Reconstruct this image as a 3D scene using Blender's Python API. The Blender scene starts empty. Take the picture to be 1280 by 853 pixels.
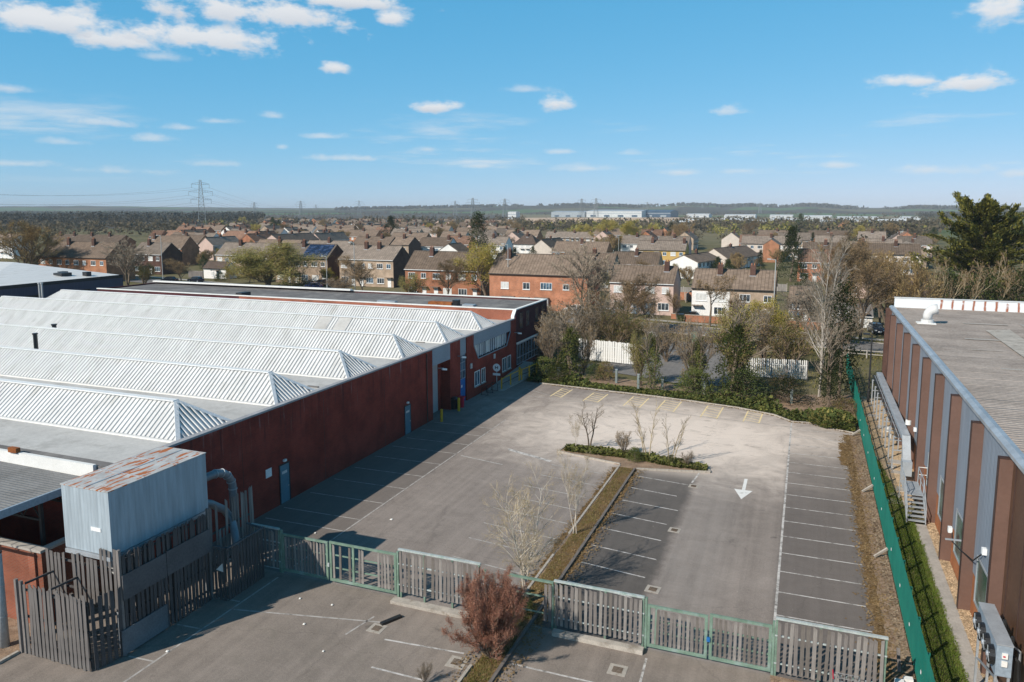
import bpy, bmesh, math, random
from mathutils import Vector, Matrix
import numpy as np
random.seed(7)
D = bpy.data
SC = bpy.context.scene
COL = SC.collection
R_ = math.radians

# ------------------------------------------------------------------ camera
CAM_H = 19.0
F_PX, CX, CY, HOR, VX = 948.0, 640.0, 385.0, 262.0, 1012.0   # measured from the photograph (1280 px wide)
th = math.atan((CY - HOR) / F_PX)
up_c = Vector((0, math.cos(th), -math.sin(th)))
y_c = Vector((VX - CX, CY - HOR, F_PX)).normalized()
x_c = y_c.cross(up_c)
if x_c.x < 0: x_c = -x_c
def ray(px, py):
    c = Vector(((px - CX) / F_PX, (CY - py) / F_PX, 1.0))
    return Vector((x_c.dot(c), y_c.dot(c), up_c.dot(c)))
def gp(px, py, z=0.0):
    """survey: the world point at height z seen at a pixel of the photograph"""
    r = ray(px, py); t = (z - CAM_H) / r.z
    return Vector((r.x * t, r.y * t, z))
def at_dist(px, y, z=0.0):
    """world point in the column px of the photograph at depth y (along world Y)"""
    r = ray(px, HOR + 20); t = y / r.y
    return Vector((r.x * t, y, z))
cam = D.cameras.new("camera"); cam_o = D.objects.new("camera", cam); COL.objects.link(cam_o)
cam.sensor_width = 36.0; cam.lens = 36.0 * F_PX / 1280.0
cam.shift_y = -(426.5 - CY) / 1280.0
cam.clip_start = 0.5; cam.clip_end = 30000
cam_o.location = (0, 0, CAM_H)
fwd = ray(CX, CY).normalized()
cam_o.rotation_euler = fwd.to_track_quat('-Z', 'Y').to_euler()
SC.camera = cam_o

# ------------------------------------------------------------------ light
SUN = Vector((-0.695, -1.17, 1.0)).normalized()
sun_el = math.asin(SUN.z)
sl = D.lights.new("sun", 'SUN'); sl.energy = 5.0; sl.angle = R_(0.53); sl.color = (1.0, 0.925, 0.82)
so = D.objects.new("sun", sl); COL.objects.link(so)
so.rotation_euler = (-SUN).to_track_quat('-Z', 'Y').to_euler(); so.location = (-30, -40, 60)
SC.view_settings.view_transform = 'Standard'; SC.view_settings.look = 'None'
SC.view_settings.exposure = 0.0; SC.view_settings.gamma = 1.0
SC.view_settings.use_curve_mapping = False
SC.cycles.max_bounces = 5; SC.cycles.diffuse_bounces = 2; SC.cycles.glossy_bounces = 2
SC.cycles.transparent_max_bounces = 6; SC.cycles.volume_bounces = 0
SC.cycles.use_denoising = True
SKY_STRENGTH = 0.072

class NT:
    """short-hand for building node trees"""
    def __init__(s, tree): s.t = tree; s.n = tree.nodes; s.l = tree.links
    def add(s, typ, **kw):
        nd = s.n.new(typ)
        for k, v in kw.items(): setattr(nd, k, v)
        return nd
    def put(s, sock, v):
        if isinstance(v, bpy.types.NodeSocket): s.l.new(v, sock)
        else: sock.default_value = v
    def math(s, op, a, b=0.0, c=None, clamp=False):
        nd = s.add('ShaderNodeMath', operation=op, use_clamp=clamp)
        s.put(nd.inputs[0], a); s.put(nd.inputs[1], b)
        if c is not None: s.put(nd.inputs[2], c)
        return nd.outputs[0]
    def vmath(s, op, a, b):
        nd = s.add('ShaderNodeVectorMath', operation=op); s.put(nd.inputs[0], a); s.put(nd.inputs[1], b)
        return nd.outputs['Value'] if op in ('DOT_PRODUCT', 'LENGTH') else nd.outputs[0]
    def noise(s, vec, scale, detail=4.0, rough=0.55, dist=0.0):
        nd = s.add('ShaderNodeTexNoise'); s.put(nd.inputs['Vector'], vec)
        nd.inputs['Scale'].default_value = scale; nd.inputs['Detail'].default_value = detail
        nd.inputs['Roughness'].default_value = rough; nd.inputs['Distortion'].default_value = dist
        return nd.outputs['Fac']
    def ramp(s, fac, *stops):
        nd = s.add('ShaderNodeMapRange'); nd.interpolation_type = 'SMOOTHSTEP'
        s.put(nd.inputs[0], fac); (a, va), (b, vb) = stops
        nd.inputs[1].default_value = a; nd.inputs[2].default_value = b
        nd.inputs[3].default_value = va; nd.inputs[4].default_value = vb
        return nd.outputs[0]
    def mix(s, fac, a, b, blend='MIX'):
        nd = s.add('ShaderNodeMix', data_type='RGBA', blend_type=blend)
        s.put(nd.inputs[0], fac)
        for sk, v in ((nd.inputs[6], a), (nd.inputs[7], b)):
            s.put(sk, (*v, 1.0) if isinstance(v, tuple) and len(v) == 3 else v)
        return nd.outputs[2]
    def xyz(s, vec):
        nd = s.add('ShaderNodeSeparateXYZ'); s.put(nd.inputs[0], vec); return nd.outputs
    def comb(s, x, y, z=0.0):
        nd = s.add('ShaderNodeCombineXYZ')
        for i, v in enumerate((x, y, z)): s.put(nd.inputs[i], v)
        return nd.outputs[0]

# ------------------------------------------------------------------ sky and clouds
W = D.worlds.new("World"); SC.world = W; W.use_nodes = True
w = NT(W.node_tree); w.n.clear()
sky = w.add('ShaderNodeTexSky', sky_type='NISHITA'); sky.sun_disc = False
sky.sun_elevation = sun_el; sky.sun_rotation = math.atan2(SUN.x, SUN.y)
sky.altitude = 60; sky.air_density = 0.7; sky.dust_density = 0.2; sky.ozone_density = 6.0
tc = w.add('ShaderNodeTexCoord'); dirv = tc.outputs['Generated']
dx, dy, dz = w.xyz(dirv)
CLOUDS = [  # photo centre x, y, half-width, half-height of each cloud in view
 (45,28,62,24),(150,52,60,18),(255,50,120,26),(310,16,130,32),(430,3,90,13),(200,71,32,8),(490,25,26,15),(421,86,20,10),
 (10,111,26,7),(123,153,48,9),(276,152,36,6),(343,145,24,7),(404,171,40,6),(194,174,24,8),(545,135,32,11),(655,112,38,8),
 (695,131,22,13),(912,139,28,9),(1252,16,40,25),(1208,106,62,15),(1145,103,44,12),(352,184,15,7),(80,178,34,7),(535,187,26,6),
 (1165,213,60,8),(1040,207,38,7),(1276,217,22,7),(790,192,36,6),(735,211,50,8),(850,216,40,7),(430,198,60,6),(600,208,46,6),
 (270,205,40,7),(150,214,70,7),(930,214,36,6),(230,160,30,6),(700,190,30,5),(20,205,50,6)]
mask = None; low = None
nz = w.add('ShaderNodeTexNoise'); nz.inputs['Scale'].default_value = 26; nz.inputs['Detail'].default_value = 6; nz.inputs['Roughness'].default_value = .6
mp = w.add('ShaderNodeMapping'); mp.inputs['Scale'].default_value = (1, 1, 2.0); w.l.new(dirv, mp.inputs[0]); w.l.new(mp.outputs[0], nz.inputs['Vector'])
wob = w.math('SUBTRACT', nz.outputs['Fac'], 0.5)
for (cx_, cy_, a_, b_) in CLOUDS:
    c = ray(cx_, cy_).normalized(); u = Vector((c.y, -c.x, 0)).normalized(); v = u.cross(c)
    dc = w.math('MAXIMUM', w.vmath('DOT_PRODUCT', dirv, tuple(c)), 0.05)
    du = w.math('DIVIDE', w.vmath('DOT_PRODUCT', dirv, tuple(u)), dc)
    dv = w.math('DIVIDE', w.vmath('DOT_PRODUCT', dirv, tuple(v)), dc)
    du = w.math('MULTIPLY', du, F_PX / a_); dv = w.math('MULTIPLY', dv, F_PX / b_)
    dlo = w.math('MULTIPLY', w.math('MINIMUM', dv, 0.0), 0.6)              # flat bases
    dv2 = w.math('ADD', dv, dlo)
    rr = w.math('SQRT', w.math('ADD', w.math('MULTIPLY', du, du), w.math('MULTIPLY', dv2, dv2)))
    rr = w.math('SUBTRACT', 1.0, rr)
    amp = 3.0 if a_ > 50 else 2.4
    rr = w.math('ADD', rr, w.math('MULTIPLY', wob, amp))
    dens = w.ramp(rr, (0.0, 0.0), (1.25 if b_ < 9 else .85, 1.0 if b_ > 9 else 0.62))
    dens = w.math('MULTIPLY', dens, w.ramp(w.math('ADD', w.math('ABSOLUTE', du), w.math('ABSOLUTE', dv)), (1.5, 1.0), (2.3, 0.0)))
    mask = dens if mask is None else w.math('MAXIMUM', mask, dens)
    sh = w.math('MULTIPLY', w.ramp(dv, (-0.7, 1.0), (0.35, 0.0)), dens)
    low = sh if low is None else w.math('MAXIMUM', low, sh)
# thin far cloud everywhere near the horizon, and scattered cloud outside the frame too
zc = w.math('ADD', w.math('MAXIMUM', dz, 0.0), 0.045)
plane = w.comb(w.math('DIVIDE', dx, zc), w.math('DIVIDE', dy, zc), 0.0)
far = w.noise(plane, 0.42, 6, .62)
far = w.ramp(far, (0.53, 0.0), (0.74, 0.7))
far = w.math('MULTIPLY', far, w.math('MULTIPLY', w.ramp(dz, (0.022, 0.0), (0.06, 1.0)), w.ramp(dz, (0.09, 1.0), (0.17, 0.0))))
mask = w.math('MAXIMUM', mask, far)
sat = w.add('ShaderNodeHueSaturation'); sat.inputs['Saturation'].default_value = 1.0; w.l.new(sky.outputs[0], sat.inputs['Color'])
sr = w.add('ShaderNodeSeparateColor'); w.l.new(sat.outputs[0], sr.inputs[0])
cc = w.add('ShaderNodeCombineColor')     # grade of the clear sky: paler, bluer towards the horizon, one smooth rule for the whole dome
for i_, (p_, k_) in enumerate(((.98, 1.14), (.42, .86), (.32, 1.0))):
    w.l.new(w.math('MULTIPLY', w.math('POWER', w.math('MULTIPLY', sr.outputs[i_], .085), p_), k_ / SKY_STRENGTH), cc.inputs[i_])
skyc = w.mix(w.ramp(dz, (.28, 0.0), (.95, 1.0)), cc.outputs[0], w.mix(1.0, cc.outputs[0], (.45, .3, .3), 'MULTIPLY'))   # clear-sky fall-off, darkened further towards the zenith to deepen the shadows
cloud_col = w.mix(w.math('MULTIPLY', low, w.math('ADD', w.math('MULTIPLY', nz.outputs['Fac'], .9), .15)), (11.6, 11.7, 11.9), (6.3, 7.0, 8.3))
final = w.mix(w.math('MULTIPLY', mask, 0.92), skyc, cloud_col)
bg = w.add('ShaderNodeBackground'); w.l.new(final, bg.inputs[0]); bg.inputs[1].default_value = SKY_STRENGTH
wo = w.add('ShaderNodeOutputWorld'); w.l.new(bg.outputs[0], wo.inputs[0])

# ------------------------------------------------------------------ materials
MATS = {}
def new_mat(name):
    m = D.materials.new(name); m.use_nodes = True
    t = NT(m.node_tree); b = t.n['Principled BSDF']; MATS[name] = m
    co = t.add('ShaderNodeTexCoord').outputs['Object']
    return m, t, b, co
def bump(t, b, h, strength=.4, dist=.05):
    nd = t.add('ShaderNodeBump'); nd.inputs['Strength'].default_value = strength; nd.inputs['Distance'].default_value = dist
    t.put(nd.inputs['Height'], h); t.l.new(nd.outputs[0], b.inputs['Normal'])
def plain(name, col, var=.25, scale=2.0, rough=.8, metal=0.0, spec=.3, col2=None, thr=(.5, .7), bmp=0.0, bscale=20.0, grain=.12, stretch=None):
    """a base colour with soft broad variation, fine grain and optional second colour in patches (wear, stains, moss)"""
    m, t, b, co = new_mat(name)
    if stretch:
        mpn = t.add('ShaderNodeMapping'); mpn.inputs['Scale'].default_value = stretch; t.l.new(co, mpn.inputs[0]); co = mpn.outputs[0]
    n1 = t.noise(co, scale, 5, .6); n2 = t.noise(co, scale * 14, 3, .6)
    k = t.math('ADD', t.ramp(n1, (.25, 1 - var), (.75, 1 + var)), t.ramp(n2, (.3, -grain), (.7, grain)))
    c = t.mix(1.0, col, t.comb(k, k, k), 'MULTIPLY')
    if col2: c = t.mix(t.ramp(t.noise(co, scale * .7 + .3, 8, .7), (thr[0], 0.0), (thr[1], 1.0)), c, col2)
    t.l.new(c, b.inputs['Base Color']); b.inputs['Roughness'].default_value = rough
    b.inputs['Metallic'].default_value = metal; b.inputs['Specular IOR Level'].default_value = spec
    if bmp: bump(t, b, t.noise(co, bscale, 4, .6), bmp, .04)
    return m
def wall_uv(t, co):
    x, y, z = t.xyz(co); return t.comb(t.math('ADD', x, y), z, 0.0)
def brick(name, c1, c2, mortar, streak=None, sc=1.0):
    m, t, b, co = new_mat(name)
    uv = wall_uv(t, co)
    br = t.add('ShaderNodeTexBrick'); t.l.new(uv, br.inputs['Vector'])
    br.inputs['Color1'].default_value = (*c1, 1); br.inputs['Color2'].default_value = (*c2, 1); br.inputs['Mortar'].default_value = (*mortar, 1)
    br.inputs['Scale'].default_value = sc; br.inputs['Brick Width'].default_value = .225; br.inputs['Row Height'].default_value = .075
    br.inputs['Mortar Size'].default_value = .008; br.inputs['Bias'].default_value = -.2
    k = t.ramp(t.noise(co, .6, 5, .6), (.25, .72), (.75, 1.2))
    if not streak: k = t.math('MULTIPLY', k, t.math('ADD', t.math('MULTIPLY', t.add('ShaderNodeObjectInfo').outputs['Random'], .36), .82))
    c = t.mix(1.0, br.outputs['Color'], t.comb(k, k, k), 'MULTIPLY')
    if streak:
        x, y, z = t.xyz(co)
        sv = t.comb(t.math('MULTIPLY', t.math('ADD', x, y), 2.4), t.math('MULTIPLY', z, .16), 0)
        s1 = t.noise(sv, 1.0, 5, .65); s2 = t.noise(t.vmath('ADD', sv, (31, 7, 0)), 1.4, 6, .7)
        hi = t.ramp(z, (streak[0], 0.0), (streak[1], 1.0))
        c = t.mix(t.math('MULTIPLY', t.ramp(s1, (.52, 0.0), (.66, .8)), hi), c, (.03, .02, .022))
        c = t.mix(t.math('MULTIPLY', t.ramp(s2, (.56, 0.0), (.70, .55)), hi), c, (.42, .35, .34))
    t.l.new(c, b.inputs['Base Color']); b.inputs['Roughness'].default_value = .9; b.inputs['Specular IOR Level'].default_value = .15
    bump(t, b, br.outputs['Fac'], -.35, .012)
    return m
def cladding(name, col, pitch, var=.15, rough=.5, metal=0.0, streaks=.25, depth=.02, col2=None):
    """profiled vertical metal sheet"""
    m, t, b, co = new_mat(name)
    x, y, z = t.xyz(co)
    h = t.math('PINGPONG', t.math('MULTIPLY', t.math('ADD', x, y), 1.0 / pitch), .5)
    sv = t.comb(t.math('MULTIPLY', t.math('ADD', x, y), 2.0), t.math('MULTIPLY', z, .18), 0)
    k = t.ramp(t.noise(sv, 1.6, 6, .65), (.25, 1 - streaks), (.75, 1 + streaks))
    c = t.mix(1.0, col, t.comb(k, k, k), 'MULTIPLY')
    if col2: c = t.mix(t.ramp(t.noise(sv, .8, 7, .7), (.5, 0.0), (.75, .8)), c, col2)
    t.l.new(c, b.inputs['Base Color']); b.inputs['Roughness'].default_value = rough; b.inputs['Metallic'].default_value = metal
    b.inputs['Specular IOR Level'].default_value = .3
    bump(t, b, t.ramp(h, (.12, 0.0), (.3, 1.0)), .6, depth)
    return m
def roof_tiles(name, c1, c2, moss=None):
    m, t, b, co = new_mat(name)
    x, y, z = t.xyz(co)
    uv = t.comb(x, t.math('MULTIPLY', z, 1.85), 0)
    br = t.add('ShaderNodeTexBrick'); t.l.new(uv, br.inputs['Vector'])
    br.inputs['Color1'].default_value = (*c1, 1); br.inputs['Color2'].default_value = (*c2, 1); br.inputs['Mortar'].default_value = (*[v * .35 for v in c1], 1)
    br.inputs['Brick Width'].default_value = .6; br.inputs['Row Height'].default_value = .36; br.inputs['Mortar Size'].default_value = .045
    br.inputs['Mortar Smooth'].default_value = .4; br.inputs['Scale'].default_value = 1.0; br.offset = 0.0
    k = t.math('MULTIPLY', t.ramp(t.noise(co, .8, 6, .65), (.25, .75), (.75, 1.22)), t.math('ADD', t.math('MULTIPLY', t.add('ShaderNodeObjectInfo').outputs['Random'], .7), .68))
    c = t.mix(1.0, br.outputs['Color'], t.comb(k, k, k), 'MULTIPLY')
    if moss: c = t.mix(t.ramp(t.noise(co, 1.6, 6, .7), (.55, 0.0), (.75, .6)), c, moss)
    t.l.new(c, b.inputs['Base Color']); b.inputs['Roughness'].default_value = .9; b.inputs['Specular IOR Level'].default_value = .15
    bump(t, b, br.outputs['Fac'], -.5, .03)
    return m
def glass(name, col=(.03, .04, .05), rough=.08):
    m, t, b, co = new_mat(name)
    k = t.noise(co, .9, 2, .5)
    c = t.mix(t.ramp(k, (.45, 0.0), (.6, .5)), col, tuple(min(1, v * 3 + .04) for v in col))
    t.l.new(c, b.inputs['Base Color']); b.inputs['Roughness'].default_value = rough; b.inputs['Specular IOR Level'].default_value = .6
    return m
def leaf(name, c1, c2, c3=None, trans=.25, scale=.7):
    """small leaf faces: broad clump-to-clump variation plus leaf-to-leaf variation"""
    m, t, b, co = new_mat(name)
    n = t.noise(co, scale, 3, .6); n2 = t.noise(co, scale * 9, 2, .6)
    c = t.mix(t.ramp(n, (.35, 0.0), (.65, 1.0)), c1, c2)
    c = t.mix(t.ramp(n2, (.45, 0.0), (.7, .7)), c, c3 or tuple(v * 1.5 for v in c2))
    t.l.new(c, b.inputs['Base Color']); b.inputs['Roughness'].default_value = .75; b.inputs['Specular IOR Level'].default_value = .15
    tr = t.add('ShaderNodeBsdfTranslucent'); t.l.new(c, tr.inputs[0])
    mx = t.add('ShaderNodeMixShader'); mx.inputs[0].default_value = trans
    t.l.new(b.outputs[0], mx.inputs[1]); t.l.new(tr.outputs[0], mx.inputs[2]); t.l.new(mx.outputs[0], t.n['Material Output'].inputs[0])
    return m

# ------------------------------------------------------------------ mesh helpers
class MB:
    """collects geometry (world or local coordinates) and links it as ONE mesh object"""
    def __init__(s): s.v = []; s.f = []
    def face(s, pts):
        n = len(s.v); s.v += [tuple(p) for p in pts]; s.f.append(tuple(range(n, n + len(pts)))); return s
    def poly(s, verts, faces):
        n = len(s.v); s.v += [tuple(p) for p in verts]; s.f += [tuple(i + n for i in f) for f in faces]; return s
    def box(s, x0, x1, y0, y1, z0, z1):
        return s.poly([(x0,y0,z0),(x1,y0,z0),(x1,y1,z0),(x0,y1,z0),(x0,y0,z1),(x1,y0,z1),(x1,y1,z1),(x0,y1,z1)],
                      [(0,3,2,1),(4,5,6,7),(0,1,5,4),(1,2,6,5),(2,3,7,6),(3,0,4,7)])
    def bar(s, p0, p1, w_, h_, up=(0, 0, 1)):
        """square bar from p0 to p1, w_ wide across, h_ along up"""
        p0 = Vector(p0); p1 = Vector(p1); d = (p1 - p0).normalized(); u = Vector(up)
        sd = d.cross(u)
        if sd.length < 1e-4: sd = d.cross(Vector((1, 0, 0)))
        sd.normalize(); u = sd.cross(d).normalized()
        a, b = sd * w_ * .5, u * h_ * .5
        vs = [p + q for p in (p0, p1) for q in (-a - b, a - b, a + b, -a + b)]
        return s.poly(vs, [(0,3,2,1),(4,5,6,7),(0,1,5,4),(1,2,6,5),(2,3,7,6),(3,0,4,7)])
    def tube(s, pts, r, n=8, caps=True):
        pts = [Vector(p) for p in pts]; rs = r if isinstance(r, (list, tuple)) else [r] * len(pts)
        base = len(s.v); ref = None
        for i, p in enumerate(pts):
            d = (pts[min(i + 1, len(pts) - 1)] - pts[max(i - 1, 0)]).normalized()
            if ref is None: ref = d.orthogonal().normalized()
            ref = (ref - d * ref.dot(d))
            ref = ref.normalized() if ref.length > 1e-5 else d.orthogonal().normalized()
            b2 = d.cross(ref)
            for k in range(n):
                a = 2 * math.pi * k / n
                s.v.append(tuple(p + (ref * math.cos(a) + b2 * math.sin(a)) * rs[i]))
        for i in range(len(pts) - 1):
            for k in range(n):
                a, b_ = base + i * n + k, base + i * n + (k + 1) % n
                s.f.append((a, b_, b_ + n, a + n))
        if caps:
            s.f.append(tuple(base + k for k in reversed(range(n)))); e = base + (len(pts) - 1) * n
            s.f.append(tuple(e + k for k in range(n)))
        return s
    def prism(s, poly, z0, z1):
        n = len(poly); vs = [(x, y, z0) for x, y in poly] + [(x, y, z1) for x, y in poly]
        return s.poly(vs, [tuple(reversed(range(n))), tuple(range(n, 2 * n))] + [(i, (i + 1) % n, (i + 1) % n + n, i + n) for i in range(n)])
    def extrude_y(s, prof, y0, y1):
        """closed profile of (x, z) points pushed from y0 to y1"""
        n = len(prof); vs = [(x, y0, z) for x, z in prof] + [(x, y1, z) for x, z in prof]
        return s.poly(vs, [tuple(range(n)), tuple(reversed(range(n, 2 * n)))] + [(i, i + n, (i + 1) % n + n, (i + 1) % n) for i in range(n)])
    def extrude_x(s, prof, x0, x1):
        n = len(prof); vs = [(x0, y, z) for y, z in prof] + [(x1, y, z) for y, z in prof]
        return s.poly(vs, [tuple(reversed(range(n))), tuple(range(n, 2 * n))] + [(i, (i + 1) % n, (i + 1) % n + n, i + n) for i in range(n)])
    def mesh(s, name, off=(0, 0, 0), smooth=False):
        me = D.meshes.new(name); o = Vector(off)
        me.from_pydata([(x - o.x, y - o.y, z - o.z) for x, y, z in s.v], [], s.f); me.update()
        bm = bmesh.new(); bm.from_mesh(me); bmesh.ops.recalc_face_normals(bm, faces=bm.faces)
        if smooth:
            for f_ in bm.faces: f_.smooth = True
        bm.to_mesh(me); bm.free()
        return me
    def build(s, name, mat, parent=None, smooth=False, raw=False):
        off = world_of(parent)
        if raw:
            me = D.meshes.new(name); me.from_pydata([(x - off.x, y - off.y, z - off.z) for x, y, z in s.v], [], s.f); me.update()
        else: me = s.mesh(name, off, smooth)
        return link(name, me, mat, parent)
def world_of(o):
    v = Vector((0, 0, 0))
    while o is not None: v = v + Vector(o.location); o = o.parent
    return v
def link(name, me, mat=None, parent=None, loc=(0, 0, 0), rot=(0, 0, 0), scale=(1, 1, 1)):
    o = D.objects.new(name, me); COL.objects.link(o)
    if mat is not None and not me.materials: me.materials.append(mat if not isinstance(mat, str) else MATS[mat])
    o.parent = parent; o.location = loc; o.rotation_euler = rot; o.scale = scale
    return o
def tag(o, label, cat, group=None, kind=None):
    if label: o['label'] = label
    if cat: o['category'] = cat
    if group: o['group'] = group
    if kind: o['kind'] = kind
    return o
def thing(name, label, cat, loc=(0, 0, 0), rz=0.0, group=None):
    o = D.objects.new(name, None); COL.objects.link(o); o.location = loc; o.rotation_euler = (0, 0, rz)
    o.empty_display_size = .5
    return tag(o, label, cat, group)
def struct(o, kind='structure'): o['kind'] = kind; return o
KIDS = {}
def dup(src, loc, rz=0.0, scale=(1, 1, 1), label=None, group=None):
    """copy a thing with its parts and sub-parts; mesh data shared"""
    r = src.copy(); COL.objects.link(r); r.location = loc; r.rotation_euler = (0, 0, rz); r.scale = scale
    if label: r['label'] = label
    if group: r['group'] = group
    for ch in list(src.children):
        c = ch.copy(); COL.objects.link(c); c.parent = r
        for g2 in list(ch.children):
            d = g2.copy(); COL.objects.link(d); d.parent = c
    return r
# ------------------------------------------------------------------ palette
plain('cap_white', (.78, .78, .77), .05, .8, .45)
plain('white_metal', (.67, .665, .65), .10, .8, .5, spec=.3, grain=.03, col2=(.50, .49, .46), thr=(.50, .74), stretch=(1.3, .35, .35))
plain('roof_gap_shade', (.20, .20, .205), .1, .5, .6, grain=.03)  # dark grey pan: the shade between the roof ribs, put into colour
plain('white_paint', (.78, .77, .74), .06, 1.0, .7, grain=.04)
plain('galv', (.42, .45, .48), .18, 1.2, .45, metal=.35, grain=.06)
plain('grey_paint', (.36, .40, .44), .1, 1.0, .5, grain=.04)
plain('flat_roof_pale', (.50, .49, .47), .1, .35, .9, col2=(.40, .39, .37), thr=(.5, .68), grain=.06)
plain('felt_roof', (.16, .15, .145), .22, .25, .95, col2=(.24, .225, .21), thr=(.48, .64))
plain('coping', (.34, .34, .35), .15, .8, .7)
plain('kerb_stone', (.42, .38, .33), .2, 1.5, .9, col2=(.24, .2, .16), thr=(.5, .7))
plain('kerb_dark', (.16, .14, .125), .2, 1.5, .9)
plain('concrete', (.40, .37, .335), .18, 1.0, .9, col2=(.27, .24, .2), thr=(.52, .72), bmp=.3, bscale=12)
plain('gravel', (.50, .37, .235), .25, 2.0, .95, bmp=.8, bscale=22, grain=.4)
plain('soil_litter', (.27, .185, .125), .3, 1.2, .95, col2=(.34, .26, .19), thr=(.5, .66), bmp=.7, bscale=16, grain=.3)
plain('moss', (.155, .092, .032), .4, 2.2, .95, col2=(.20, .125, .06), thr=(.46, .56), bmp=.9, bscale=18, grain=.5)
plain('duct_metal', (.22, .245, .27), .15, 1.2, .45, metal=.3, grain=.05)
plain('slat_wood', (.195, .175, .163), .3, .8, .85, col2=(.15, .13, .125), thr=(.5, .7), stretch=(6, 6, .7), grain=.2)
plain('slat_wood_dark', (.085, .08, .08), .3, .8, .85, stretch=(6, 6, .7), grain=.2)
plain('slat_wood_pale', (.26, .238, .22), .3, .8, .85, stretch=(6, 6, .7), grain=.2)
plain('slat_wood_old', (.15, .138, .132), .3, .8, .85, col2=(.10, .09, .087), thr=(.5, .7), stretch=(6, 6, .7), grain=.2)
plain('post_grey', (.20, .235, .23), .15, 1.5, .8)
plain('slat_wood_brown', (.155, .137, .122), .3, .8, .85, stretch=(6, 6, .7), grain=.2)
plain('slat_board', (.11, .108, .112), .2, .7, .85)
plain('canopy_sheet', (.13, .135, .14), .2, .8, .6)
plain('sheet_board', (.13, .15, .165), .2, .9, .8)
plain('gate_green', (.165, .245, .188), .22, 1.5, .6, col2=(.26, .34, .31), thr=(.5, .72))
plain('rail_grey', (.42, .46, .45), .2, 1.2, .6, col2=(.24, .34, .29), thr=(.5, .7))
plain('pale_green', (.012, .145, .112), .14, .8, .5, grain=.05)
plain('brown_metal', (.155, .092, .072), .12, .5, .55, grain=.04)
plain('brown_trim', (.06, .035, .03), .1, .5, .6)
plain('brown_cladding', (.105, .056, .035), .12, .5, .55)
plain('orange_brick_panel', (.36, .14, .06), .15, 1.2, .85)
plain('yellow_paint', (.62, .36, .03), .15, 1.0, .55)
plain('black_plastic', (.015, .015, .017), .2, 1.0, .35, spec=.5)
plain('dark_steel', (.03, .032, .035), .2, 1.0, .5)
plain('blue_door', (.02, .15, .42), .15, 1.0, .5)
plain('teal_door', (.10, .21, .27), .15, 1.0, .55)
plain('grey_shutter', (.42, .43, .44), .06, 1.0, .5)
plain('blue_panel', (.27, .33, .39), .08, .6, .4)
plain('red_plastic', (.5, .02, .05), .1, 1.0, .5)
plain('rust', (.30, .10, .03), .35, 1.5, .9)
plain('brick_dark_flat', (.10, .07, .06), .2, 1.0, .9)
plain('drain_iron', (.09, .06, .04), .3, 3.0, .8)
plain('bark_birch', (.56, .50, .42), .25, 2.0, .85, col2=(.12, .1, .08), thr=(.58, .64))
plain('bark_silver', (.40, .365, .32), .25, 2.0, .85, col2=(.16, .14, .12), thr=(.56, .64))
plain('bark', (.17, .13, .095), .25, 2.0, .9)
plain('bark_pale', (.42, .34, .22), .3, 2.0, .9, col2=(.2, .16, .1), thr=(.5, .66))
plain('twig', (.27, .19, .115), .25, 1.0, .9)
plain('twig_grey', (.30, .245, .185), .25, 1.0, .9)
plain('twig_pale', (.42, .34, .23), .25, 1.0, .9)
plain('twig_golden', (.42, .30, .135), .25, 1.0, .9)
plain('twig_red', (.24, .11, .09), .3, 1.5, .85)
plain('cable', (.02, .02, .02), .1, 1.0, .6)
plain('pylon_steel', (.22, .24, .25), .1, .2, .6)
plain('lamp_grey', (.42, .44, .44), .1, .5, .5)
plain('car_white', (.75, .76, .77), .03, .5, .25, spec=.6)
plain('car_dark', (.02, .025, .04), .1, .5, .2, spec=.6)
plain('car_silver', (.35, .38, .41), .05, .5, .25, spec=.6)
plain('car_blue', (.03, .06, .18), .05, .5, .25, spec=.6)
plain('tyre', (.02, .02, .02), .1, 1.0, .8)
plain('upvc', (.82, .83, .83), .04, 1.0, .4, grain=.02)
plain('render_pale', (.62, .54, .47), .07, .5, .9)
plain('render_white', (.80, .78, .75), .05, .5, .9)
plain('render_tan', (.46, .35, .26), .08, .5, .9)
plain('render_pink', (.58, .43, .37), .08, .5, .9)
plain('render_yellow', (.56, .37, .13), .08, .5, .9)
plain('render_grey', (.30, .30, .31), .1, .5, .9)
plain('render_navy', (.05, .055, .075), .1, .5, .8)
plain('chimney_pot', (.36, .15, .08), .15, 1.0, .8)
plain('curtain', (.62, .62, .60), .15, 2.0, .6)
plain('brown_door', (.17, .07, .035), .1, 1.0, .6)
plain('sign_white', (.82, .82, .82), .03, 1.0, .5)
plain('wire_steel', (.45, .46, .47), .1, 1.0, .4, metal=.6)
plain('floor_litter', (.07, .06, .045), .3, .02, .95)
plain('far_white', (.60, .61, .61), .05, .02, .6)
plain('far_blue', (.045, .085, .14), .06, .02, .5)
plain('far_grey', (.34, .38, .41), .08, .02, .6)
plain('earth', (.52, .38, .27), .2, .02, .95, col2=(.34, .24, .16), thr=(.5, .66))
plain('litter_white', (.75, .74, .7), .1, 4.0, .8)
brick('brick_red', (.285, .041, .027), (.215, .033, .023), (.17, .075, .06), streak=(3.6, 6.4))
brick('brick_bright', (.33, .10, .055), (.26, .075, .045), (.25, .17, .13))
brick('brick_office', (.115, .033, .036), (.085, .027, .032), (.07, .04, .045))
brick('brick_orange', (.48, .205, .105), (.40, .165, .085), (.32, .22, .16))
brick('brick_house', (.45, .18, .095), (.36, .14, .075), (.3, .2, .15))
brick('brick_brown', (.12, .06, .045), (.09, .045, .036), (.1, .08, .07))
brick('brick_tan', (.42, .31, .22), (.36, .26, .19), (.4, .34, .28))
brick('brick_yellow', (.55, .33, .11), (.48, .28, .09), (.5, .38, .2))
cladding('blue_cladding', (.235, .275, .325), .25, streaks=.13, rough=.55)
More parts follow.
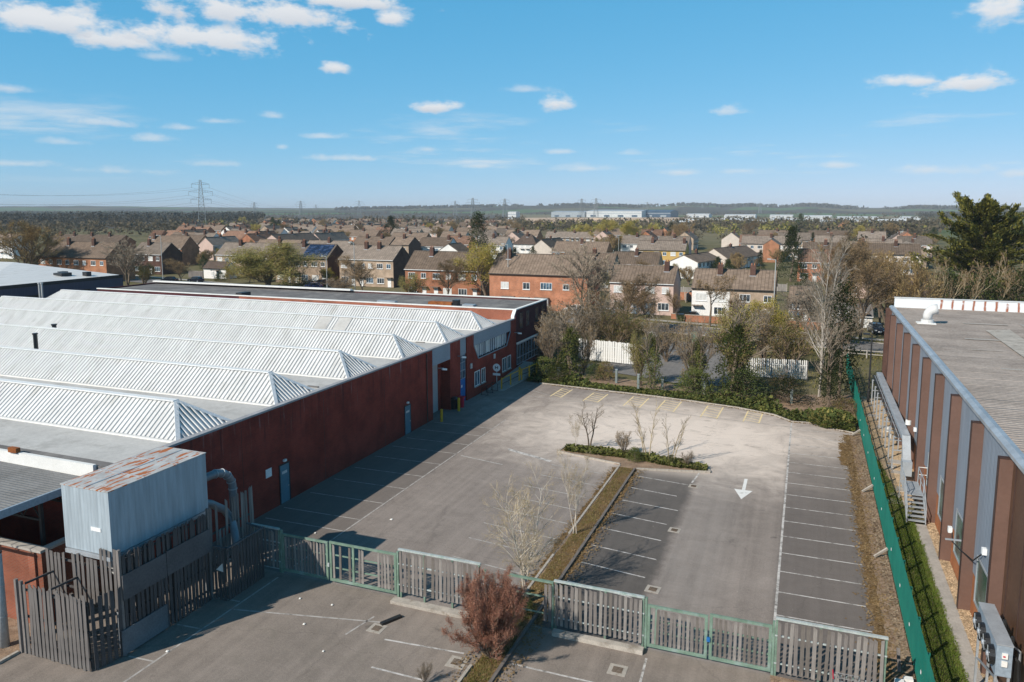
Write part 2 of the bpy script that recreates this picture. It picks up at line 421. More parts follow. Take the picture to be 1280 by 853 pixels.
cladding('box_cladding', (.35, .41, .455), .20, streaks=.2, rough=.6, depth=.012)
cladding('navy_cladding', (.06, .065, .105), .3, streaks=.12, rough=.5)
roof_tiles('tiles_brown', (.235, .176, .134), (.19, .142, .108))
roof_tiles('tiles_grey', (.235, .192, .158), (.195, .16, .132))
roof_tiles('tiles_red', (.25, .15, .105), (.21, .125, .088))
roof_tiles('tiles_dark', (.15, .11, .09), (.12, .088, .072))
glass('glass_dark'); glass('glass_blue', (.05, .09, .13)); glass('glass_green', (.03, .09, .075), .15); glass('solar_blue', (.012, .025, .06), .25)
leaf('leaf_ivy', (.055, .078, .02), (.10, .125, .032), (.165, .185, .06))
leaf('leaf_ivy_dark', (.024, .036, .014), (.045, .06, .022), (.08, .098, .036))
leaf('leaf_bramble', (.085, .10, .025), (.17, .185, .045), (.22, .16, .08))
leaf('leaf_conifer', (.12, .125, .026), (.20, .19, .04), (.29, .24, .055), scale=.5)
leaf('leaf_conifer_dark', (.03, .046, .018), (.055, .072, .024), (.085, .10, .03))
leaf('leaf_willow', (.28, .235, .045), (.42, .35, .075), (.46, .36, .10))
leaf('leaf_olive', (.19, .175, .05), (.30, .27, .08), (.34, .28, .11))
leaf('bud_golden', (.30, .23, .12), (.42, .33, .18), (.36, .24, .12))
leaf('bud_brown', (.20, .135, .075), (.29, .20, .10), (.34, .235, .12))
leaf('litter_brown', (.22, .16, .11), (.33, .25, .17), (.42, .34, .25))
leaf('bud_red', (.26, .115, .075), (.35, .165, .105), (.38, .23, .16))
leaf('wood_far', (.085, .072, .05), (.14, .115, .075), (.19, .15, .085), scale=.03)
leaf('wood_far_dark', (.042, .044, .036), (.066, .064, .048), (.10, .088, .06), scale=.03)
leaf('grass_blade', (.11, .165, .025), (.165, .225, .04), (.22, .22, .07), trans=.35, scale=.5)
leaf('grass_dry', (.15, .15, .04), (.24, .21, .07), (.30, .23, .1), scale=.6)
# asphalt with dust, patches and cracks --------------------------------
def asphalt(name, base, dusty=True, yard=False):
    m, t, b, co = new_mat(name); x, y, z = t.xyz(co)
    n1 = t.noise(co, .12, 6, .62); n2 = t.noise(co, 1.1, 6, .7); n3 = t.noise(co, 26, 3, .7); nd = t.noise(co, .35, 7, .68, 1.2)
    lay = t.noise(t.vmath('MULTIPLY', co, (1.9, .045, 1)), 1.0, 5, .6); fine = t.noise(co, 9, 4, .75)
    k = t.math('ADD', t.ramp(n1, (.3, .88), (.7, 1.1)), t.math('ADD', t.ramp(n2, (.3, -.08), (.7, .08)), t.ramp(n3, (.3, -.18), (.7, .18))))
    k = t.math('ADD', k, t.math('ADD', t.ramp(lay, (.3, -.09), (.7, .09)), t.ramp(fine, (.3, -.09), (.7, .09))))
    c = t.mix(1.0, base, t.comb(k, k, k), 'MULTIPLY')
    if dusty:
        # sandy dust washed over the far half of the car park
        ex = t.math('DIVIDE', t.math('ADD', x, 10.0), 15.0); ey = t.math('DIVIDE', t.math('SUBTRACT', y, 63.5), 10.5)
        r = t.math('SQRT', t.math('ADD', t.math('MULTIPLY', ex, ex), t.math('MULTIPLY', ey, ey)))
        r = t.math('ADD', r, t.math('MULTIPLY', t.math('SUBTRACT', nd, .5), 1.3))
        c = t.mix(t.ramp(r, (.2, 1.0), (1.5, 0.0)), c, (.76, .65, .56))
        sw = t.noise(t.vmath('MULTIPLY', co, (.45, 1.3, 1)), .55, 8, .72, 2.0)
        c = t.mix(t.math('MULTIPLY', t.ramp(sw, (.52, 0.0), (.68, .5)), t.ramp(r, (.3, 1.0), (1.4, .12))), c, (.68, .595, .52))
        c = t.mix(t.math('MULTIPLY', t.ramp(sw, (.34, .42), (.46, 0.0)), t.ramp(r, (.4, 1.0), (1.5, .2))), c, (.2, .165, .13))
        # darker newer surfacing in the bays beside the planted strip and along the right side
        e1 = t.math('ADD', x, t.math('MULTIPLY', t.math('SUBTRACT', n2, .5), .8))
        inb = t.math('MULTIPLY', t.ramp(e1, (-11.0, 0.0), (-10.8, 1.0)), t.ramp(e1, (-7.0, 1.0), (-6.2, 0.0)))
        inb = t.math('MULTIPLY', inb, t.ramp(t.math('ADD', y, t.math('MULTIPLY', nd, 3)), (53.5, 1.0), (56.5, 0.0)))
        c = t.mix(t.math('MULTIPLY', inb, .68), c, (.058, .056, .054))
        rb = t.math('MULTIPLY', t.ramp(e1, (-.9, 0.0), (-.5, 1.0)), t.ramp(y, (58.0, 1.0), (66.0, 0.0)))
        c = t.mix(t.math('MULTIPLY', rb, .62), c, (.105, .092, .086))
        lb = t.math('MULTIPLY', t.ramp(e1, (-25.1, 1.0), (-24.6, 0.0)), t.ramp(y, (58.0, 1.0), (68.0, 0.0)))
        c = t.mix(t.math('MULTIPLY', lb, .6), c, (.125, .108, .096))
        lane = t.math('MULTIPLY', t.ramp(e1, (-6.6, 0.0), (-6.2, 1.0)), t.ramp(e1, (-4.6, 1.0), (-2.2, 0.0)))
        c = t.mix(t.math('MULTIPLY', t.math('MULTIPLY', lane, t.ramp(y, (50.0, .4), (60.0, 0.0))), n2), c, (.3, .285, .27))
    if yard:
        c = t.mix(t.ramp(t.noise(co, .25, 7, .7, 1.0), (.5, 0.0), (.7, .5)), c, (.19, .165, .135))
    vo = t.add('ShaderNodeTexVoronoi', feature='DISTANCE_TO_EDGE'); vo.inputs['Scale'].default_value = .16
    t.put(vo.inputs['Vector'], t.vmath('ADD', co, t.comb(t.math('MULTIPLY', n2, 1.2), t.math('MULTIPLY', nd, 1.5), 0)))
    c = t.mix(t.ramp(vo.outputs['Distance'], (.0, .2), (.006, 0.0)), c, (.045, .04, .036))
    sp = t.noise(co, 5.0, 2, .5)
    c = t.mix(t.ramp(sp, (.74, 0.0), (.78, .55)), c, (.42, .38, .33))
    oil = t.noise(co, .7, 4, .6)
    c = t.mix(t.ramp(oil, (.66, 0.0), (.76, .45)), c, (.04, .036, .033))
    t.l.new(c, b.inputs['Base Color']); b.inputs['Roughness'].default_value = .9; b.inputs['Specular IOR Level'].default_value = .2
    bump(t, b, t.noise(co, 45, 3, .7), .35, .02)
    return m
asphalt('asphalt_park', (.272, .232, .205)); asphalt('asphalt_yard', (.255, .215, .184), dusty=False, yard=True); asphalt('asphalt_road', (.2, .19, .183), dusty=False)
def worn_paint(name, col, keep=.5):
    m, t, b, co = new_mat(name)
    n = t.noise(co, 2.2, 8, .72)
    c = t.mix(t.ramp(n, (keep - .1, 1.0), (keep + .14, 0.0)), (.2, .185, .17), col)
    t.l.new(c, b.inputs['Base Color']); b.inputs['Roughness'].default_value = .85; b.inputs['Specular IOR Level'].default_value = .2
    return m
worn_paint('line_white', (.60, .57, .54), .52); worn_paint('line_faded', (.46, .43, .40), .53); worn_paint('line_yellow', (.80, .64, .37), .62); worn_paint('line_bright', (.78, .77, .74), .62)
def ground_mat(name, far=False):
    m, t, b, co = new_mat(name)
    n1 = t.noise(co, .02, 5, .6); n2 = t.noise(co, .6, 6, .7); n3 = t.noise(co, .002, 3, .5)
    c = t.mix(t.ramp(n1, (.4, 0.0), (.6, 1.0)), (.13, .115, .055), (.19, .16, .095))
    c = t.mix(t.ramp(n2, (.4, 0.0), (.7, .7)), c, (.10, .105, .04))
    vo = t.add('ShaderNodeTexVoronoi'); vo.inputs['Scale'].default_value = .0035; t.put(vo.inputs['Vector'], co)
    fld = t.mix(t.ramp(t.xyz(vo.outputs['Color'])[0], (.45, 0.0), (.55, 1.0)), (.085, .12, .045), (.2, .165, .10))
    x, y, z = t.xyz(co)
    c = t.mix(t.ramp(y, (420.0, 0.0), (800.0, 1.0)), c, fld)
    t.l.new(c, b.inputs['Base Color']); b.inputs['Roughness'].default_value = .95; b.inputs['Specular IOR Level'].default_value = .1
    return m
ground_mat('ground')
def hill_mat():
    m, t, b, co = new_mat('hill'); x, y, z = t.xyz(co)
    vo = t.add('ShaderNodeTexVoronoi'); vo.inputs['Scale'].default_value = .0032; t.put(vo.inputs['Vector'], co)
    r = t.xyz(vo.outputs['Color'])[0]
    c = t.mix(t.ramp(r, (.22, 0.0), (.26, 1.0)), (.07, .125, .05), (.05, .046, .036))
    c = t.mix(t.ramp(r, (.8, 0.0), (.84, .7)), c, (.15, .14, .08))
    k = t.ramp(t.noise(co, .05, 6, .7), (.3, .6), (.7, 1.4)); c = t.mix(1.0, c, t.comb(k, k, k), 'MULTIPLY')
    t.l.new(c, b.inputs['Base Color']); b.inputs['Roughness'].default_value = .95; b.inputs['Specular IOR Level'].default_value = .05
hill_mat()
def rusty_top():
    m, t, b, co = new_mat('rusty_top'); x, y, z = t.xyz(co)
    sv = t.comb(t.math('MULTIPLY', x, 2.6), t.math('MULTIPLY', y, .55), 0)
    n = t.noise(sv, 1.3, 6, .6)
    k = t.ramp(t.noise(co, 1.2, 5, .6), (.3, .85), (.7, 1.15))
    c = t.mix(1.0, (.46, .46, .45), t.comb(k, k, k), 'MULTIPLY')
    c = t.mix(t.ramp(n, (.52, 0.0), (.56, 1.0)), c, (.42, .125, .03))
    c = t.mix(t.ramp(t.noise(co, 6, 5, .7), (.55, 0.0), (.7, .5)), c, (.3, .16, .09))
    t.l.new(c, b.inputs['Base Color']); b.inputs['Roughness'].default_value = .7
rusty_top()
def rust_stained():
    m, t, b, co = new_mat('rust_stained'); x, y, z = t.xyz(co)
    # rust runs below each sheet joint on the right half of the parapet
    ph = t.math('PINGPONG', t.math('ADD', x, t.math('MULTIPLY', t.noise(co, 1.2, 2), .25)), .45)
    run = t.math('MULTIPLY', t.ramp(ph, (.02, 1.0), (.16, 0.0)), t.ramp(x, (-3.8, 0.0), (-3.0, 1.0)))
    run = t.math('MULTIPLY', run, t.ramp(t.noise(co, .9, 3, .6), (.36, 0.0), (.5, 1.0)))
    c = t.mix(run, (.76, .80, .83), (.33, .10, .04))
    t.l.new(c, b.inputs['Base Color']); b.inputs['Roughness'].default_value = .5
rust_stained()
def sheet_roof():
    m, t, b, co = new_mat('fibre_cement'); x, y, z = t.xyz(co)
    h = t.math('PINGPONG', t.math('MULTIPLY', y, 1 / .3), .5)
    n = t.noise(co, .35, 7, .7); n2 = t.noise(co, 6, 4, .7); n3 = t.noise(t.vmath('MULTIPLY', co, (.12, 3.0, 1)), 1.0, 4, .6)
    k = t.math('ADD', t.ramp(n, (.3, .8), (.7, 1.2)), t.math('ADD', t.ramp(n2, (.35, -.14), (.65, .14)), t.ramp(n3, (.35, -.06), (.65, .06))))
    c = t.mix(1.0, (.37, .315, .275), t.comb(k, k, k), 'MULTIPLY')
    c = t.mix(t.ramp(t.noise(co, 3.2, 3, .5), (.7, 0.0), (.74, .75)), c, (.62, .56, .47))
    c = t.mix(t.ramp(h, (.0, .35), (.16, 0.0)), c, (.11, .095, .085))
    t.l.new(c, b.inputs['Base Color']); b.inputs['Roughness'].default_value = .95; b.inputs['Specular IOR Level'].default_value = .1
    bump(t, b, h, .8, .12)
sheet_roof()
# ------------------------------------------------------------------ ground, car park, roads
def sheet(name, pts, z, mat, kind='structure', parent=None):
    mb = MB().face([(x, y, z) for x, y in pts]); o = mb.build(name, mat, parent)
    if parent is None: struct(o, kind)
    return o
gv = [-9000, -3000, -1000, -300, 0, 300, 1000, 3000, 9000]
gm = MB(); 
for x in gv:
    for y in gv: gm.v.append((x, y + 500, -.06))
for i in range(8):
    for j in range(8): gm.f.append((i*9+j, (i+1)*9+j, (i+1)*9+j+1, i*9+j+1))
struct(gm.build('ground', 'ground'))
KERB_BACK = [(-31.1, 77.9), (-26.8, 77.3), (-20.5, 76.6), (-13.8, 75.9), (-9.5, 75.2), (-5.6, 74.4), (-2.2, 72.9), (-.7, 71.2), (.8, 71.3), (2.4, 70.2), (3.9, 69.6), (4.4, 69.4)]
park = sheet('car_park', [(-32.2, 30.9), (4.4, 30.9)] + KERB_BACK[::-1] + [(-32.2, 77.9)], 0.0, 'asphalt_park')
yard = sheet('front_yard', [(-60, 2), (4.4, 2), (4.4, 30.9), (-60, 30.9)], 0.0, 'asphalt_yard')
nline = [0]
def line(x0, y0, x1, y1, w_=.10, mat='line_white', z=.004, parent=None):
    a = Vector((x0, y0, 0)); b = Vector((x1, y1, 0)); d = (b - a).normalized(); s = Vector((-d.y, d.x, 0)) * w_ * .5
    return MB().face([(p.x, p.y, z) for p in (a - s, b - s, b + s, a + s)]).build('parking_line', mat, parent or park)
# right-hand bays
line(-.62, 33.0, -.62, 71.0, .12)
for y in [35.9 + 2.34 * k for k in range(15)]: line(-.56, y, 3.75 + random.uniform(-.25, .1), y + .02, .09, z=.008)
# left-hand bays by the wall
line(-24.92, 31.6, -24.92, 62.5, .10, 'line_faded')
for y in [31.2, 33.5, 36.5, 38.3, 41.1, 43.9, 46.5, 49.3, 52.0, 54.4, 57.0, 59.4]: line(-30.6, y - .1, -24.98, y, .09, 'line_faded', z=.008)
# bays each side of the planted strip
for y in [35.46, 37.75, 40.0, 42.5, 44.9, 47.3, 49.75, 52.15]:
    line(-10.75, y + .05, -7.0 + random.uniform(-.4, .1), y - .45, .09)
for y in [35.3, 37.8, 40.06, 42.4, 44.6, 46.9, 49.3, 51.7]: line(-17.4 + random.uniform(-.4, .6), y + .6, -12.9, y, .09, 'line_faded')
line(-24.4, 51.75, -20.6, 50.95, .16, 'line_faded')
MB().face([(x, y, .005) for x, y in [(-21.6, 54.75), (-21.5, 54.3), (-17.5, 52.8), (-17.4, 53.15)]]).build('parking_line', 'line_white', park)
line(-6.55, 54.6, -6.8, 52.2, .12)
# arrow
MB().poly([(x, y, .006) for x, y in [(-3.42, 54.4), (-3.2, 54.4), (-3.2, 52.1), (-2.72, 52.1), (-3.32, 50.3), (-3.92, 52.1), (-3.42, 52.1)]],
          [(0, 6, 2, 1), (3, 5, 4)]).build('arrow_marking', 'line_bright', park)
# yellow hatched strips along the back
for (xa, xb, top, bot) in [(-23.75, -22.6, 75.9, 72.2), (-20.1, -18.6, 75.3, 71.6), (-15.9, -14.3, 75.2, 71.2), (-12.6, -11.0, 74.9, 70.8), (-8.35, -6.9, 74.2, 69.8), (-4.55, -3.2, 73.6, 69.6)]:
    line(xa, top, xa - .15, bot, .14, 'line_yellow'); line(xb, top - .1, xb - .15, bot - .1, .14, 'line_yellow')
    for k in range(5):
        yy = bot + (top - bot) * (k + .5) / 5; line(xa - .04, yy + .35, xb - .1, yy - .3, .11, 'line_yellow', z=.008)
line(-26.5, 71.6, -.7, 69.3, .09, 'line_faded'); line(-27.6, 74.6, -23.9, 72.4, .09, 'line_faded')
# lines on the front yard
for (a, b, c_, d_) in [(-16.76, 27.4, -13.0, 27.7), (-16.2, 25.4, -13.7, 25.4), (-10.8, 27.75, -6.9, 27.75), (-5.5, 28.4, -5.6, 30.2)]: line(a, b, c_, d_, .1, 'line_white', parent=yard)
line(-25.0, 20.4, -24.9, 30.4, .1, 'line_faded', parent=yard)
for y in (22.6, 25.3, 27.9): line(-26.3, y - .3, -25.05, y - .2, .09, 'line_faded', parent=yard)
line(-24.8, 27.0, -17.5, 28.6, .1, 'line_faded', parent=yard); line(-18.2, 28.9, -18.6, 27.1, .09, 'line_faded', parent=yard)
# drain covers with concrete surrounds
def drain(x, y, s, lab):
    t = thing('drain_cover', lab, 'drain', (x, y, 0), random.uniform(-.08, .08))
    MB().box(-s, s, -s, s, .002, .014).build('concrete_surround', 'kerb_stone', None).parent = t
    g = MB()
    for k in range(5): g.box(-s * .55, s * .55, -s * .5 + k * s * .22, -s * .5 + k * s * .22 + s * .13, .016, .026)
    link('grate', g.mesh('grate'), 'drain_iron', t)
drain(-17.54, 28.04, .36, 'iron drain cover in the front yard near the left end of the grey fence')
drain(-6.55, 28.93, .38, 'iron drain cover in front of the middle fence panel, with brown leaves')
drain(-6.47, 36.21, .36, 'pale edged drain cover nearest the fence inside the car park')
drain(-6.63, 43.78, .34, 'drain cover at the middle of the dark bays beside the lane')
drain(-6.59, 51.59, .32, 'drain cover nearest the tip of the planted island')
drain(-13.0, 27.0, .40, 'flat square inspection cover beside the red bush')
# back kerb: individual stones
def kerb_run(parent, pts, w_, h_, mat, step=.92, z=0):
    for (a, b) in zip(pts, pts[1:]):
        a = Vector((*a, 0)); b = Vector((*b, 0)); n = max(1, round((b - a).length / step)); L = (b - a).length / n
        key = ('kerb', round(L, 2), w_, h_, mat)
        if key not in KIDS: KIDS[key] = MB().box(.006, L - .006, -w_ / 2, w_ / 2, -.05, h_).mesh('kerb_stone')
        d = (b - a).normalized(); ang = math.atan2(d.y, d.x)
        for k in range(n):
            p = a + d * L * k
            link('kerb_stone', KIDS[key], mat, parent, (p.x, p.y + random.uniform(-.006, .006), z + random.uniform(-.012, .008)), (0, 0, ang))
kerb_run(park, KERB_BACK[1:8], .14, .11, 'kerb_stone')
kerb_run(park, KERB_BACK[7:], .12, .07, 'kerb_stone')
# planted strip in the middle ------------------------------------------------
bed = MB().prism([(-12.2, 24.0), (-11.2, 24.0), (-11.12, 53.6), (-5.9, 54.85), (-6.2, 55.7), (-11.3, 56.9), (-17.4, 57.3), (-17.5, 55.35), (-12.3, 54.0)], -.05, .055).build('planting_bed', 'soil_litter'); struct(bed)
kerb_run(bed, [(-11.1, 24.0), (-11.1, 53.45)], .14, .14, 'kerb_dark')
kerb_run(bed, [(-11.0, 53.5), (-5.85, 54.75)], .13, .13, 'kerb_stone'); kerb_run(bed, [(-5.85, 54.75), (-6.25, 55.8)], .13, .13, 'kerb_stone')
kerb_run(bed, [(-6.3, 55.85), (-11.3, 57.0), (-17.4, 57.4), (-17.6, 55.3), (-12.35, 54.1)], .13, .12, 'kerb_stone')
kerb_run(bed, [(-12.32, 32.2), (-12.32, 38.0)], .13, .10, 'kerb_stone'); kerb_run(bed, [(-12.32, 40.9), (-12.32, 53.9)], .13, .10, 'kerb_stone'); kerb_run(bed, [(-12.3, 24.0), (-12.3, 26.9)], .13, .13, 'kerb_stone')
def scatter(name, mat, n, sampler, size, parent=None, up=.5, kind='stuff', flat=False):
    """many small leaf or blade faces joined into one object"""
    rs = np.random.RandomState(len(name) * 131 + n % 977)
    V = np.zeros((n * 4, 3)); 
    for i in range(n):
        x, y, z, s = sampler(rs)
        a = rs.rand() * 6.283; el = rs.rand() * up
        u = np.array([math.cos(a), math.sin(a), 0.0]); v = np.array([-math.sin(a) * math.cos(el), math.cos(a) * math.cos(el), math.sin(el)])
        if flat: v = np.array([math.cos(a + 1.57), math.sin(a + 1.57), rs.rand() * .3])
        u = u * s * .5; v = v * s * (.6 + .5 * rs.rand()); c = np.array([x, y, z])
        V[i*4:i*4+4] = [c - u, c + u, c + u * .6 + v, c - u * .6 + v]
    me = D.meshes.new(name); me.from_pydata(V.tolist(), [], [(4*i, 4*i+1, 4*i+2, 4*i+3) for i in range(n)]); me.update()
    o = link(name, me, mat, parent)
    if kind: o['kind'] = kind
    return o
def blades(name, mat, n, area, h, w_=.03, parent=None, edge=None):
    rs = np.random.RandomState(n % 1000 + 5); V = []; F = []
    while len(F) < n:
        x = area[0] + rs.rand() * (area[1] - area[0]); y = area[2] + rs.rand() * (area[3] - area[2])
        if edge and not edge(x, y, rs): continue
        a = rs.rand() * 6.283; hh = h * (.5 + rs.rand() * .8); l = hh * .5
        b = len(V); V += [(x - math.cos(a) * w_, y - math.sin(a) * w_, 0), (x + math.cos(a) * w_, y + math.sin(a) * w_, 0), (x + rs.randn() * l, y + rs.randn() * l, hh)]
        F.append((b, b + 1, b + 2))
    me = D.meshes.new(name); me.from_pydata(V, [], F); me.update(); o = link(name, me, mat, parent); o['kind'] = 'stuff'; return o
def ns(x, y, s=1.0, o=0.0):
    return (math.sin(x * 1.7 * s + o) + math.sin(y * 1.3 * s + 2 * o + 1) + math.sin((x + y) * .9 * s + o * 3) + math.sin((x * .7 - y * 1.9) * s + o)) / 4
def moss_sheet(name, mat, edge_l, edge_r, y0, y1, z, n=160):
    mb = MB(); ys = [y0 + (y1 - y0) * k / n for k in range(n + 1)]
    mb.v = [p for y in ys for p in ((edge_l(y), y, z), (edge_r(y), y, z))]
    mb.f = [(2*k, 2*k+1, 2*k+3, 2*k+2) for k in range(n)]
    o = mb.build(name, mat); o['kind'] = 'stuff'; return o
moss_sheet('moss', 'moss', lambda y: 3.6 + .16 * ns(y, 3, 1.3) + .14 * ns(y, 9, 5) + random.uniform(-.12, .1) - (.5 if 60 < y < 66 else 0), lambda y: 4.2 + .1 * ns(y, 1, 3) + random.uniform(-.1, .1), 31.2, 68.5, .012, 420)
moss_sheet('leaf_litter', 'soil_litter', lambda y: 4.05 + .12 * ns(y, 5, 2.0), lambda y: 4.92, 29.0, 69.3, .016)
moss_sheet('moss', 'moss', lambda y: -11.02, lambda y: -10.72 + .16 * ns(y, 2, 1.1) + .1 * ns(y, 4, 4) + random.uniform(-.12, .08), 31.0, 53.4, .010, 300)
moss_sheet('moss', 'moss', lambda y: -12.68 - .15 * ns(y, 2, 1.4) - .12 * ns(y, 7, 5) + random.uniform(-.08, .12), lambda y: -12.38, 31.0, 53.4, .010)
moss_sheet('moss', 'moss', lambda y: -12.2 + .1 * ns(y, 3, 2), lambda y: -11.25, 24.2, 53.5, .062)
blades('dry_grass', 'grass_dry', 9000, (-12.15, -11.25, 24.2, 53.4), .12, .025, edge=lambda x, y, r: ns(x * 3, y, 1.1) + r.rand() * .9 > .25)
scatter('leaf_litter', 'bud_brown', 5200, lambda r: ((-12.9 + 2.6 * r.rand()) + r.randn() * .15, 24.5 + 29 * r.rand(), .07, .05 + .06 * r.rand()), .1, up=.6)
scatter('leaf_litter', 'bud_brown', 5200, lambda r: (3.95 + r.randn() * .33, 30 + 38.5 * r.rand(), .02, .05 + .07 * r.rand()), .1, up=.6)
scatter('leaf_litter', 'litter_brown', 3600, lambda r: (4.45 + r.rand() * .42, 29 + 40 * r.rand(), .02, .06 + .07 * r.rand()), .1, up=.6)
def bedpt(rs):
    t = rs.rand(); x = -17.2 + 11.0 * t; yc = 56.3 - (0 if x < -12 else (x + 12) * .19)
    y = yc + (rs.rand() - .5) * (1.5 if x < -8 else 1.0)
    hm = .16 + .13 * ns(x * 2, y * 2, 1.0) + (.4 * math.exp(-((x + 11.0) ** 2 + (y - 55.3) ** 2) / .5))
    return x, y, .05 + rs.rand() * max(.06, hm), .16 + .1 * rs.rand()
scatter('ground_cover', 'leaf_bramble', 5200, bedpt, .2, up=1.1)
# sleepers / stubs lying by the strip, and small litter
tag(MB().bar((-17.0, 29.3, .06), (-17.5, 28.35, .06), .2, .12).build('timber_bollard', 'black_plastic'), 'fallen black timber bollard lying by the drain in the front yard', 'bollard')
tag(MB().bar((-19.6, 34.6, .05), (-19.1, 33.6, .05), .14, .08).build('timber_offcut', 'black_plastic'), 'short black timber piece lying on the tarmac behind the left gate', 'timber')
for i, (px_, py_, s_) in enumerate([(489, 650, .16), (375, 749, .10), (415, 757, .10), (380, 781, .11), (404, 815, .08), (394, 667, .1), (209, 815, .12)]):
    p = gp(px_, py_); s_ *= .6; k = MB(); k.poly([(p.x - s_, p.y - s_*.6, .012), (p.x + s_*.8, p.y - s_*.7, .02), (p.x + s_, p.y + s_*.6, .05), (p.x - s_*.6, p.y + s_, .03), (p.x, p.y, .09)], [(0,1,4),(1,2,4),(2,3,4),(3,0,4)])
    tag(k.build('litter', 'litter_white'), ['largest white scrap of litter on the tarmac behind the left gate', 'small white litter scrap near the gate post shadow edge', 'white litter scrap in the sun before the left gate', 'white litter scrap in the open middle of the front yard', 'white litter scrap lowest in the front yard', 'white scrap in the wall shadow behind the left gate', 'white scrap by the painted line near the timber enclosure'][i], 'litter')

# ------------------------------------------------------------------ slatted timber work
def slat_mesh(w_, t_, mat):
    k = ('slat', w_, t_, mat)
    if k not in KIDS:
        KIDS[k] = []
        for q in range(6):
            mat_ = mat if (q < 3 or mat != 'slat_wood') else ('slat_wood_pale', 'slat_wood_brown', 'slat_wood_pale')[q - 3]
            me = MB().poly([(-w_/2,-t_/2,0),(w_/2,-t_/2,0),(w_/2,t_/2,0),(-w_/2,t_/2,0),(-w_/2+(q%3)*.006,-t_/2,1-.012*(q%3)),(w_/2,-t_/2,1-.02*(2-q%3)),(w_/2,t_/2,1-.02*(2-q%3)),(-w_/2+(q%3)*.006,t_/2,1-.012*(q%3))],
                           [(0,3,2,1),(4,5,6,7),(0,1,5,4),(1,2,6,5),(2,3,7,6),(3,0,4,7)]).mesh('slat'); me.materials.append(MATS[mat_]); KIDS[k].append(me)
    return random.choice(KIDS[k])
def slats(parent, a, b, z0, z1, pitch=.215, w_=.145, mat='slat_wood', skip=None, jit=.03, off=0.0, tilt=.012, zf=None):
    a = Vector((*a, 0)); b = Vector((*b, 0)); L = (b - a).length; d = (b - a).normalized(); nrm = Vector((d.y, -d.x, 0)); n = int(L / pitch); base = world_of(parent)
    for k in range(n):
        if skip and skip(k, n): continue
        p = a + d * ((k + .5) * L / n) + nrm * off
        zz0, zz1 = zf(k, n) if zf else (z0, z1)
        h = zz1 - zz0 + random.uniform(-jit, jit)
        link('slat', slat_mesh(w_, .022, mat), None, parent, (p.x - base.x, p.y - base.y, zz0 + random.uniform(-jit * .5, jit * .5) - base.z), (random.uniform(-.01, .01), random.gauss(0, tilt), math.atan2(d.y, d.x)), (random.uniform(.88, 1.08), 1, h))
def bars(name, parent, mat, segs, w_, h_):
    for a, b in segs: MB().bar(a, b, w_, h_).build(name, mat, parent)
FY = 30.9
def fence(lab, x0, x1, z0, z1, posts, mat='slat_wood', rail='rail_grey', skip=None, y=FY, pitch=.215, cap=True, legs='gate_green', zf=None):
    t = thing('slatted_fence', lab, 'fence', (x0, y, 0))
    slats(t, (x0 + .05, y - .05), (x1 - .05, y - .05), z0, z1 - .08, pitch, mat=mat, skip=skip, zf=zf)
    bars('rail', t, rail, [((x0, y, z0 + .35), (x1, y, z0 + .35)), ((x0, y, z1 - .75), (x1, y, z1 - .75))], .05, .06)
    if cap: bars('top_rail', t, rail, [((x0, y, z1), (x1, y, z1))], .13, .08)
    for px_ in posts: MB().box(px_ - .045, px_ + .045, y - .01, y + .08, 0, z1 - .04).build('post', legs, t)
    return t
fence('shaded grey slatted fence panel between the timber enclosure and the left gate', -26.9, -25.1, .25, 2.4, [-26.8, -25.15])
fence('grey slatted fence panel with a gap to the right of the left gate', -18.0, -13.6, .32, 2.5, [-17.9, -16.6, -15.1, -13.7], skip=lambda k, n: k in (7,))
fence('battered slatted fence section behind the red bush, rail part missing', -13.5, -12.3, .3, 2.3, [-13.4], skip=lambda k, n: k == 3, cap=False)
fence('low railed fence section with missing slats by the birch', -12.3, -10.0, .35, 2.25, [-10.05], skip=lambda k, n: k < 8, rail='gate_green')
fence('long grey slatted fence panel in the middle, on a concrete kerb', -9.98, -5.86, .25, 2.36, [-9.9, -7.6, -5.92])
fence('grey slatted fence panel at the right end by the green palisade', -.5, 3.62, .22, 2.52, [-.45, 1.2, 3.56])
MB().box(-9.9, -5.8, FY - .55, FY - .22, -.02, .2).build('kerb_base', 'kerb_stone', yard); MB().box(-18.1, -13.3, FY - .7, FY - .25, -.02, .15).build('kerb_base', 'kerb_stone', yard); MB().box(-.6, 3.9, FY - .5, FY - .2, -.02, .12).build('kerb_base', 'soil_litter', yard)
def gate(lab, x0, x1, z1, mids, skip=None, slat_mat='slat_wood', zf=None, y=FY, z0=.12):
    t = thing('gate', lab, 'gate', (x0, y, 0))
    f = MB(); w_ = .11
    f.bar((x0, y, z1), (x1, y, z1), .08, w_); f.bar((x0, y, z0 + .1), (x1, y, z0 + .1), .08, w_ + .04)
    for x in (x0 + .06, x1 - .06): f.box(x - .06, x + .06, y - .043, y + .043, z0 + .18, z1 - .06)
    f.build('frame', 'gate_green', t)
    for x in mids: MB().box(x - .06, x + .06, y - .04, y + .04, z0 + .19, z1 - .065).build('stile', 'gate_green', t)
    for zz in (z0 + .75, z1 - .65): MB().bar((x0 + .13, y + .02, zz), (x1 - .13, y + .02, zz), .04, .07).build('rail', 'gate_green', t)
    slats(t, (x0 + .16, y - .035), (x1 - .16, y - .035), z0 + .2, z1 - .08, .185, .125, slat_mat, skip, jit=.015, zf=zf)
    return t
gate('left green gate leaf half in shadow, all its slats in place', -24.95, -22.1, 2.15, [])
g2 = gate('broken green gate leaf with missing slats, beside the grey fence', -22.0, -18.12, 2.2, [-20.6], skip=lambda k, n: k in (1, 3, 4, 6, 7, 10, 11, 12, 13))
g3 = gate('left leaf of the right hand green gate with full slats', -5.72, -3.18, 2.02, [-5.35])
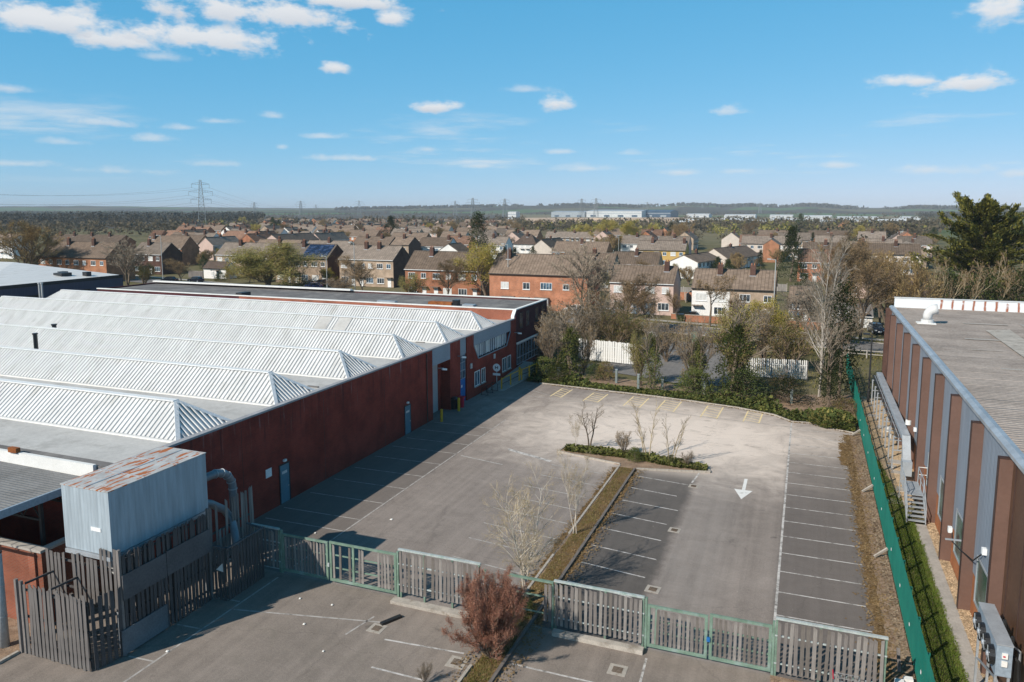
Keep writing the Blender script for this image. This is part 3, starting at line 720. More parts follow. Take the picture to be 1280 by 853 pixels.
g4 = gate('right leaf of the right hand green gate with full slats', -3.1, -.62, 2.12, [])
MB().box(-3.2, -3.06, FY - .1, FY - .045, .95, 1.15).build('padlock', 'blue_door', g3); MB().box(-22.12, -22.0, FY - .09, FY - .045, .9, 1.1).build('latch', 'rail_grey', g2)
for x, lab in [(-25.02, 'green steel gate post next to the shaded fence'), (-18.06, 'green steel gate post at the left end of the gapped fence'), (-5.79, 'green gate post at the end of the long middle fence'), (-.56, 'pale gate post at the far right fence panel')]:
    tag(MB().box(x - .05, x + .05, FY - .02, FY + .1, 0, 2.35).build('gate_post', 'gate_green'), lab, 'gate post')

# ------------------------------------------------------------------ timber enclosure and filter unit
enc = thing('timber_enclosure', 'tall weathered timber slat enclosure around the grey metal filter unit', 'enclosure', (-28, 24, 0))
slats(enc, (-30.4, 20.99), (-26.8, 20.99), .04, 3.05, .225, .15, 'slat_wood_dark', jit=.05); slats(enc, (-26.62, 22.4), (-26.62, 27.4), .03, 4.4, .22, .15, 'slat_wood_dark')  # rear slat layer added behind both faces, to darken the gaps
slats(enc, (-30.5, 20.85), (-26.8, 20.85), .04, 3.3, .225, .178, 'slat_wood_old', jit=.07, tilt=.012)
slats(enc, (-26.72, 20.95), (-26.45, 22.3), .04, 3.2, .23, .16, 'slat_wood_dark')
slats(enc, (-30.9, 22.3), (-29.72, 22.3), 2.0, 4.1, .235, .175, 'slat_wood_old', jit=.05, tilt=.02); slats(enc, (-29.3, 22.3), (-27.75, 22.3), 2.0, 4.15, .235, .175, 'slat_wood_old', jit=.06, tilt=.02)
slats(enc, (-27.7, 22.35), (-26.5, 22.35), 1.9, 4.7, .235, .16, 'slat_wood_old', jit=.08)
slats(enc, (-26.45, 22.35), (-26.45, 27.45), .03, 4.55, .22, .15, 'slat_wood_dark', jit=.04)  # side turned from the sun: its shade put into darker slat colour
for z in (.5, 1.7, 2.9): bars('rail', enc, 'slat_wood_dark', [((-30.5, 20.95, z), (-26.8, 20.95, z)), ((-26.55, 22.5, z), (-26.55, 27.3, z))], .06, .09)
bars('rail', enc, 'slat_wood_dark', [((-30.9, 22.42, 2.5), (-27.7, 22.42, 2.5)), ((-30.9, 22.42, 3.7), (-26.6, 22.42, 3.7)), ((-26.55, 22.5, 4.2), (-26.55, 27.3, 4.2))], .06, .09)
MB().box(-26.40, -26.36, 22.3, 24.65, 2.5, 3.62).build('board_panel', 'slat_board', enc); MB().box(-26.40, -26.36, 24.68, 27.35, 2.5, 3.66).build('board_panel', 'slat_board', enc)
MB().box(-26.40, -26.36, 22.1, 24.55, .1, 1.22).build('sheet_panel', 'sheet_board', enc)
for (x, y, z) in [(-30.85, 20.85, 3.35), (-30.6, 20.88, 3.3), (-26.5, 27.4, 4.65), (-26.5, 22.3, 4.75), (-29.55, 22.35, 2.2)]: MB().box(x - .06, x + .06, y - .06, y + .06, 0, z).build('post', 'slat_wood', enc)
bars('rail', enc, 'slat_wood_dark', [((-30.5, 21.0, 3.15), (-30.5, 22.3, 3.1)), ((-29.0, 21.0, 3.15), (-29.0, 22.3, 3.1))], .06, .09)
enc2 = thing('timber_enclosure', 'low dark slatted enclosure below the curved silver duct', 'enclosure', (-26, 28.6, 0))
slats(enc2, (-26.38, 27.5), (-25.62, 27.5), .03, 2.65, .22, .16, 'slat_wood_dark'); slats(enc2, (-25.58, 27.55), (-25.58, 30.2), .03, 2.62, .22, .16, 'slat_wood_dark')
bars('rail', enc2, 'slat_board', [((-26.4, 27.55, 2.7), (-25.55, 27.55, 2.7)), ((-25.55, 27.5, 2.7), (-25.55, 30.2, 2.7)), ((-25.6, 30.15, 2.7), (-26.7, 30.3, 2.7))], .1, .06)
tag(MB().poly([(-26.2, 27.46, 1.55), (-25.75, 27.46, 1.5), (-25.78, 27.46, 1.95), (-26.2, 27.47, 1.55)], [(0, 1, 2)]).build('paper_scrap', 'litter_white'), 'torn white notice hanging on the low dark enclosure', 'notice')
enc3 = thing('slatted_screen', 'tall blue grey slatted screen beside the duct and brick wall', 'fence', (-27, 29.5, 0))
slats(enc3, (-27.0, 27.7), (-27.0, 31.3), .03, 4.4, .215, .15, 'slat_wood', skip=lambda k, n: k in (2, 7), jit=.05, zf=lambda k, n: (.03, 4.4) if k not in (4, 5) else (.03, 3.0))
bars('rail', enc3, 'slat_wood_dark', [((-27.08, 27.7, 1.2), (-27.08, 31.3, 1.2)), ((-27.08, 27.7, 2.9), (-27.08, 31.3, 2.9))], .06, .09)
fu = thing('filter_unit', 'large blue grey metal filter unit with a rusty flat top', 'filter unit', (-28.4, 25.2, 4.3))
MB().box(-29.75, -27.0, 22.42, 28.0, 4.32, 7.16).build('casing', 'box_cladding', fu); MB().box(-29.78, -26.97, 22.39, 28.03, 7.163, 7.2).build('top_sheet', 'rusty_top', fu)
for k in range(1, 3): MB().box(-29.77, -26.98, 22.42 + k * 1.9 - .02, 22.42 + k * 1.9 + .02, 7.203, 7.225).build('seam', 'galv', fu)
MB().box(-28.42, -28.36, 22.5, 27.9, 7.203, 7.222).build('seam', 'galv', fu)
MB().box(-28.12, -27.55, 22.395, 22.415, 5.33, 5.5).build('label_plate', 'sign_white', fu)
for k in range(5):
    y = 22.9 + k * 1.15; MB().poly([(-29.76, y, 7.1), (-30.28, y, 6.55), (-29.76, y, 6.25), (-29.76, y + .75, 7.1), (-30.28, y + .75, 6.55), (-29.76, y + .75, 6.25)], [(0,1,2),(3,5,4),(0,3,4,1),(1,4,5,2),(0,2,5,3)]).build('hopper', 'blue_panel', fu)
MB().bar((-29.7, 22.4, 4.2), (-27.05, 22.4, 4.2), .12, .18).build('base_beam', 'galv', fu); MB().bar((-27.05, 22.5, 4.2), (-27.05, 27.9, 4.2), .12, .18).build('base_beam', 'galv', fu)
for x in (-29.6, -27.15):
    for y in (22.7, 27.8): MB().box(x - .08, x + .08, y - .08, y + .08, 0, 4.1).build('leg', 'galv', fu)
MB().poly([(-29.3, 23.2, 4.3), (-27.5, 23.2, 4.3), (-27.5, 25.0, 4.3), (-29.3, 25.0, 4.3), (-28.6, 23.9, 2.3), (-28.2, 23.9, 2.3), (-28.2, 24.3, 2.3), (-28.6, 24.3, 2.3)], [(0,1,5,4),(1,2,6,5),(2,3,7,6),(3,0,4,7),(4,5,6,7)]).build('hopper_cone', 'white_metal', fu)
def arc(p, q, r, n=9):   # helper: quarter bends
    return [Vector(p) + (Vector(q) - Vector(p)) * (i / n) for i in range(n + 1)]
dp = [(-28.1, 28.0, 5.45), (-28.1, 29.7, 5.4)] + [(-28.1 + .1 * math.sin(a), 29.7 + 1.15 * math.sin(a), 4.25 + 1.15 * math.cos(a)) for a in [k * math.pi / 16 for k in range(1, 9)]] + [(-28.0, 30.85, 3.2), (-28.0, 30.85, .3)]
dt = thing('duct', 'fat silver duct curving down beside the filter unit', 'duct', (-28.1, 29.5, 0)); MB().tube(dp, .21, 16).build('pipe', 'duct_metal', dt, smooth=True)
for q in (1, 3, 5, 7, 9): 
    a_ = Vector(dp[q]); b_ = Vector(dp[q + 1]); MB().tube([a_, a_ + (b_ - a_).normalized() * .05], .24, 16).build('seam_ring', 'galv', dt)
d2 = thing('duct', 'lower blue grey duct slanting down behind the slatted screen', 'duct', (-27.6, 28.3, 0)); MB().tube([(-27.6, 28.0, 4.6), (-27.6, 28.8, 4.2), (-27.5, 29.6, 3.6), (-27.3, 29.9, 3.0), (-26.6, 29.3, 2.6), (-26.1, 28.9, 1.8)], .2, 12).build('pipe', 'duct_metal', d2, smooth=True)
pole = thing('steel_pole', 'grey cylindrical steel pole at the left edge by the timber enclosure', 'pole', (-32.0, 20.9, 0)); MB().tube([(-32.0, 20.9, 0), (-32.0, 20.9, 4.3)], [.2, .19], 16).build('shaft', 'lamp_grey', pole, smooth=True); MB().tube([(-32.0, 20.9, 4.3), (-32.0, 20.9, 4.36)], .21, 16).build('cap', 'dark_steel', pole)
for z in (1.4, 2.8): MB().tube([(-32.0, 20.9, z), (-32.0, 20.9, z + .04)], .205, 16).build('joint_ring', 'galv', pole)
sheet('verge', [(-40, 17), (-31.0, 19.8), (-31.0, 20.75), (-31.1, 26.3), (-40, 26.3)], .012, 'soil_litter'); kerb_run(yard, [(-40, 17.0), (-30.95, 19.8), (-30.95, 20.75)], .13, .12, 'kerb_stone')
# brick yard wall and lean-to canopy
bw = thing('brick_wall', 'bright red brick yard wall with pale coping behind the pole', 'wall', (-36, 22.6, 0)); MB().box(-46, -31.6, 22.6, 22.85, 0, 3.62).build('brickwork', 'brick_bright', bw); MB().box(-31.85, -31.6, 22.86, 26.2, 0, 3.62).build('brickwork', 'brick_bright', bw)
MB().box(-46, -31.55, 22.53, 22.95, 3.622, 3.74).build('coping', 'concrete', bw); MB().box(-31.92, -31.53, 22.955, 26.2, 3.622, 3.74).build('coping', 'concrete', bw); MB().box(-32.35, -31.95, 22.5, 22.6, 0, 3.6).build('pier', 'brick_bright', bw)
cp = thing('canopy', 'lean-to canopy with dark grey corrugated roof on steel trusses', 'canopy', (-40, 23, 0))
cm = MB(); n_ = 150
n_ = 100
for k in range(n_ + 1):
    y = 20.7 + 5.45 * k / n_; z = 5.78 + (.07 if k % 4 in (1, 2) else 0); cm.v += [(-56, y, z + .25), (-32.6, y, z)]
cm.f = [(2*k, 2*k+1, 2*k+3, 2*k+2) for k in range(n_)]
cm.build('roof_sheet', 'canopy_sheet', cp); MB().box(-32.62, -32.5, 20.7, 26.15, 5.5, 5.86).build('fascia', 'blue_panel', cp); MB().box(-56, -32.65, 20.75, 26.1, 5.55, 5.62).build('soffit', 'dark_steel', cp)
for y in (21.2, 23.6, 25.6):
    tr = MB(); tr.bar((-46, y, 5.4), (-32.7, y, 5.4), .08, .1); tr.bar((-46, y, 4.6), (-32.7, y, 4.6), .08, .1)
    for k in range(11): x = -46 + k * 1.2; tr.bar((x, y, 4.6), (x + .6, y, 5.4), .05, .05); tr.bar((x + .6, y, 5.4), (x + 1.2, y, 4.6), .05, .05)
    tr.build('truss', 'dark_steel', cp)
for y in (23.6,): MB().box(-32.85, -32.7, y - .08, y + .08, 0, 5.5).build('column', 'dark_steel', cp)

# ------------------------------------------------------------------ warehouse
WX = -31.1
wh = thing('warehouse', 'long dark red brick warehouse with white ribbed hipped roof ridges', 'warehouse', (-60, 55, 0))
wl = MB(); wl.box(-99, WX - 1.2, 26.3, 81.2, 0, 6.2)
wl.build('core_wall', 'brick_red', wh)
wl = MB()
for (a, b) in ((26.3, 60.1), (63.7, 66.0), (67.55, 69.2)): wl.box(WX - 1.2, WX, a, b, 0, 6.19); wl.box(WX - .3, WX, a, b, 6.191, 6.45)
wl.box(WX - 1.2, WX, 69.203, 79.45, 0, 3.75); wl.box(WX - 1.2, WX, 79.453, 81.2, 0, 6.19); wl.box(WX - .3, WX, 79.453, 81.2, 6.191, 6.45); wl.build('brick_wall', 'brick_red', wh)
MB().box(WX - 1.198, WX - .12, 60.1, 63.7, 4.95, 6.19).build('lintel', 'brick_red', wh)
MB().box(WX - .118, WX + .02, 60.08, 63.72, 4.93, 6.44).build('fascia_panel', 'blue_panel', wh)
MB().box(WX - 1.19, WX - 1.0, 60.12, 63.68, 0, 4.93).build('shutter', 'grey_shutter', wh)
sh = MB()
for k in range(30): sh.box(WX - 1.0, WX - .975, 60.3, 63.0, .05 + k * .16, .05 + k * .16 + .12)
sh.build('shutter_lath', 'grey_shutter', wh)['kind'] = 'stuff'
MB().box(WX - 1.0, WX - .94, 63.05, 63.68, 0, 4.92).build('pier', 'brick_red', wh)
# bay with the blue door
MB().box(WX - .3, WX - .25, 66.0, 67.55, 0, 6.45).build('door_bay', 'dark_steel', wh)
bd = MB().box(WX - .25, WX - .18, 66.05, 67.5, .02, 2.35).build('door', 'blue_door', wh); MB().box(WX - .18, WX - .12, 66.2, 66.26, 1.0, 1.3).build('handle', 'galv', bd)
MB().box(WX - .178, WX - .172, 66.5, 66.8, 1.5, 1.75).build('notice', 'sign_white', bd)
gl = MB().box(WX - .25, WX - .2, 66.08, 67.47, 2.42, 4.75).build('window', 'glass_blue', wh); fr = MB()
for z in (2.38, 3.2, 4.0, 4.76): fr.box(WX - .2, WX - .15, 66.05, 67.5, z - .035, z + .035)
for y in (66.05, 66.78, 67.47): fr.box(WX - .195, WX - .155, y - .03, y + .03, 2.4, 4.75)
fr.build('frame', 'blue_panel', gl); MB().box(WX - .25, WX - .1, 66.02, 67.53, 4.82, 6.4).build('fascia_panel', 'blue_panel', wh)
# ribbon window with splayed ends
rb = MB().poly([(WX - .35, y, z) for y, z in [(69.2, 3.75), (79.45, 3.75), (79.45, 6.45), (69.2, 6.45)]], [(0, 1, 2, 3)]).build('window_back', 'dark_steel', wh)
MB().poly([(x, y, z) for x in (WX - .02, WX - .3) for y, z in [(69.2, 3.75), (70.3, 3.75), (69.2, 5.25)]], [(0,1,2),(3,5,4),(0,3,4,1),(1,4,5,2),(2,5,3,0)]).build('splay', 'brick_red', wh)
MB().poly([(x, y, z) for x in (WX - .02, WX - .3) for y, z in [(79.45, 3.75), (79.45, 5.25), (78.2, 3.75)]], [(0,1,2),(3,5,4),(0,3,4,1),(1,4,5,2),(2,5,3,0)]).build('splay', 'brick_red', wh)
for k in range(3): MB().box(WX - .3, WX + .01, 69.25 + k * 3.4, 69.25 + k * 3.4 + 3.37, 5.28, 6.43).build('fascia_panel', 'blue_panel', wh)
for k in range(9):
    y0 = 69.65 + k * 1.03; wn = MB().box(WX - .3, WX - .22, y0 + .05, y0 + .98, 3.9, 5.22).build('window', 'glass_blue' if k % 3 else 'curtain', wh)
    f = MB(); f.box(WX - .22, WX - .14, y0, y0 + .07, 3.85, 5.26); f.box(WX - .219, WX - .15, y0 + .52, y0 + .56, 3.9, 5.2); f.build('frame', 'upvc', wn)
    if k % 2: MB().box(WX - .218, WX - .2, y0 + .57, y0 + .9, 4.0, 5.15).build('blind', 'curtain', wn)
f = MB(); f.bar((WX, 70.35, 3.78), (WX, 78.2, 3.78), .1, .08); f.bar((WX, 70.33, 3.78), (WX, 69.25, 5.25), .1, .08); f.bar((WX, 78.22, 3.78), (WX, 79.4, 5.25), .1, .08); f.build('window_trim', 'blue_panel', wh)
def wall_window(y0, y1, z0, z1, x=WX, parent=None, g='glass_dark', nm=1, sill=True, fm='upvc'):
    wn = MB().box(x - .02, x + .015, y0, y1, z0, z1).build('window', g, parent); f = MB()
    f.box(x + .015, x + .05, y0 - .05, y0 + .03, z0 - .04, z1 + .05); f.box(x + .015, x + .05, y1 - .03, y1 + .05, z0 - .04, z1 + .05)
    f.box(x + .015, x + .048, y0 + .03, y1 - .03, z1 - .03, z1 + .05); f.box(x + .015, x + .048, y0 + .03, y1 - .03, z0 - .04, z0 + .03)
    for k in range(1, nm + 1): yy = y0 + (y1 - y0) * k / (nm + 1); f.box(x + .015, x + .045, yy - .025, yy + .025, z0 + .03, z1 - .03)
    f.build('frame', fm, wn)
    if sill: MB().box(x + .001, x + .12, y0 - .12, y1 + .12, z0 - .14, z0 - .05).build('sill', 'concrete', wn)
for yj in (35.2, 43.5, 51.7): MB().box(WX + .001, WX + .006, yj - .012, yj + .012, .05, 6.4).build('movement_joint', 'dark_steel', wh)
for yj in (31.6, 47.9, 58.9): MB().tube([(WX + .07, yj, 6.3), (WX + .07, yj, .1)], .05, 8).build('downpipe', 'brick_dark_flat', wh) if yj == 58.9 else None
for (a, b, g) in [(69.35, 70.6, 'glass_blue'), (71.1, 72.0, 'glass_dark'), (76.9, 78.0, 'glass_dark'), (78.4, 79.4, 'glass_dark')]: wall_window(a, b, 1.05, 2.5, parent=wh, g=g)
for (a, b, z1) in [(38.55, 39.45, 2.55), (54.9, 55.85, 2.45)]:
    fr = MB(); fr.box(WX + .001, WX + .05, a - .08, a, 0, z1 + .08); fr.box(WX + .001, WX + .05, b, b + .08, 0, z1 + .08); fr.box(WX + .001, WX + .05, a, b, z1, z1 + .08)
    d = MB().box(WX + .001, WX + .03, a, b, .02, z1).build('door', 'teal_door', wh); fr.build('frame', 'dark_steel', d)
    MB().box(WX + .031, WX + .036, a + .2, b - .2, z1 - .6, z1 - .42).build('door_sign', 'curtain', d); MB().box(WX + .031, WX + .08, b - .16, b - .08, 1.0, 1.1).build('handle', 'galv', d)
    MB().box(WX + .001, WX + .14, a + .35, a + .6, z1 + .2, z1 + .34).build('light', 'white_paint', wh)
MB().box(WX + .001, WX + .03, 37.2, 37.75, 2.2, 2.75).build('wall_sign', 'sign_white', wh)
MB().box(WX + .001, WX + .12, 68.3, 68.6, 3.1, 3.6).build('light', 'curtain', wh); MB().box(WX + .001, WX + .12, 74.4, 74.7, 3.0, 3.5).build('light', 'curtain', wh)
for y, z in [(65.4, 4.9), (61.2, 4.55), (80.7, 4.9)]:
    lt = MB().bar((WX, y, z), (WX + .6, y, z + .05), .06, .06).build('camera_bracket', 'galv', wh); MB().bar((WX + .5, y - .15, z - .02), (WX + .75, y + .25, z - .1), .18, .16).build('security_camera', 'upvc', lt)
MB().box(-98.9, WX - .305, 26.5, 81.1, 6.2, 6.225).build('flat_roof', 'flat_roof_pale', wh)
MB().box(WX - .32, WX + .08, 26.35, 80.55, 6.452, 6.575).build('coping', 'coping', wh)
MB().box(-99, WX - 1.21, 26.1, 26.29, 5.7, 6.5).build('gutter_fascia', 'white_paint', wh); MB().box(-99, WX - .33, 26.31, 26.95, 6.23, 6.4).build('upstand', 'felt_roof', wh)
MB().box(-38.2, -37.6, 26.0, 26.25, 6.5, 6.75).build('gutter_box', 'rust', wh)
for j, (yy, xx) in enumerate([(60.9, -33.5), (64, -34.5), (44.8, -33.0), (78.5, -34.2)]): MB().box(xx - .4, xx + .5, yy, yy + .2, 6.226, 6.3).build('roof_patch', 'felt_roof', wh)
def ridge(yc, k):
    xf, xl, h, hw = -31.95, -98.6, 1.62, 2.1
    z0 = 6.228; p = .333; slopes = []
    mb = MB(); n = int((xf - xl) / p)
    def strip(xa, xb, side, lift):
        # one flat or rib strip running up the slope, cut by the hip line
        pts = []
        for x in (xa, xb):
            t = max(0.0, min(1.0, (xf - x) / hw, (x - xl) / hw)); pts.append((x, yc + side * (hw - hw * t), z0 + h * t + lift))
        mb.face([(xa, yc + side * hw, z0 + lift), (xb, yc + side * hw, z0 + lift), pts[1], pts[0]])
        if lift > 0:
            mb.face([(xa - .035, yc + side * hw, z0), (xa, yc + side * hw, z0 + lift), pts[0], (xa - .035, pts[0][1], pts[0][2] - lift)])
            mb.face([(xb, yc + side * hw, z0 + lift), (xb + .035, yc + side * hw, z0), (xb + .035, pts[1][1], pts[1][2] - lift), pts[1]])
    for side in (-1, 1):
        for i in range(n):
            x0 = xl + i * p; strip(x0 + .06, x0 + .272, side, .08)
    for i in range(int(2 * hw / p)):      # hipped end towards the car park
        y0 = yc - hw + i * p + .05
        for (a, b, lf) in ((y0, y0 + .16, 0.0), (y0 + .2, y0 + .29, .11)):
            pts = []
            for y in (a, b): t = max(0.0, 1 - abs(y - yc) / hw); pts.append((xf - hw * t + lf * .4, y, z0 + h * t + lf * .7))
            mb.face([(xf + lf, a, z0), (xf + lf, b, z0), pts[1], pts[0]])
            if lf > 0: mb.face([(xf, a - .035, z0), (xf + lf, a, z0), pts[0], (pts[0][0] - .03, pts[0][1] - .035, pts[0][2] - .03)]); mb.face([(xf + lf, b, z0), (xf, b + .035, z0), (pts[1][0] - .03, pts[1][1] + .035, pts[1][2] - .03), pts[1]])
    mb.face([(xl, yc - hw, z0), (xl, yc + hw, z0), (xl + hw, yc, z0 + h)])
    pan = MB()
    for side in (-1, 1): pan.face([(xl, yc + side * hw, z0), (xf, yc + side * hw, z0), (xf - hw, yc, z0 + h), (xl + hw, yc, z0 + h)])
    r = mb.build('roof_ridge', 'white_metal', wh, raw=True); pan.build('roof_pan', 'roof_gap_shade', r)
    cap = MB()
    for side in (-1, 1):
        cap.bar((xf - hw, yc, z0 + h + .05), (xf + .05, yc + side * (hw + .02), z0 + .06), .26, .05, up=(1, side * .2, 1.2)); cap.bar((xl + hw, yc, z0 + h + .05), (xl, yc + side * hw, z0 + .06), .2, .04)
    cap.bar((xl + hw, yc, z0 + h + .06), (xf - hw, yc, z0 + h + .06), .44, .07); cap.build('ridge_cap', 'cap_white', r)
    MB().bar((xl, yc - hw - .12, z0 + .04), (xf, yc - hw - .12, z0 + .04), .2, .08).build('eave_gutter', 'white_paint', r)
    return r
for k in range(6): rd = ridge(33.25 + 8.38 * k, k)
for (pf_, h_, r_) in [((68, 412.5), .5, .2), ((45, 433), 1.05, .17)]:
    x, y, _z = gp(*pf_, 7.6); zt = 7.55; fl = thing('roof_flue', 'short black flue pipe on the third white roof ridge' if h_ < .8 else 'taller black flue pipe on the second white roof ridge', 'flue', (x, y, 7.0)); MB().tube([(x, y, zt - .8), (x, y, zt + h_)], r_, 10).build('pipe', 'black_plastic', fl); MB().tube([(x, y, zt + h_), (x, y, zt + h_ + .12)], r_ * 1.3, 10).build('cowl', 'black_plastic', fl)
for x0 in (-47.3, -49.6): MB().box(x0, x0 + 1.5, 64.3, 66.0, 6.2, 6.3)
for x0 in (-45.2, -47.6):   # two plain rooflights on the fifth ridge
    yc = 33.25 + 8.38 * 4; MB().poly([(x0, yc - 1.95, 6.46), (x0 + 1.5, yc - 1.95, 6.46), (x0 + 1.5, yc - .15, 7.83), (x0, yc - .15, 7.83)], [(0, 1, 2, 3)]).build('rooflight', 'flat_roof_pale', wh)
vp = thing('vent_pipe', 'slim twin white vent pipe behind the last ridges at the left', 'vent', tuple(gp(50, 372, 6.2))); b_ = gp(50, 372, 6.2)
for q in (0, .55): MB().tube([(b_.x + q, b_.y, 6.2), (b_.x + q, b_.y, 8.2)], .13, 8).build('pipe', 'lamp_grey', vp); MB().tube([(b_.x + q, b_.y, 8.2), (b_.x + q, b_.y, 8.4)], .2, 8).build('cowl', 'lamp_grey', vp)

# office block at the far end
of = thing('office_block', 'two storey dark brick office block with flat felt roof at the end of the warehouse', 'office', (-60, 87, 0))
MB().box(-97.0, WX, 81.22, 92.4, 0, 7.2).build('wall', 'brick_office', of)
MB().box(-71, WX - .4, 81.15, 81.217, 6.0, 7.43).build('parapet_face', 'brick_bright', of)
pr = MB(); pr.box(-97.0, WX, 81.22, 81.5, 7.202, 7.44); pr.box(-97, WX, 92.1, 92.4, 7.202, 7.44); pr.box(WX - .3, WX, 81.5, 92.1, 7.202, 7.44); pr.box(-97, -96.7, 81.5, 92.1, 7.202, 7.44); pr.build('parapet', 'brick_office', of)
cpg = MB(); cpg.box(-97.05, WX + .05, 81.13, 81.55, 7.442, 7.55); cpg.box(-97.05, WX + .05, 92.05, 92.45, 7.442, 7.55); cpg.box(WX - .35, WX + .06, 81.56, 92.04, 7.442, 7.55); cpg.build('coping', 'white_paint', of)
MB().box(-96.7, WX - .36, 81.56, 92.0, 7.203, 7.25).build('flat_roof', 'felt_roof', of)
MB().poly([(x, y, z) for x in (WX - .32, WX + .07) for y, z in [(81.13, 7.54), (81.13, 7.44), (80.6, 6.75), (80.55, 6.45), (80.35, 6.45), (80.4, 6.85)]], [(0,1,2,3,4,5),(11,10,9,8,7,6)] + [(i, (i+1)%6, (i+1)%6+6, i+6) for i in range(6)]).build('coping_return', 'white_paint', of)
for (x, y, w2, d2, h2, m_) in [(-42.1, 84.0, 1.6, .5, .38, 'rust'), (-38.4, 84.2, .75, .5, .2, 'galv'), (-49.6, 83.6, 1.3, .35, .22, 'galv')]:
    MB().box(x - w2, x + w2, y - d2, y + d2, 7.252, 7.25 + h2).build('rooflight', m_, of)
MB().box(-40.4, -39.7, 83.6, 84.4, 7.253, 7.95).build('roof_vent', 'black_plastic', of); MB().box(-72, -71.0, 81.7, 83.5, 7.252, 7.8).build('roof_vent', 'dark_steel', of)
MB().box(-97, -60.2, 91.4, 92.02, 7.552, 7.75).build('raised_coping', 'white_paint', of)
for (a, b) in [(82.4, 83.3), (84.6, 85.5), (87.9, 88.8), (90.2, 91.1)]: wall_window(a, b, 5.15, 6.9, parent=of, sill=False, nm=1, fm='brick_dark_flat')
MB().box(WX + .001, WX + .1, 81.3, 92.2, 3.4, 3.6).build('fascia', 'white_paint', of); gz = MB().box(WX + .001, WX + .02, 81.4, 92.0, .95, 3.38).build('glazing', 'glass_dark', of); f = MB()
for k in range(11): f.box(WX + .02, WX + .07, 81.4 + k, 81.47 + k, .95, 3.38)
for z in (.95, 1.75, 3.3): f.box(WX + .021, WX + .065, 81.4, 92.0, z - .03, z + .04)
f.build('frame', 'blue_panel', gz)
# ramp, rails, bollards, sign by the office door
rp = MB().poly([(x, y, z) for x, y, z in [(-31.05, 72.5, 0), (-29.2, 72.5, 0), (-28.6, 84, .9), (-31.05, 84, .9), (-28.6, 84, 0), (-31.05, 84, 0)]], [(0,1,2,3),(1,4,2),(0,3,5),(3,2,4,5),(0,5,4,1)]).build('ramp', 'concrete'); struct(rp)
def rail(lab, pts, h_=1.15):
    t = thing('handrail', lab, 'handrail', (pts[0].x, pts[0].y, 0))
    for p in pts: MB().box(p.x - .06, p.x + .06, p.y - .06, p.y + .06, p.z, p.z + h_ + .1).build('post', 'yellow_paint', t)
    MB().tube([p + Vector((0, 0, h_)) for p in pts], .05, 8).build('top_rail', 'yellow_paint', t); MB().tube([p + Vector((0, 0, h_ * .5)) for p in pts], .035, 6).build('mid_rail', 'dark_steel', t)
ra = gp(627, 487); rb_ = gp(649, 476, .3); rail('yellow handrail nearest the car park beside the office ramp', [ra, (ra + rb_) * .5, rb_]); rc = gp(652, 475, .35); rd_ = gp(671, 467, .6); rail('yellow handrail farther up the office ramp by the hedge', [rc, (rc + rd_) * .5, rd_])
for (px_, py_, h_, lab) in [(552, 527, 1.1, 'yellow bollard in front of the grey roller shutter'), (573.5, 514, 1.25, 'yellow bollard beside the black bin and blue door'), (670.5, 471, 1.2, 'yellow bollard at the end of the ramp by the hedge'), (649.5, 474, 1.35, 'yellow bollard between the two ramp handrails')]:
    p = gp(px_, py_); t = thing('bollard', lab, 'bollard', (p.x, p.y, 0)); MB().tube([(p.x, p.y, 0), (p.x, p.y, h_)], .13, 10).build('shaft', 'yellow_paint', t); MB().tube([(p.x, p.y, h_), (p.x, p.y, h_ + .05)], [.13, .05], 10).build('cap', 'yellow_paint', t)
p = gp(567, 511); t = thing('waste_bin', 'black waste bin by the blue door', 'bin', (p.x, p.y, 0)); MB().tube([(p.x, p.y, 0), (p.x, p.y, 1.0)], [.38, .45], 10).build('body', 'black_plastic', t); MB().tube([(p.x, p.y, 1.0), (p.x, p.y, 1.15)], [.47, .3], 10).build('lid', 'black_plastic', t)
p = gp(577, 509); t = thing('waste_bin', 'small red bin against the blue door bay', 'bin', (p.x, p.y, 0)); MB().tube([(p.x, p.y, 0), (p.x, p.y, .95)], [.25, .3], 8).build('body', 'red_plastic', t); MB().box(p.x - .3, p.x + .3, p.y - .3, p.y + .3, .95, 1.05).build('lid', 'red_plastic', t)
p = gp(621, 488); t = thing('road_sign', 'round white sign above a small plate on a post by the ramp', 'sign', (p.x, p.y, 0)); MB().tube([(p.x, p.y, 0), (p.x, p.y, 2.7)], .04, 6).build('post', 'lamp_grey', t)
MB().tube([(p.x, p.y - .03, 2.45), (p.x, p.y - .06, 2.45)], .42, 20).build('sign_face', 'sign_white', t); MB().box(p.x - .42, p.x + .42, p.y - .06, p.y - .03, 1.6, 1.85).build('plate', 'sign_white', t)
cb = MB(); cb.box(p.x - .17, p.x + .17, p.y - .075, p.y - .063, 2.42, 2.5); cb.box(p.x - .17, p.x - .1, p.y - .074, p.y - .063, 2.3, 2.62); cb.box(p.x + .1, p.x + .17, p.y - .074, p.y - .063, 2.3, 2.62); cb.build('symbol', 'black_plastic', t)
for k in range(3):
    p = gp(606 + k * 6, 494 - k * 3.0); t = thing('cycle_stand', 'dark metal hoop stand against the warehouse wall, ' + ['nearest the camera', 'in the middle of three', 'next to the round sign'][k], 'cycle stand', (p.x, p.y, 0)); MB().tube([(p.x - .35, p.y, 0), (p.x - .35, p.y, .7), (p.x - .2, p.y, .85), (p.x + .2, p.y, .85), (p.x + .35, p.y, .7), (p.x + .35, p.y, 0)], .035, 6).build('hoop', 'dark_steel', t)
    MB().box(p.x - .45, p.x + .45, p.y - .05, p.y + .05, 0, .03).build('base_plate', 'dark_steel', t)
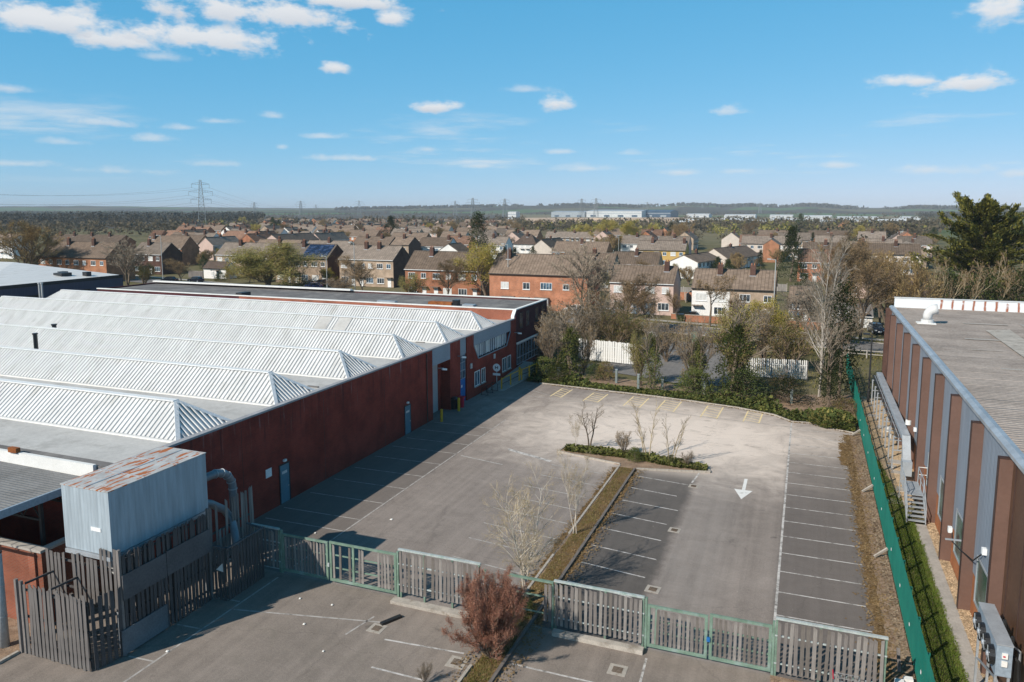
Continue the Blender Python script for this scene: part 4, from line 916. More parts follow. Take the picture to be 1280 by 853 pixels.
# navy shed beyond on the left
ns_ = thing('navy_unit', 'navy clad industrial unit with a low white roof at far left', 'industrial unit', (-125, 92, 0))
MB().box(-175, -117.0, 76, 103.5, 0, 6.9).build('wall', 'navy_cladding', ns_)
MB().poly([(-175, 75.8, 7.0), (-116.9, 75.8, 7.0), (-116.9, 103.6, 7.0), (-175, 103.6, 7.0), (-168, 89.5, 7.1), (-137, 97.5, 9.3), (-160, 97.5, 9.3), (-140, 80, 7.05)], [(0,1,5,6),(1,2,5),(2,3,6,5),(3,0,6)]).build('roof', 'white_metal', ns_)
MB().box(-116.98, -116.9, 76, 103.5, 6.6, 7.15).build('fascia', 'dark_steel', ns_)
for (y0, y1) in [(84.5, 87), (93, 96.5)]: MB().box(-116.96, -116.9, y0, y1, 4.7, 5.2).build('louvre', 'black_plastic', ns_)
for (x, y, w2) in [(-121.5, 95, 1.0), (-119.3, 98, .5), (-124, 97, .6)]: MB().box(x - w2, x + w2, y - w2, y + w2, 7.0, 8.0).build('roof_vent', 'dark_steel', ns_)
# ------------------------------------------------------------------ right-hand unit
RX = 7.95
ru = thing('clad_unit', 'grey blue clad industrial unit with brown fins on the right', 'industrial unit', (15, 58, 0))
MB().box(RX + .25, 42, 22, 82.3, 0, 9.3).build('core_wall', 'brick_brown', ru)
FIN = [34.1, 39.57, 45.08, 50.55, 55.98, 61.4, 66.9, 72.3, 77.85]
for i, y in enumerate(FIN):
    y1 = FIN[i + 1] if i + 1 < len(FIN) else 82.3
    MB().box(RX + .03, RX + .24, y + .26, y1 - .02, 2.03, 9.38).build('cladding_panel', 'blue_cladding', ru)
    MB().box(RX + .06, RX + .24, y + .26, y1 - .02, 0.0, 2.0).build('plinth_panel', 'orange_brick_panel' if y < 58 else 'brick_brown', ru)
    f = MB().box(RX - .46, RX + .24, y, y + .24, .02, 9.2).build('fin', 'brown_metal', ru)
    MB().box(RX - .475, RX - .462, y - .02, y + .26, .02, 9.23).build('edge_trim', 'brown_trim', f)
    MB().box(RX - .475, RX + .2, y - .02, y + .26, 9.203, 9.25).build('top_trim', 'brown_trim', f)
MB().box(RX + .02, RX + .24, 22, FIN[0] - .02, 0, 9.38).build('brown_panel', 'brown_cladding', ru)
for k in range(6): MB().box(RX - .01, RX + .018, 24 + k * 1.9, 24.05 + k * 1.9, .05, 9.36).build('panel_joint', 'brown_trim', ru)
MB().box(RX - .5, RX + .24, 82.0, 82.4, 0, 9.4).build('corner_pier', 'brick_brown', ru)
for (a, b, z0, z1) in [(36.4, 38.6, 1.05, 3.2), (41.6, 44.0, 1.1, 3.4), (46.6, 49.3, 1.1, 3.4), (52.2, 54.2, 1.2, 3.3)]:
    wn = MB().box(RX + .01, RX + .028, a, b, z0, z1).build('window', 'glass_green', ru); f = MB()
    for yy in (a, b): f.box(RX - .03, RX + .01, yy - .05, yy + .05, z0 - .05, z1 + .05)
    for zz in (z0, z1): f.box(RX - .028, RX + .01, a + .05, b - .05, zz - .05, zz + .05)
    f.build('frame', 'galv', wn)
# edge flashing and roof
fl = MB()
fl.extrude_y([(RX - .22, 9.42), (RX - .22, 9.58), (RX - .02, 9.68), (RX + .2, 9.64), (RX + .2, 9.385), (RX + .03, 9.385)], 22, 82.35)
fl.build('edge_flashing', 'galv', ru)
n_ = 34; Y0, Y1 = 22.0, 81.9
for k in range(n_):
    ya = Y0 + (Y1 - Y0) * k / n_; yb = Y0 + (Y1 - Y0) * (k + 1) / n_
    rs = MB(); x0 = RX + .2
    rs.poly([(x0, ya, 9.50 + .0), (42, ya, 9.5), (42, yb + .12, 9.545), (x0, yb + .12, 9.545), (x0, ya, 9.47), (42, ya, 9.47)], [(0,1,2,3),(4,5,1,0)]) 
    rs.build('roof_sheet', 'fibre_cement', ru)
for (x, y, sx, sy) in [(14.0, 72.2, 1.6, .5), (12.6, 63.5, 1.5, .55), (12.8, 52, 1.7, .35), (11.6, 58.6, .9, .2)]: MB().box(x - sx, x + sx, y - sy * .4, y + sy * .4, 9.56, 9.575).build('roof_patch', 'concrete', ru)
for k in range(8): MB().box(16.6 + k * .42, 18.0 + k * .62, 71.0 - k * 2.0, 72.9 - k * 2.0, 9.56, 9.58 + .004 * k).build('rooflight', 'concrete', ru)
q_ = [gp(a_, b_, 9.6) for a_, b_ in [(1232, 413), (1262, 412), (1310, 446), (1283, 449)]]; MB().face([(p.x, p.y, 9.6) for p in q_]).build('rooflight', 'kerb_stone', ru)
MB().box(RX + .2, 42, 81.9, 82.3, 9.3, 10.45).build('back_parapet', 'rust_stained', ru); MB().box(RX + .15, 42, 81.85, 82.38, 10.452, 10.52).build('parapet_cap', 'white_metal', ru)
cw = thing('roof_cowl', 'white curved ventilator cowl on a square base on the right roof', 'ventilator', (9.6, 71, 9.55))
MB().box(8.8, 10.2, 70.4, 71.5, 9.55, 9.63).build('base', 'white_paint', cw); MB().tube([(9.6, 71, 9.63), (9.6, 71, 9.9)], .48, 16).build('collar', 'white_metal', cw)
MB().tube([(9.6, 71, 9.9), (9.6, 71, 10.2), (9.64, 71, 10.4), (9.78, 71, 10.6), (10.02, 71, 10.74), (10.3, 71, 10.78)], [.36, .36, .37, .39, .41, .43], 18).build('hood', 'white_metal', cw, smooth=True)
# wall lights with cable
for y, z, x in [(42.3, 2.75, RX - .48), (37.2, 3.9, RX + .0), (45.6, 4.2, RX + .0), (60.5, 3.0, RX + .0)]:
    wlt = MB().box(x - .16, x + .02, y - .12, y + .12, z, z + .28).build('wall_light', 'upvc', ru)
MB().tube([(RX - .48, 42.1, 2.8), (RX - .6, 41.2, 2.7), (RX - .5, 39.6, 2.95), (RX - .2, 38.5, 3.0), (RX - .02, 37.4, 3.9)], .03, 5).build('cable', 'cable', ru)
tag(MB().bar((RX - .9, 41.3, 2.75), (RX + .02, 41.0, 2.9), .07, .07).build('antenna_bracket', 'galv', None), 'thin pale bracket arm sticking out by the wall light', 'bracket')
# concrete path, gravel, grass strip
sheet('path', [(6.84, 20), (7.48, 20), (7.48, 50.0), (6.84, 50.0)], .03, 'concrete')
for y in [22 + 2.1 * k for k in range(14)]: pass
sheet('gravel_strip', [(7.48, 20), (RX + .05, 20), (RX + .05, 56), (7.48, 56)], .022, 'gravel')
sheet('paving', [(5.75, 50.0), (RX + .05, 56.003), (RX + .05, 82), (5.7, 84)], .03, 'gravel')
scatter('gravel', 'gravel', 6500, lambda r: (7.5 + r.rand() * .45, 28 + 22 * r.rand() ** 1.2, .03, .05 + .05 * r.rand()), .1, up=.4)
for k in range(22):
    x = 6.2 + random.random() * .9; y = 53.5 + k * 1.25; s = random.uniform(.35, .6)
    MB().prism([(x - s, y - s * .7), (x + s * .8, y - s * .9), (x + s, y + s * .6), (x - s * .7, y + s * .9)], .03, .05 + random.random() * .03).build('paving_stone', random.choice(['concrete', 'kerb_stone', 'gravel']), D.objects['paving'])
sheet('lawn_strip', [(4.95, 20), (6.86, 20), (6.86, 49.5), (6.3, 54), (5.8, 62), (4.95, 84)], .01, 'ground')
blades('grass', 'grass_blade', 42000, (5.0, 7.0, 29, 62), .13, .022, edge=lambda x, y, r: x < (6.8 if y < 49 else 6.8 - (y - 49) * .085) + .07 * ns(y, 3, 2) + r.rand() * .15)
blades('dry_grass', 'grass_dry', 5000, (5.0, 6.0, 29, 84), .12, .022)
# green palisade
pf = thing('palisade_fence', 'long green steel palisade fence running down the right side', 'fence', (4.9, 58, 0))
pal = MB(); y = 27.6; 
while y < 97:
    z1 = 2.35 + random.uniform(-.02, .02); b = .16
    pal.poly([(4.93, y - .033, b), (4.912, y, b), (4.93, y + .033, b), (4.93, y - .033, z1), (4.912, y, z1 + .1), (4.93, y + .033, z1), (4.94, y - .06, z1 + .05), (4.94, y + .06, z1 + .05)], [(0,1,4,3),(1,2,5,4),(3,4,6),(4,5,7)])
    y += .16
po = pal.build('pale', 'pale_green', pf); po['kind'] = 'stuff'
for z in (.55, 1.25, 1.95): MB().bar((4.98, 27.6, z), (4.98, 97, z), .05, .06).build('rail', 'pale_green', pf)
y = 28.0
while y < 97: MB().box(4.95, 5.06, y - .05, y + .05, 0, 2.3).build('post', 'pale_green', pf); y += 2.75
for k in range(9):
    y = [35.2, 38.9, 43.1, 49.0, 54.6, 60.5, 31.5, 65.2, 69.9][k]; MB().box(4.885, 4.902, y - .06, y + .06, 1.0, 1.12).build('fixing_plate', 'sign_white', pf)
# short raking props and stones along the foot of the palisade
for k, y in enumerate([44.2, 54.6, 68.5]):
    tag(MB().bar((4.2, y - .1, .08), (4.86, y + .25, .5), .1, .12).build('timber_prop', 'kerb_stone'), ['pale timber prop leaning on the palisade beside the lower bays', 'pale timber prop leaning on the palisade halfway along', 'pale timber prop at the far bays by the green palisade'][k], 'prop')
for k in range(0):
    y = 33.5 + k * 2.35; MB().poly([(4.62, y - .3, .012), (4.84, y - .35, .012), (4.86, y + .3, .012), (4.6, y + .35, .012), (4.66, y - .2, .13), (4.82, y - .22, .16), (4.83, y + .2, .15), (4.66, y + .2, .12)], [(4,5,6,7),(0,1,5,4),(1,2,6,5),(2,3,7,6),(3,0,4,7)]).build('edging_stone', 'kerb_stone', park)
for q, (x, y) in enumerate([(4.25, 32.0), (4.6, 32.3)]): tag(MB().poly([(x - .18, y - .14, .02), (x + .18, y - .14, .02), (x + .18, y + .14, .02), (x - .18, y + .14, .02), (x - .17, y - .13, .24), (x + .17, y - .12, .26), (x + .16, y + .13, .25), (x - .16, y + .12, .24)], [(0,1,5,4),(1,2,6,5),(2,3,7,6),(3,0,4,7),(4,5,6,7)]).build('concrete_block', 'white_paint'), ['left of two white blocks between the right fence panel and palisade', 'right of two white blocks, touching the green palisade'][q], 'block')
tag(MB().bar((4.35, 33.0, .03), (4.3, 33.4, .85), .12, .1).build('timber_stub', 'slat_wood'), 'short timber stub standing behind the right hand fence panel', 'post')
# steel steps, landing and handrails
st = thing('steel_steps', 'galvanised steel steps with handrails beside the right building', 'steps', (6.9, 51, 0))
for k in range(6): MB().box(6.42, 7.4, 50.0 + k * .27, 50.25 + k * .27, .16 + k * .19, .2 + k * .19).build('tread', 'galv', st)
MB().box(6.42, 7.45, 51.63, 54.2, 1.24, 1.3).build('landing', 'galv', st)
for x in (6.4, 7.43): MB().bar((x, 49.9, .05), (x, 51.6, 1.25), .04, .2).build('stringer', 'galv', st)
for x in (6.4, 7.43):
    h = MB(); h.tube([(x, 49.9, .95), (x, 51.6, 2.3), (x, 54.2, 2.3)], .028, 6); h.tube([(x, 49.9, .5), (x, 51.6, 1.8), (x, 54.2, 1.8)], .02, 6)
    for (y, a, b) in [(49.95, 0, .98), (50.8, .7, 1.65), (51.62, 1.2, 2.3), (52.9, 1.2, 2.3), (54.15, 0, 2.3)]: h.tube([(x, y, a), (x, y, b)], .026, 6)
    for k in range(12): h.tube([(x, 51.7 + k * .2, 1.3), (x, 51.7 + k * .2, 2.3)], .012, 4) if x < 7 else None
    h.build('handrail', 'galv', st)
h = MB(); h.tube([(7.45, 54.2, 1.3), (7.45, 54.2, 2.3), (RX, 54.2, 2.3)], .03, 6); h.tube([(7.45, 54.2, 1.8), (RX, 54.2, 1.8)], .025, 6); h.build('end_guard', 'white_paint', st)
# pipe gantry with cable tray
gt = thing('pipe_gantry', 'row of grey steel goalposts carrying a long cable tray by the wall', 'gantry', (6.9, 70, 0))
for y in (80.0, 77.0, 74.3, 71.3, 68.4, 65.6, 62.9, 60.2):
    g = MB(); g.box(6.45, 6.55, y - .05, y + .05, 0, 2.5); g.box(6.45, 7.5, y - .05, y + .05, 2.503, 2.6); g.box(6.45, 7.4, y - .04, y + .04, 1.5, 1.57); g.box(7.4, 7.48, y - .05, y + .05, 0, 2.5); g.build('goalpost', 'galv', gt)
MB().box(6.95, 7.48, 59.4, 82.0, 2.62, 2.95).build('tray', 'grey_paint', gt); MB().box(6.98, 7.44, 59.35, 82.05, 2.953, 2.97).build('tray_lid', 'galv', gt)
for k in range(5): MB().tube([(6.6 + k * .07, 60, 2.63), (6.6 + k * .07, 82, 2.63)], .025, 5).build('pipe', random.choice(['black_plastic', 'galv', 'cable']), gt)
MB().poly([(6.95, 59.4, 2.62), (7.48, 59.4, 2.62), (7.48, 58.6, 1.5), (6.95, 58.6, 1.5), (6.95, 59.4, 2.95), (7.48, 59.4, 2.95), (7.48, 58.2, 1.5), (6.95, 58.2, 1.5)], [(0,1,2,3),(4,7,6,5),(0,3,7,4),(1,5,6,2)]).build('tray_drop', 'galv', gt)
MB().box(6.9, 7.5, 57.6, 58.6, .5, 1.5).build('junction_box', 'grey_paint', gt)
for (x, y, z, r) in [(6.75, 67.2, 1.0, .17), (6.85, 66.0, .8, .14), (7.55, 61.5, 3.2, .2)]: MB().tube([(x, y, z), (x, y, z + .35)], r, 10).build('cylinder', 'white_paint', gt)
# large condenser with four fans
cu = thing('condenser_unit', 'grey condenser unit with four black fans on a steel stand', 'condenser', (7.3, 31.8, 0))
MB().box(6.95, 7.45, 29.8, 32.9, 2.45, 3.62).build('casing', 'blue_panel', cu); MB().box(6.93, 7.47, 29.78, 32.92, 3.622, 3.66).build('lid', 'galv', cu)
for k in range(4):
    y = 30.2 + k * .78; fn = MB().tube([(6.95, y, 3.02), (6.78, y, 3.02)], [.36, .34], 18).build('fan', 'black_plastic', cu); MB().tube([(6.78, y, 3.02), (6.72, y, 3.02)], [.12, .08], 10).build('hub', 'galv', fn)
    b = MB()
    for q in range(5): a = q * 1.2566; b.bar((6.775, y, 3.02), (6.775, y + .3 * math.cos(a), 3.02 + .3 * math.sin(a)), .03, .02, up=(1, 0, 0))
    b.build('grille', 'galv', fn)
for x in (7.0, 7.4):
    for y in (29.9, 32.8): MB().box(x - .04, x + .04, y - .04, y + .04, 0, 2.44).build('leg', 'galv', cu)
for a, b in [((7.0, 29.9, 2.35), (7.4, 29.9, 1.4)), ((7.0, 29.9, 1.4), (7.4, 29.9, 1.4)), ((7.0, 29.9, 2.3), (7.0, 32.8, 1.4))]: MB().bar(a, b, .06, .06).build('brace', 'galv', cu)
for z, m_ in [(3.25, 'red_plastic'), (2.95, 'white_paint')]: MB().box(7.12, 7.3, 29.74, 29.8, z - .1, z + .1).build('isolator', 'white_paint', cu)
MB().box(7.15, 7.22, 29.725, 29.74, 3.22, 3.27).build('switch', 'red_plastic', cu)
MB().tube([(7.45, 30.2, 3.2), (7.7, 30.0, 3.0), (7.75, 30.0, 2.2), (7.6, 29.9, 1.9), (7.8, 29.8, .6)], .06, 6).build('pipe', 'cable', cu); MB().tube([(7.45, 30.6, 3.4), (7.8, 30.4, 3.2), (7.82, 30.2, 1.4)], .05, 6).build('pipe', 'galv', cu)
for y in (30.2, 31.4): MB().box(7.47, 7.56, y, y + .1, 3.3, 3.8).build('pipe_stub', 'cable', cu)
# wire trolley by the right fence panel
tb = thing('wire_trolley', 'wire shopping trolley with a red handle in front of the right fence panel', 'trolley', (2.2, 30.2, 0)); m = MB()
for z in (.55, .75, .95): m.tube([(1.75, 29.9, z), (2.65, 29.9, z), (2.65, 30.45, z), (1.75, 30.45, z), (1.75, 29.9, z)], .012, 4)
for k in range(8):
    for y in (29.9, 30.45): m.tube([(1.75 + k * .128, y, .5), (1.75 + k * .128, y, .95)], .008, 4)
m.build('basket', 'wire_steel', tb); MB().tube([(1.7, 29.88, 1.02), (1.7, 30.47, 1.02)], .025, 6).build('handle', 'red_plastic', tb)
fr = MB(); [fr.tube([(x, y, .08), (x, y, .55)], .015, 5) for x in (1.8, 2.6) for y in (29.95, 30.4)]; fr.build('frame', 'wire_steel', tb)
for x in (1.8, 2.6):
    for y in (29.95, 30.4): MB().tube([(x - .02, y, .06), (x + .02, y, .06)], .06, 8).build('wheel', 'tyre', tb)
# ------------------------------------------------------------------ trees
rng = random.Random(11)
def rvec(k=1.0): return Vector((rng.gauss(0, k), rng.gauss(0, k), rng.gauss(0, k)))
def limb(mb, p, d, L, r, n, segs=3, droop=0.0, wig=.12, taper=.55):
    pts = [Vector(p)]; dd = Vector(d).normalized(); rr = [r]
    for i in range(segs):
        dd = (dd + rvec(wig) + Vector((0, 0, droop))).normalized(); pts.append(pts[-1] + dd * (L / segs)); rr.append(r * (1 - (1 - taper) * (i + 1) / segs))
    mb.tube(pts, rr, n, caps=False); return pts, rr, dd
def along(pts, t):
    f = t * (len(pts) - 1); i = min(int(f), len(pts) - 2); return pts[i].lerp(pts[i + 1], f - i), (pts[i + 1] - pts[i]).normalized()
def side_dir(d, ang, up=.15):
    a = d.orthogonal().normalized(); a = Matrix.Rotation(rng.random() * 6.283, 3, d) @ a
    return (d * math.cos(ang) + a * math.sin(ang) + Vector((0, 0, up))).normalized()
def branch_tree(h, r0, stems, kids, ang, lens, tw_r, upb=.2, lean=.1, clear=.25, twig_lvl=2, wig=.1, droop=0.0):
    """limbs recurse: stems -> boughs -> branches -> twigs; returns trunk mesh, twig mesh, twig tips"""
    T = MB(); Wd = MB(); tips = []
    def rec(pts, rad, L, lvl, c0):
        if lvl >= len(kids): tips.append(pts[-1]); tips.append(along(pts, .6)[0]); return
        for k in range(kids[lvl]):
            t = c0 + (1 - c0) * (k + rng.random()) / kids[lvl]; t = min(t, .98)
            q, d = along(pts, t); l2 = L * lens[lvl] * (1.15 - .55 * t) * rng.uniform(.75, 1.2); r2 = max(tw_r, rad * (1 - .6 * t) * .55)
            nd = side_dir(d, ang[lvl] * rng.uniform(.7, 1.25), upb)
            mb = T if lvl < twig_lvl else Wd
            p2, _, _ = limb(mb, q, nd, l2, r2, 5 if lvl < 1 else (4 if lvl < twig_lvl else 3), 3 if lvl < 2 else 2, droop, wig, .5)
            rec(p2, r2, l2, lvl + 1, .2)
    for s in range(stems):
        d0 = Vector((rng.gauss(0, lean), rng.gauss(0, lean), 1)); b = Vector((rng.gauss(0, .12), rng.gauss(0, .12), 0)) if stems > 1 else Vector((0, 0, 0))
        hh = h * (rng.uniform(.8, 1) if stems > 1 else 1)
        pts, rr, _ = limb(T, b, d0, hh, r0, 7, 6, 0, .05, .2); rec(pts, r0, hh, 0, clear)
    return T, Wd, tips
def leaf_quads(tips, per, spread, size, squash=1.0, up=.3):
    n = len(tips) * per; V = []
    for p in tips:
        for _ in range(per):
            c = p + Vector((rng.gauss(0, spread), rng.gauss(0, spread), rng.gauss(0, spread) * squash)); a = rvec().normalized(); b = a.orthogonal().normalized(); a = a * size * rng.uniform(.5, 1.2); b = b * size * rng.uniform(.35, .8)
            V += [c - a * .5, c + b * .5, c + a * .5, c - b * .5]
    me = D.meshes.new('leaves'); me.from_pydata([tuple(v) for v in V], [], [(4*i, 4*i+1, 4*i+2, 4*i+3) for i in range(n)]); me.update(); return me
PROTO = {}
def fast(mb, nm):
    me = D.meshes.new(nm); me.from_pydata(mb.v, [], mb.f); me.update(); return me
def proto(key, h, wd, trunk, crowns):
    """remember trunk mesh and crown meshes of one kind, built at natural size (height h, crown width wd)"""
    PROTO[key] = (h, wd, trunk, crowns)
def mk_bare(key, h, wd, bark, twig, bud=None, seed=1, **kw):
    rng.seed(seed); T, Wd, tips = branch_tree(h, **kw)
    if kw.get('_') : pass
    # measure and rescale crown to the natural width
    zs = [p.z for p in tips]; mz = max(zs); xs = sorted(max(abs(p.x), abs(p.y)) for p in tips); mw = 2 * xs[int(len(xs) * .96)]
    sx, sz = wd / mw, h / mz
    for m_ in (T, Wd): m_.v = [(x * sx, y * sx, z * sz) for x, y, z in m_.v]
    tips = [Vector((p.x * sx, p.y * sx, p.z * sz)) for p in tips]
    tm = fast(T, 'trunk'); tm.materials.append(MATS[bark]); wm = fast(Wd, 'crown'); wm.materials.append(MATS[twig]); cr = [('crown', wm)]
    if bud:
        m2, per, spr, sz_ = bud; bm_ = leaf_quads(tips, per, spr, sz_); bm_.materials.append(MATS[m2]); cr.append(('foliage', bm_))
    proto(key, h, wd, tm, cr)
A = dict(ang=(.75, .7, .7, .65), lens=(.55, .5, .5, .5))
mk_bare('bare_a', 10, 8.5, 'bark', 'twig', ('bud_brown', 1, .25, .15), 3, r0=.24, stems=1, kids=(14, 8, 6, 5), tw_r=.020, clear=.22, **A)
mk_bare('bare_b', 11, 9, 'bark', 'twig_grey', None, 5, r0=.19, stems=2, kids=(11, 8, 6, 5), tw_r=.022, clear=.2, **A)
mk_bare('bare_round', 9, 9.5, 'bark', 'twig_golden', ('bud_brown', 1, .2, .16), 8, r0=.25, stems=3, kids=(9, 7, 6, 5), tw_r=.020, clear=.15, ang=(.8, .7, .6, .6), lens=(.6, .5, .5, .5))
mk_bare('golden', 9, 8, 'bark', 'twig_golden', ('leaf_willow', 3, .32, .17), 12, r0=.18, stems=1, kids=(13, 8, 5, 4), tw_r=.02, clear=.2, **A)
mk_bare('olive', 9, 11, 'bark', 'twig_golden', ('leaf_olive', 4, .38, .2), 14, r0=.16, stems=4, kids=(9, 7, 5, 4), tw_r=.02, clear=.15, **A)
mk_bare('shrub_bare', 5, 5, 'bark', 'twig_grey', ('bud_brown', 1, .15, .12), 17, r0=.1, stems=6, kids=(9, 6, 5), tw_r=.014, clear=.12, ang=(.5, .6, .6), lens=(.5, .5, .5), lean=.3, twig_lvl=1)
mk_bare('shrub_olive', 5, 5, 'bark', 'twig', ('leaf_olive', 2, .18, .13), 19, r0=.1, stems=6, kids=(9, 6, 5), tw_r=.014, clear=.12, ang=(.5, .6, .6), lens=(.5, .5, .5), lean=.3, twig_lvl=1)
mk_bare('stems', 9, 8, 'bark_pale', 'twig', ('bud_brown', 1, .2, .14), 21, r0=.12, stems=9, kids=(5, 4, 4), tw_r=.018, clear=.4, ang=(.4, .6, .6), lens=(.4, .45, .5), lean=.3, twig_lvl=1)
mk_bare('silver', 13, 8.5, 'bark_silver', 'twig_grey', None, 23, r0=.11, stems=3, kids=(15, 6, 6, 5), tw_r=.013, clear=.25, ang=(.8, .65, .6, .5), lens=(.3, .5, .5, .5), lean=.07, upb=.12)
mk_bare('pollard', 7, 6, 'bark', 'twig', ('bud_brown', 2, .2, .16), 26, r0=.2, stems=1, kids=(7, 5, 5, 4), tw_r=.018, clear=.55, ang=(.95, .7, .6, .6), lens=(.7, .45, .4, .4))
def mk_leafy(key, h, wd, mat_, mat2, n, size, seed, shape):
    rng.seed(seed); T = MB(); limb(T, (0, 0, 0), (0, 0, 1), h * .9, h * .022, 7, 5, 0, .03, .2); cl = []; cl2 = []
    for k in range(n):
        t = rng.random(); z = h * (.08 + .92 * t); r = wd * .5 * shape(t) * math.sqrt(rng.uniform(.25, 1)) * rng.uniform(.8, 1.12); a = rng.random() * 6.283
        p = Vector((r * math.cos(a), r * math.sin(a), z)); (cl if rng.random() < .62 else cl2).append(p)
        if k % 9 == 0: limb(T, (0, 0, max(.2, z - r * .5)), p - Vector((0, 0, max(.2, z - r * .5))), r * .9, .05, 4, 2, 0, .08, .4)
    a_ = leaf_quads(cl, 16, size * 1.5, size, .6); a_.materials.append(MATS[mat_]); b_ = leaf_quads(cl2, 16, size * 1.5, size, .6); b_.materials.append(MATS[mat2])
    tm = fast(T, 'trunk'); tm.materials.append(MATS['bark']); proto(key, h, wd, tm, [('crown', a_), ('crown', b_)])
mk_leafy('evergreen', 10, 8, 'leaf_ivy_dark', 'leaf_conifer_dark', 260, .34, 31, lambda t: math.sin(min(1, t * 1.1 + .12) * math.pi) ** .6)
mk_leafy('column', 12, 5, 'leaf_ivy_dark', 'leaf_conifer_dark', 240, .33, 33, lambda t: (1 - t) ** .5 * .9 + .12)
mk_leafy('spruce', 10, 6, 'leaf_conifer_dark', 'leaf_ivy_dark', 300, .28, 35, lambda t: (1 - t) * 1.0 + .05)
mk_leafy('ivy_bush', 3, 4, 'leaf_ivy', 'leaf_bramble', 200, .17, 37, lambda t: math.sqrt(max(0, 1 - t * t)))
mk_leafy('dark_bush', 3, 4, 'leaf_ivy_dark', 'leaf_ivy', 200, .17, 39, lambda t: math.sqrt(max(0, 1 - t * t)))
mk_leafy('red_brown_bush', 2.5, 4, 'bud_brown', 'leaf_olive', 150, .16, 40, lambda t: math.sqrt(max(0, 1 - t * t)))
def mk_ivy_tree(key, h, wd, seed, top='twig_grey', m1='leaf_ivy', m2='leaf_ivy_dark'):
    rng.seed(seed); T, Wd, tips = branch_tree(h, r0=.16, stems=2, kids=(9, 5, 5), ang=(.6, .6, .6), lens=(.38, .5, .5), tw_r=.016, clear=.35, lean=.08, twig_lvl=1)
    c1 = []; c2 = []
    for k in range(230):
        t = rng.random() ** .9; z = h * .78 * t; r = wd * .5 * (1.05 - .75 * t) * math.sqrt(rng.random()) * (1.0 + .35 * math.sin(z * 2.3 + seed)); a = rng.random() * 6.283
        (c1 if rng.random() < .6 else c2).append(Vector((r * math.cos(a), r * math.sin(a), z)))
    a_ = leaf_quads(c1, 16, .2, .19, 1); a_.materials.append(MATS[m1]); b_ = leaf_quads(c2, 16, .2, .19, 1); b_.materials.append(MATS[m2])
    tm = fast(T, 'trunk'); tm.materials.append(MATS['bark']); wm = fast(Wd, 'crown'); wm.materials.append(MATS[top]); proto(key, h, wd, tm, [('crown', wm), ('ivy', a_), ('ivy', b_)])
mk_ivy_tree('ivy_a', 8, 3.2, 41, m2='leaf_bramble'); mk_ivy_tree('ivy_b', 8.5, 3.6, 43, m1='leaf_bramble', m2='leaf_ivy'); mk_ivy_tree('ivy_dark', 9, 3.4, 45, m1='leaf_ivy_dark', m2='leaf_ivy_dark')
def mk_cypress(key, h, wd, seed):
    """broad old cypress: layered upswept sprays"""
    rng.seed(seed); T = MB(); limb(T, (0, 0, 0), (0, 0, 1), h * .82, .5, 8, 6, 0, .02, .2); V1 = []; V2 = []
    for k in range(236):
        t = rng.random() ** .85; z = h * (.10 + .84 * t); R = wd * .5 * (1.0 if t < .38 else max(.14, 1 - ((t - .38) / .66) ** 1.3)) * rng.uniform(.6, 1.16); a = rng.random() * 6.283; R = max(R, 1.2)
        d = Vector((math.cos(a), math.sin(a), .14 + .8 * t * t + rng.gauss(0, .14))).normalized(); p0 = Vector((0, 0, z * .93)); L = R
        if k >= 218:   # upswept leaders that break the outline
            t = rng.uniform(.3, .95); a = rng.random() * 6.283; q_ = wd * .5 * (1.0 if t < .38 else max(.05, 1 - ((t - .38) / .66) ** 1.5)) * rng.uniform(.6, .95); p0 = Vector((q_ * math.cos(a), q_ * math.sin(a), h * (.1 + .84 * t) - .6)); d = Vector((.45 * math.cos(a), .45 * math.sin(a), rng.uniform(.5, 1.1))).normalized(); L = rng.uniform(2.2, 3.8)
        if k % 2 == 0: limb(T, p0, d, L * .85, .09, 4, 3, .03, .04, .3)
        for j in range(15):
            f = .22 + .78 * (j + rng.random()) / 15; p = p0 + d * L * f + Vector((0, 0, -.5 * f * (1 - t) + .28 * f * f * L * .12)); wv = (1.3 - f * .75) * (.55 + .09 * L)
            for q in range(13):
                u = (d * rng.uniform(.4, 1.2) + Vector((rng.gauss(0, .4), rng.gauss(0, .4), rng.gauss(.17, .2)))).normalized(); c = p + Vector((rng.gauss(0, wv * .42), rng.gauss(0, wv * .42), rng.gauss(0, .15)))
                sd = u.cross(Vector((0, 0, 1)) + rvec(.35)).normalized(); l2 = rng.uniform(.4, .85); w2 = rng.uniform(.07, .15)
                (V1 if (q > 2 and f > .3) else V2).extend([c - u * l2 * .5, c + sd * w2, c + u * l2 * .55, c - sd * w2])
    out = []
    for nm, V, m_ in (('crown', V1, 'leaf_conifer'), ('crown', V2, 'leaf_conifer_dark')):
        me = D.meshes.new(nm); me.from_pydata([tuple(v) for v in V], [], [(4*i, 4*i+1, 4*i+2, 4*i+3) for i in range(len(V) // 4)]); me.update(); me.materials.append(MATS[m_]); out.append((nm, me))
    tm = fast(T, 'trunk'); tm.materials.append(MATS['bark']); proto(key, h, wd, tm, out)
mk_cypress('cypress', 22, 19, 51)
def tree(key, p, h, wd, label, name=None, cat='tree', rz=None, group=None, wy=None):
    H0, W0, tm, crowns = PROTO[key]; t = thing(name or 'tree', label, cat, (p.x, p.y, p.z), rng.random() * 6.28 if rz is None else rz, group)
    t.scale = (wd / W0, (wy or wd) / W0, h / H0)
    link('trunk', tm, None, t)
    for nm, me in crowns: link(nm, me, None, t)
    return t
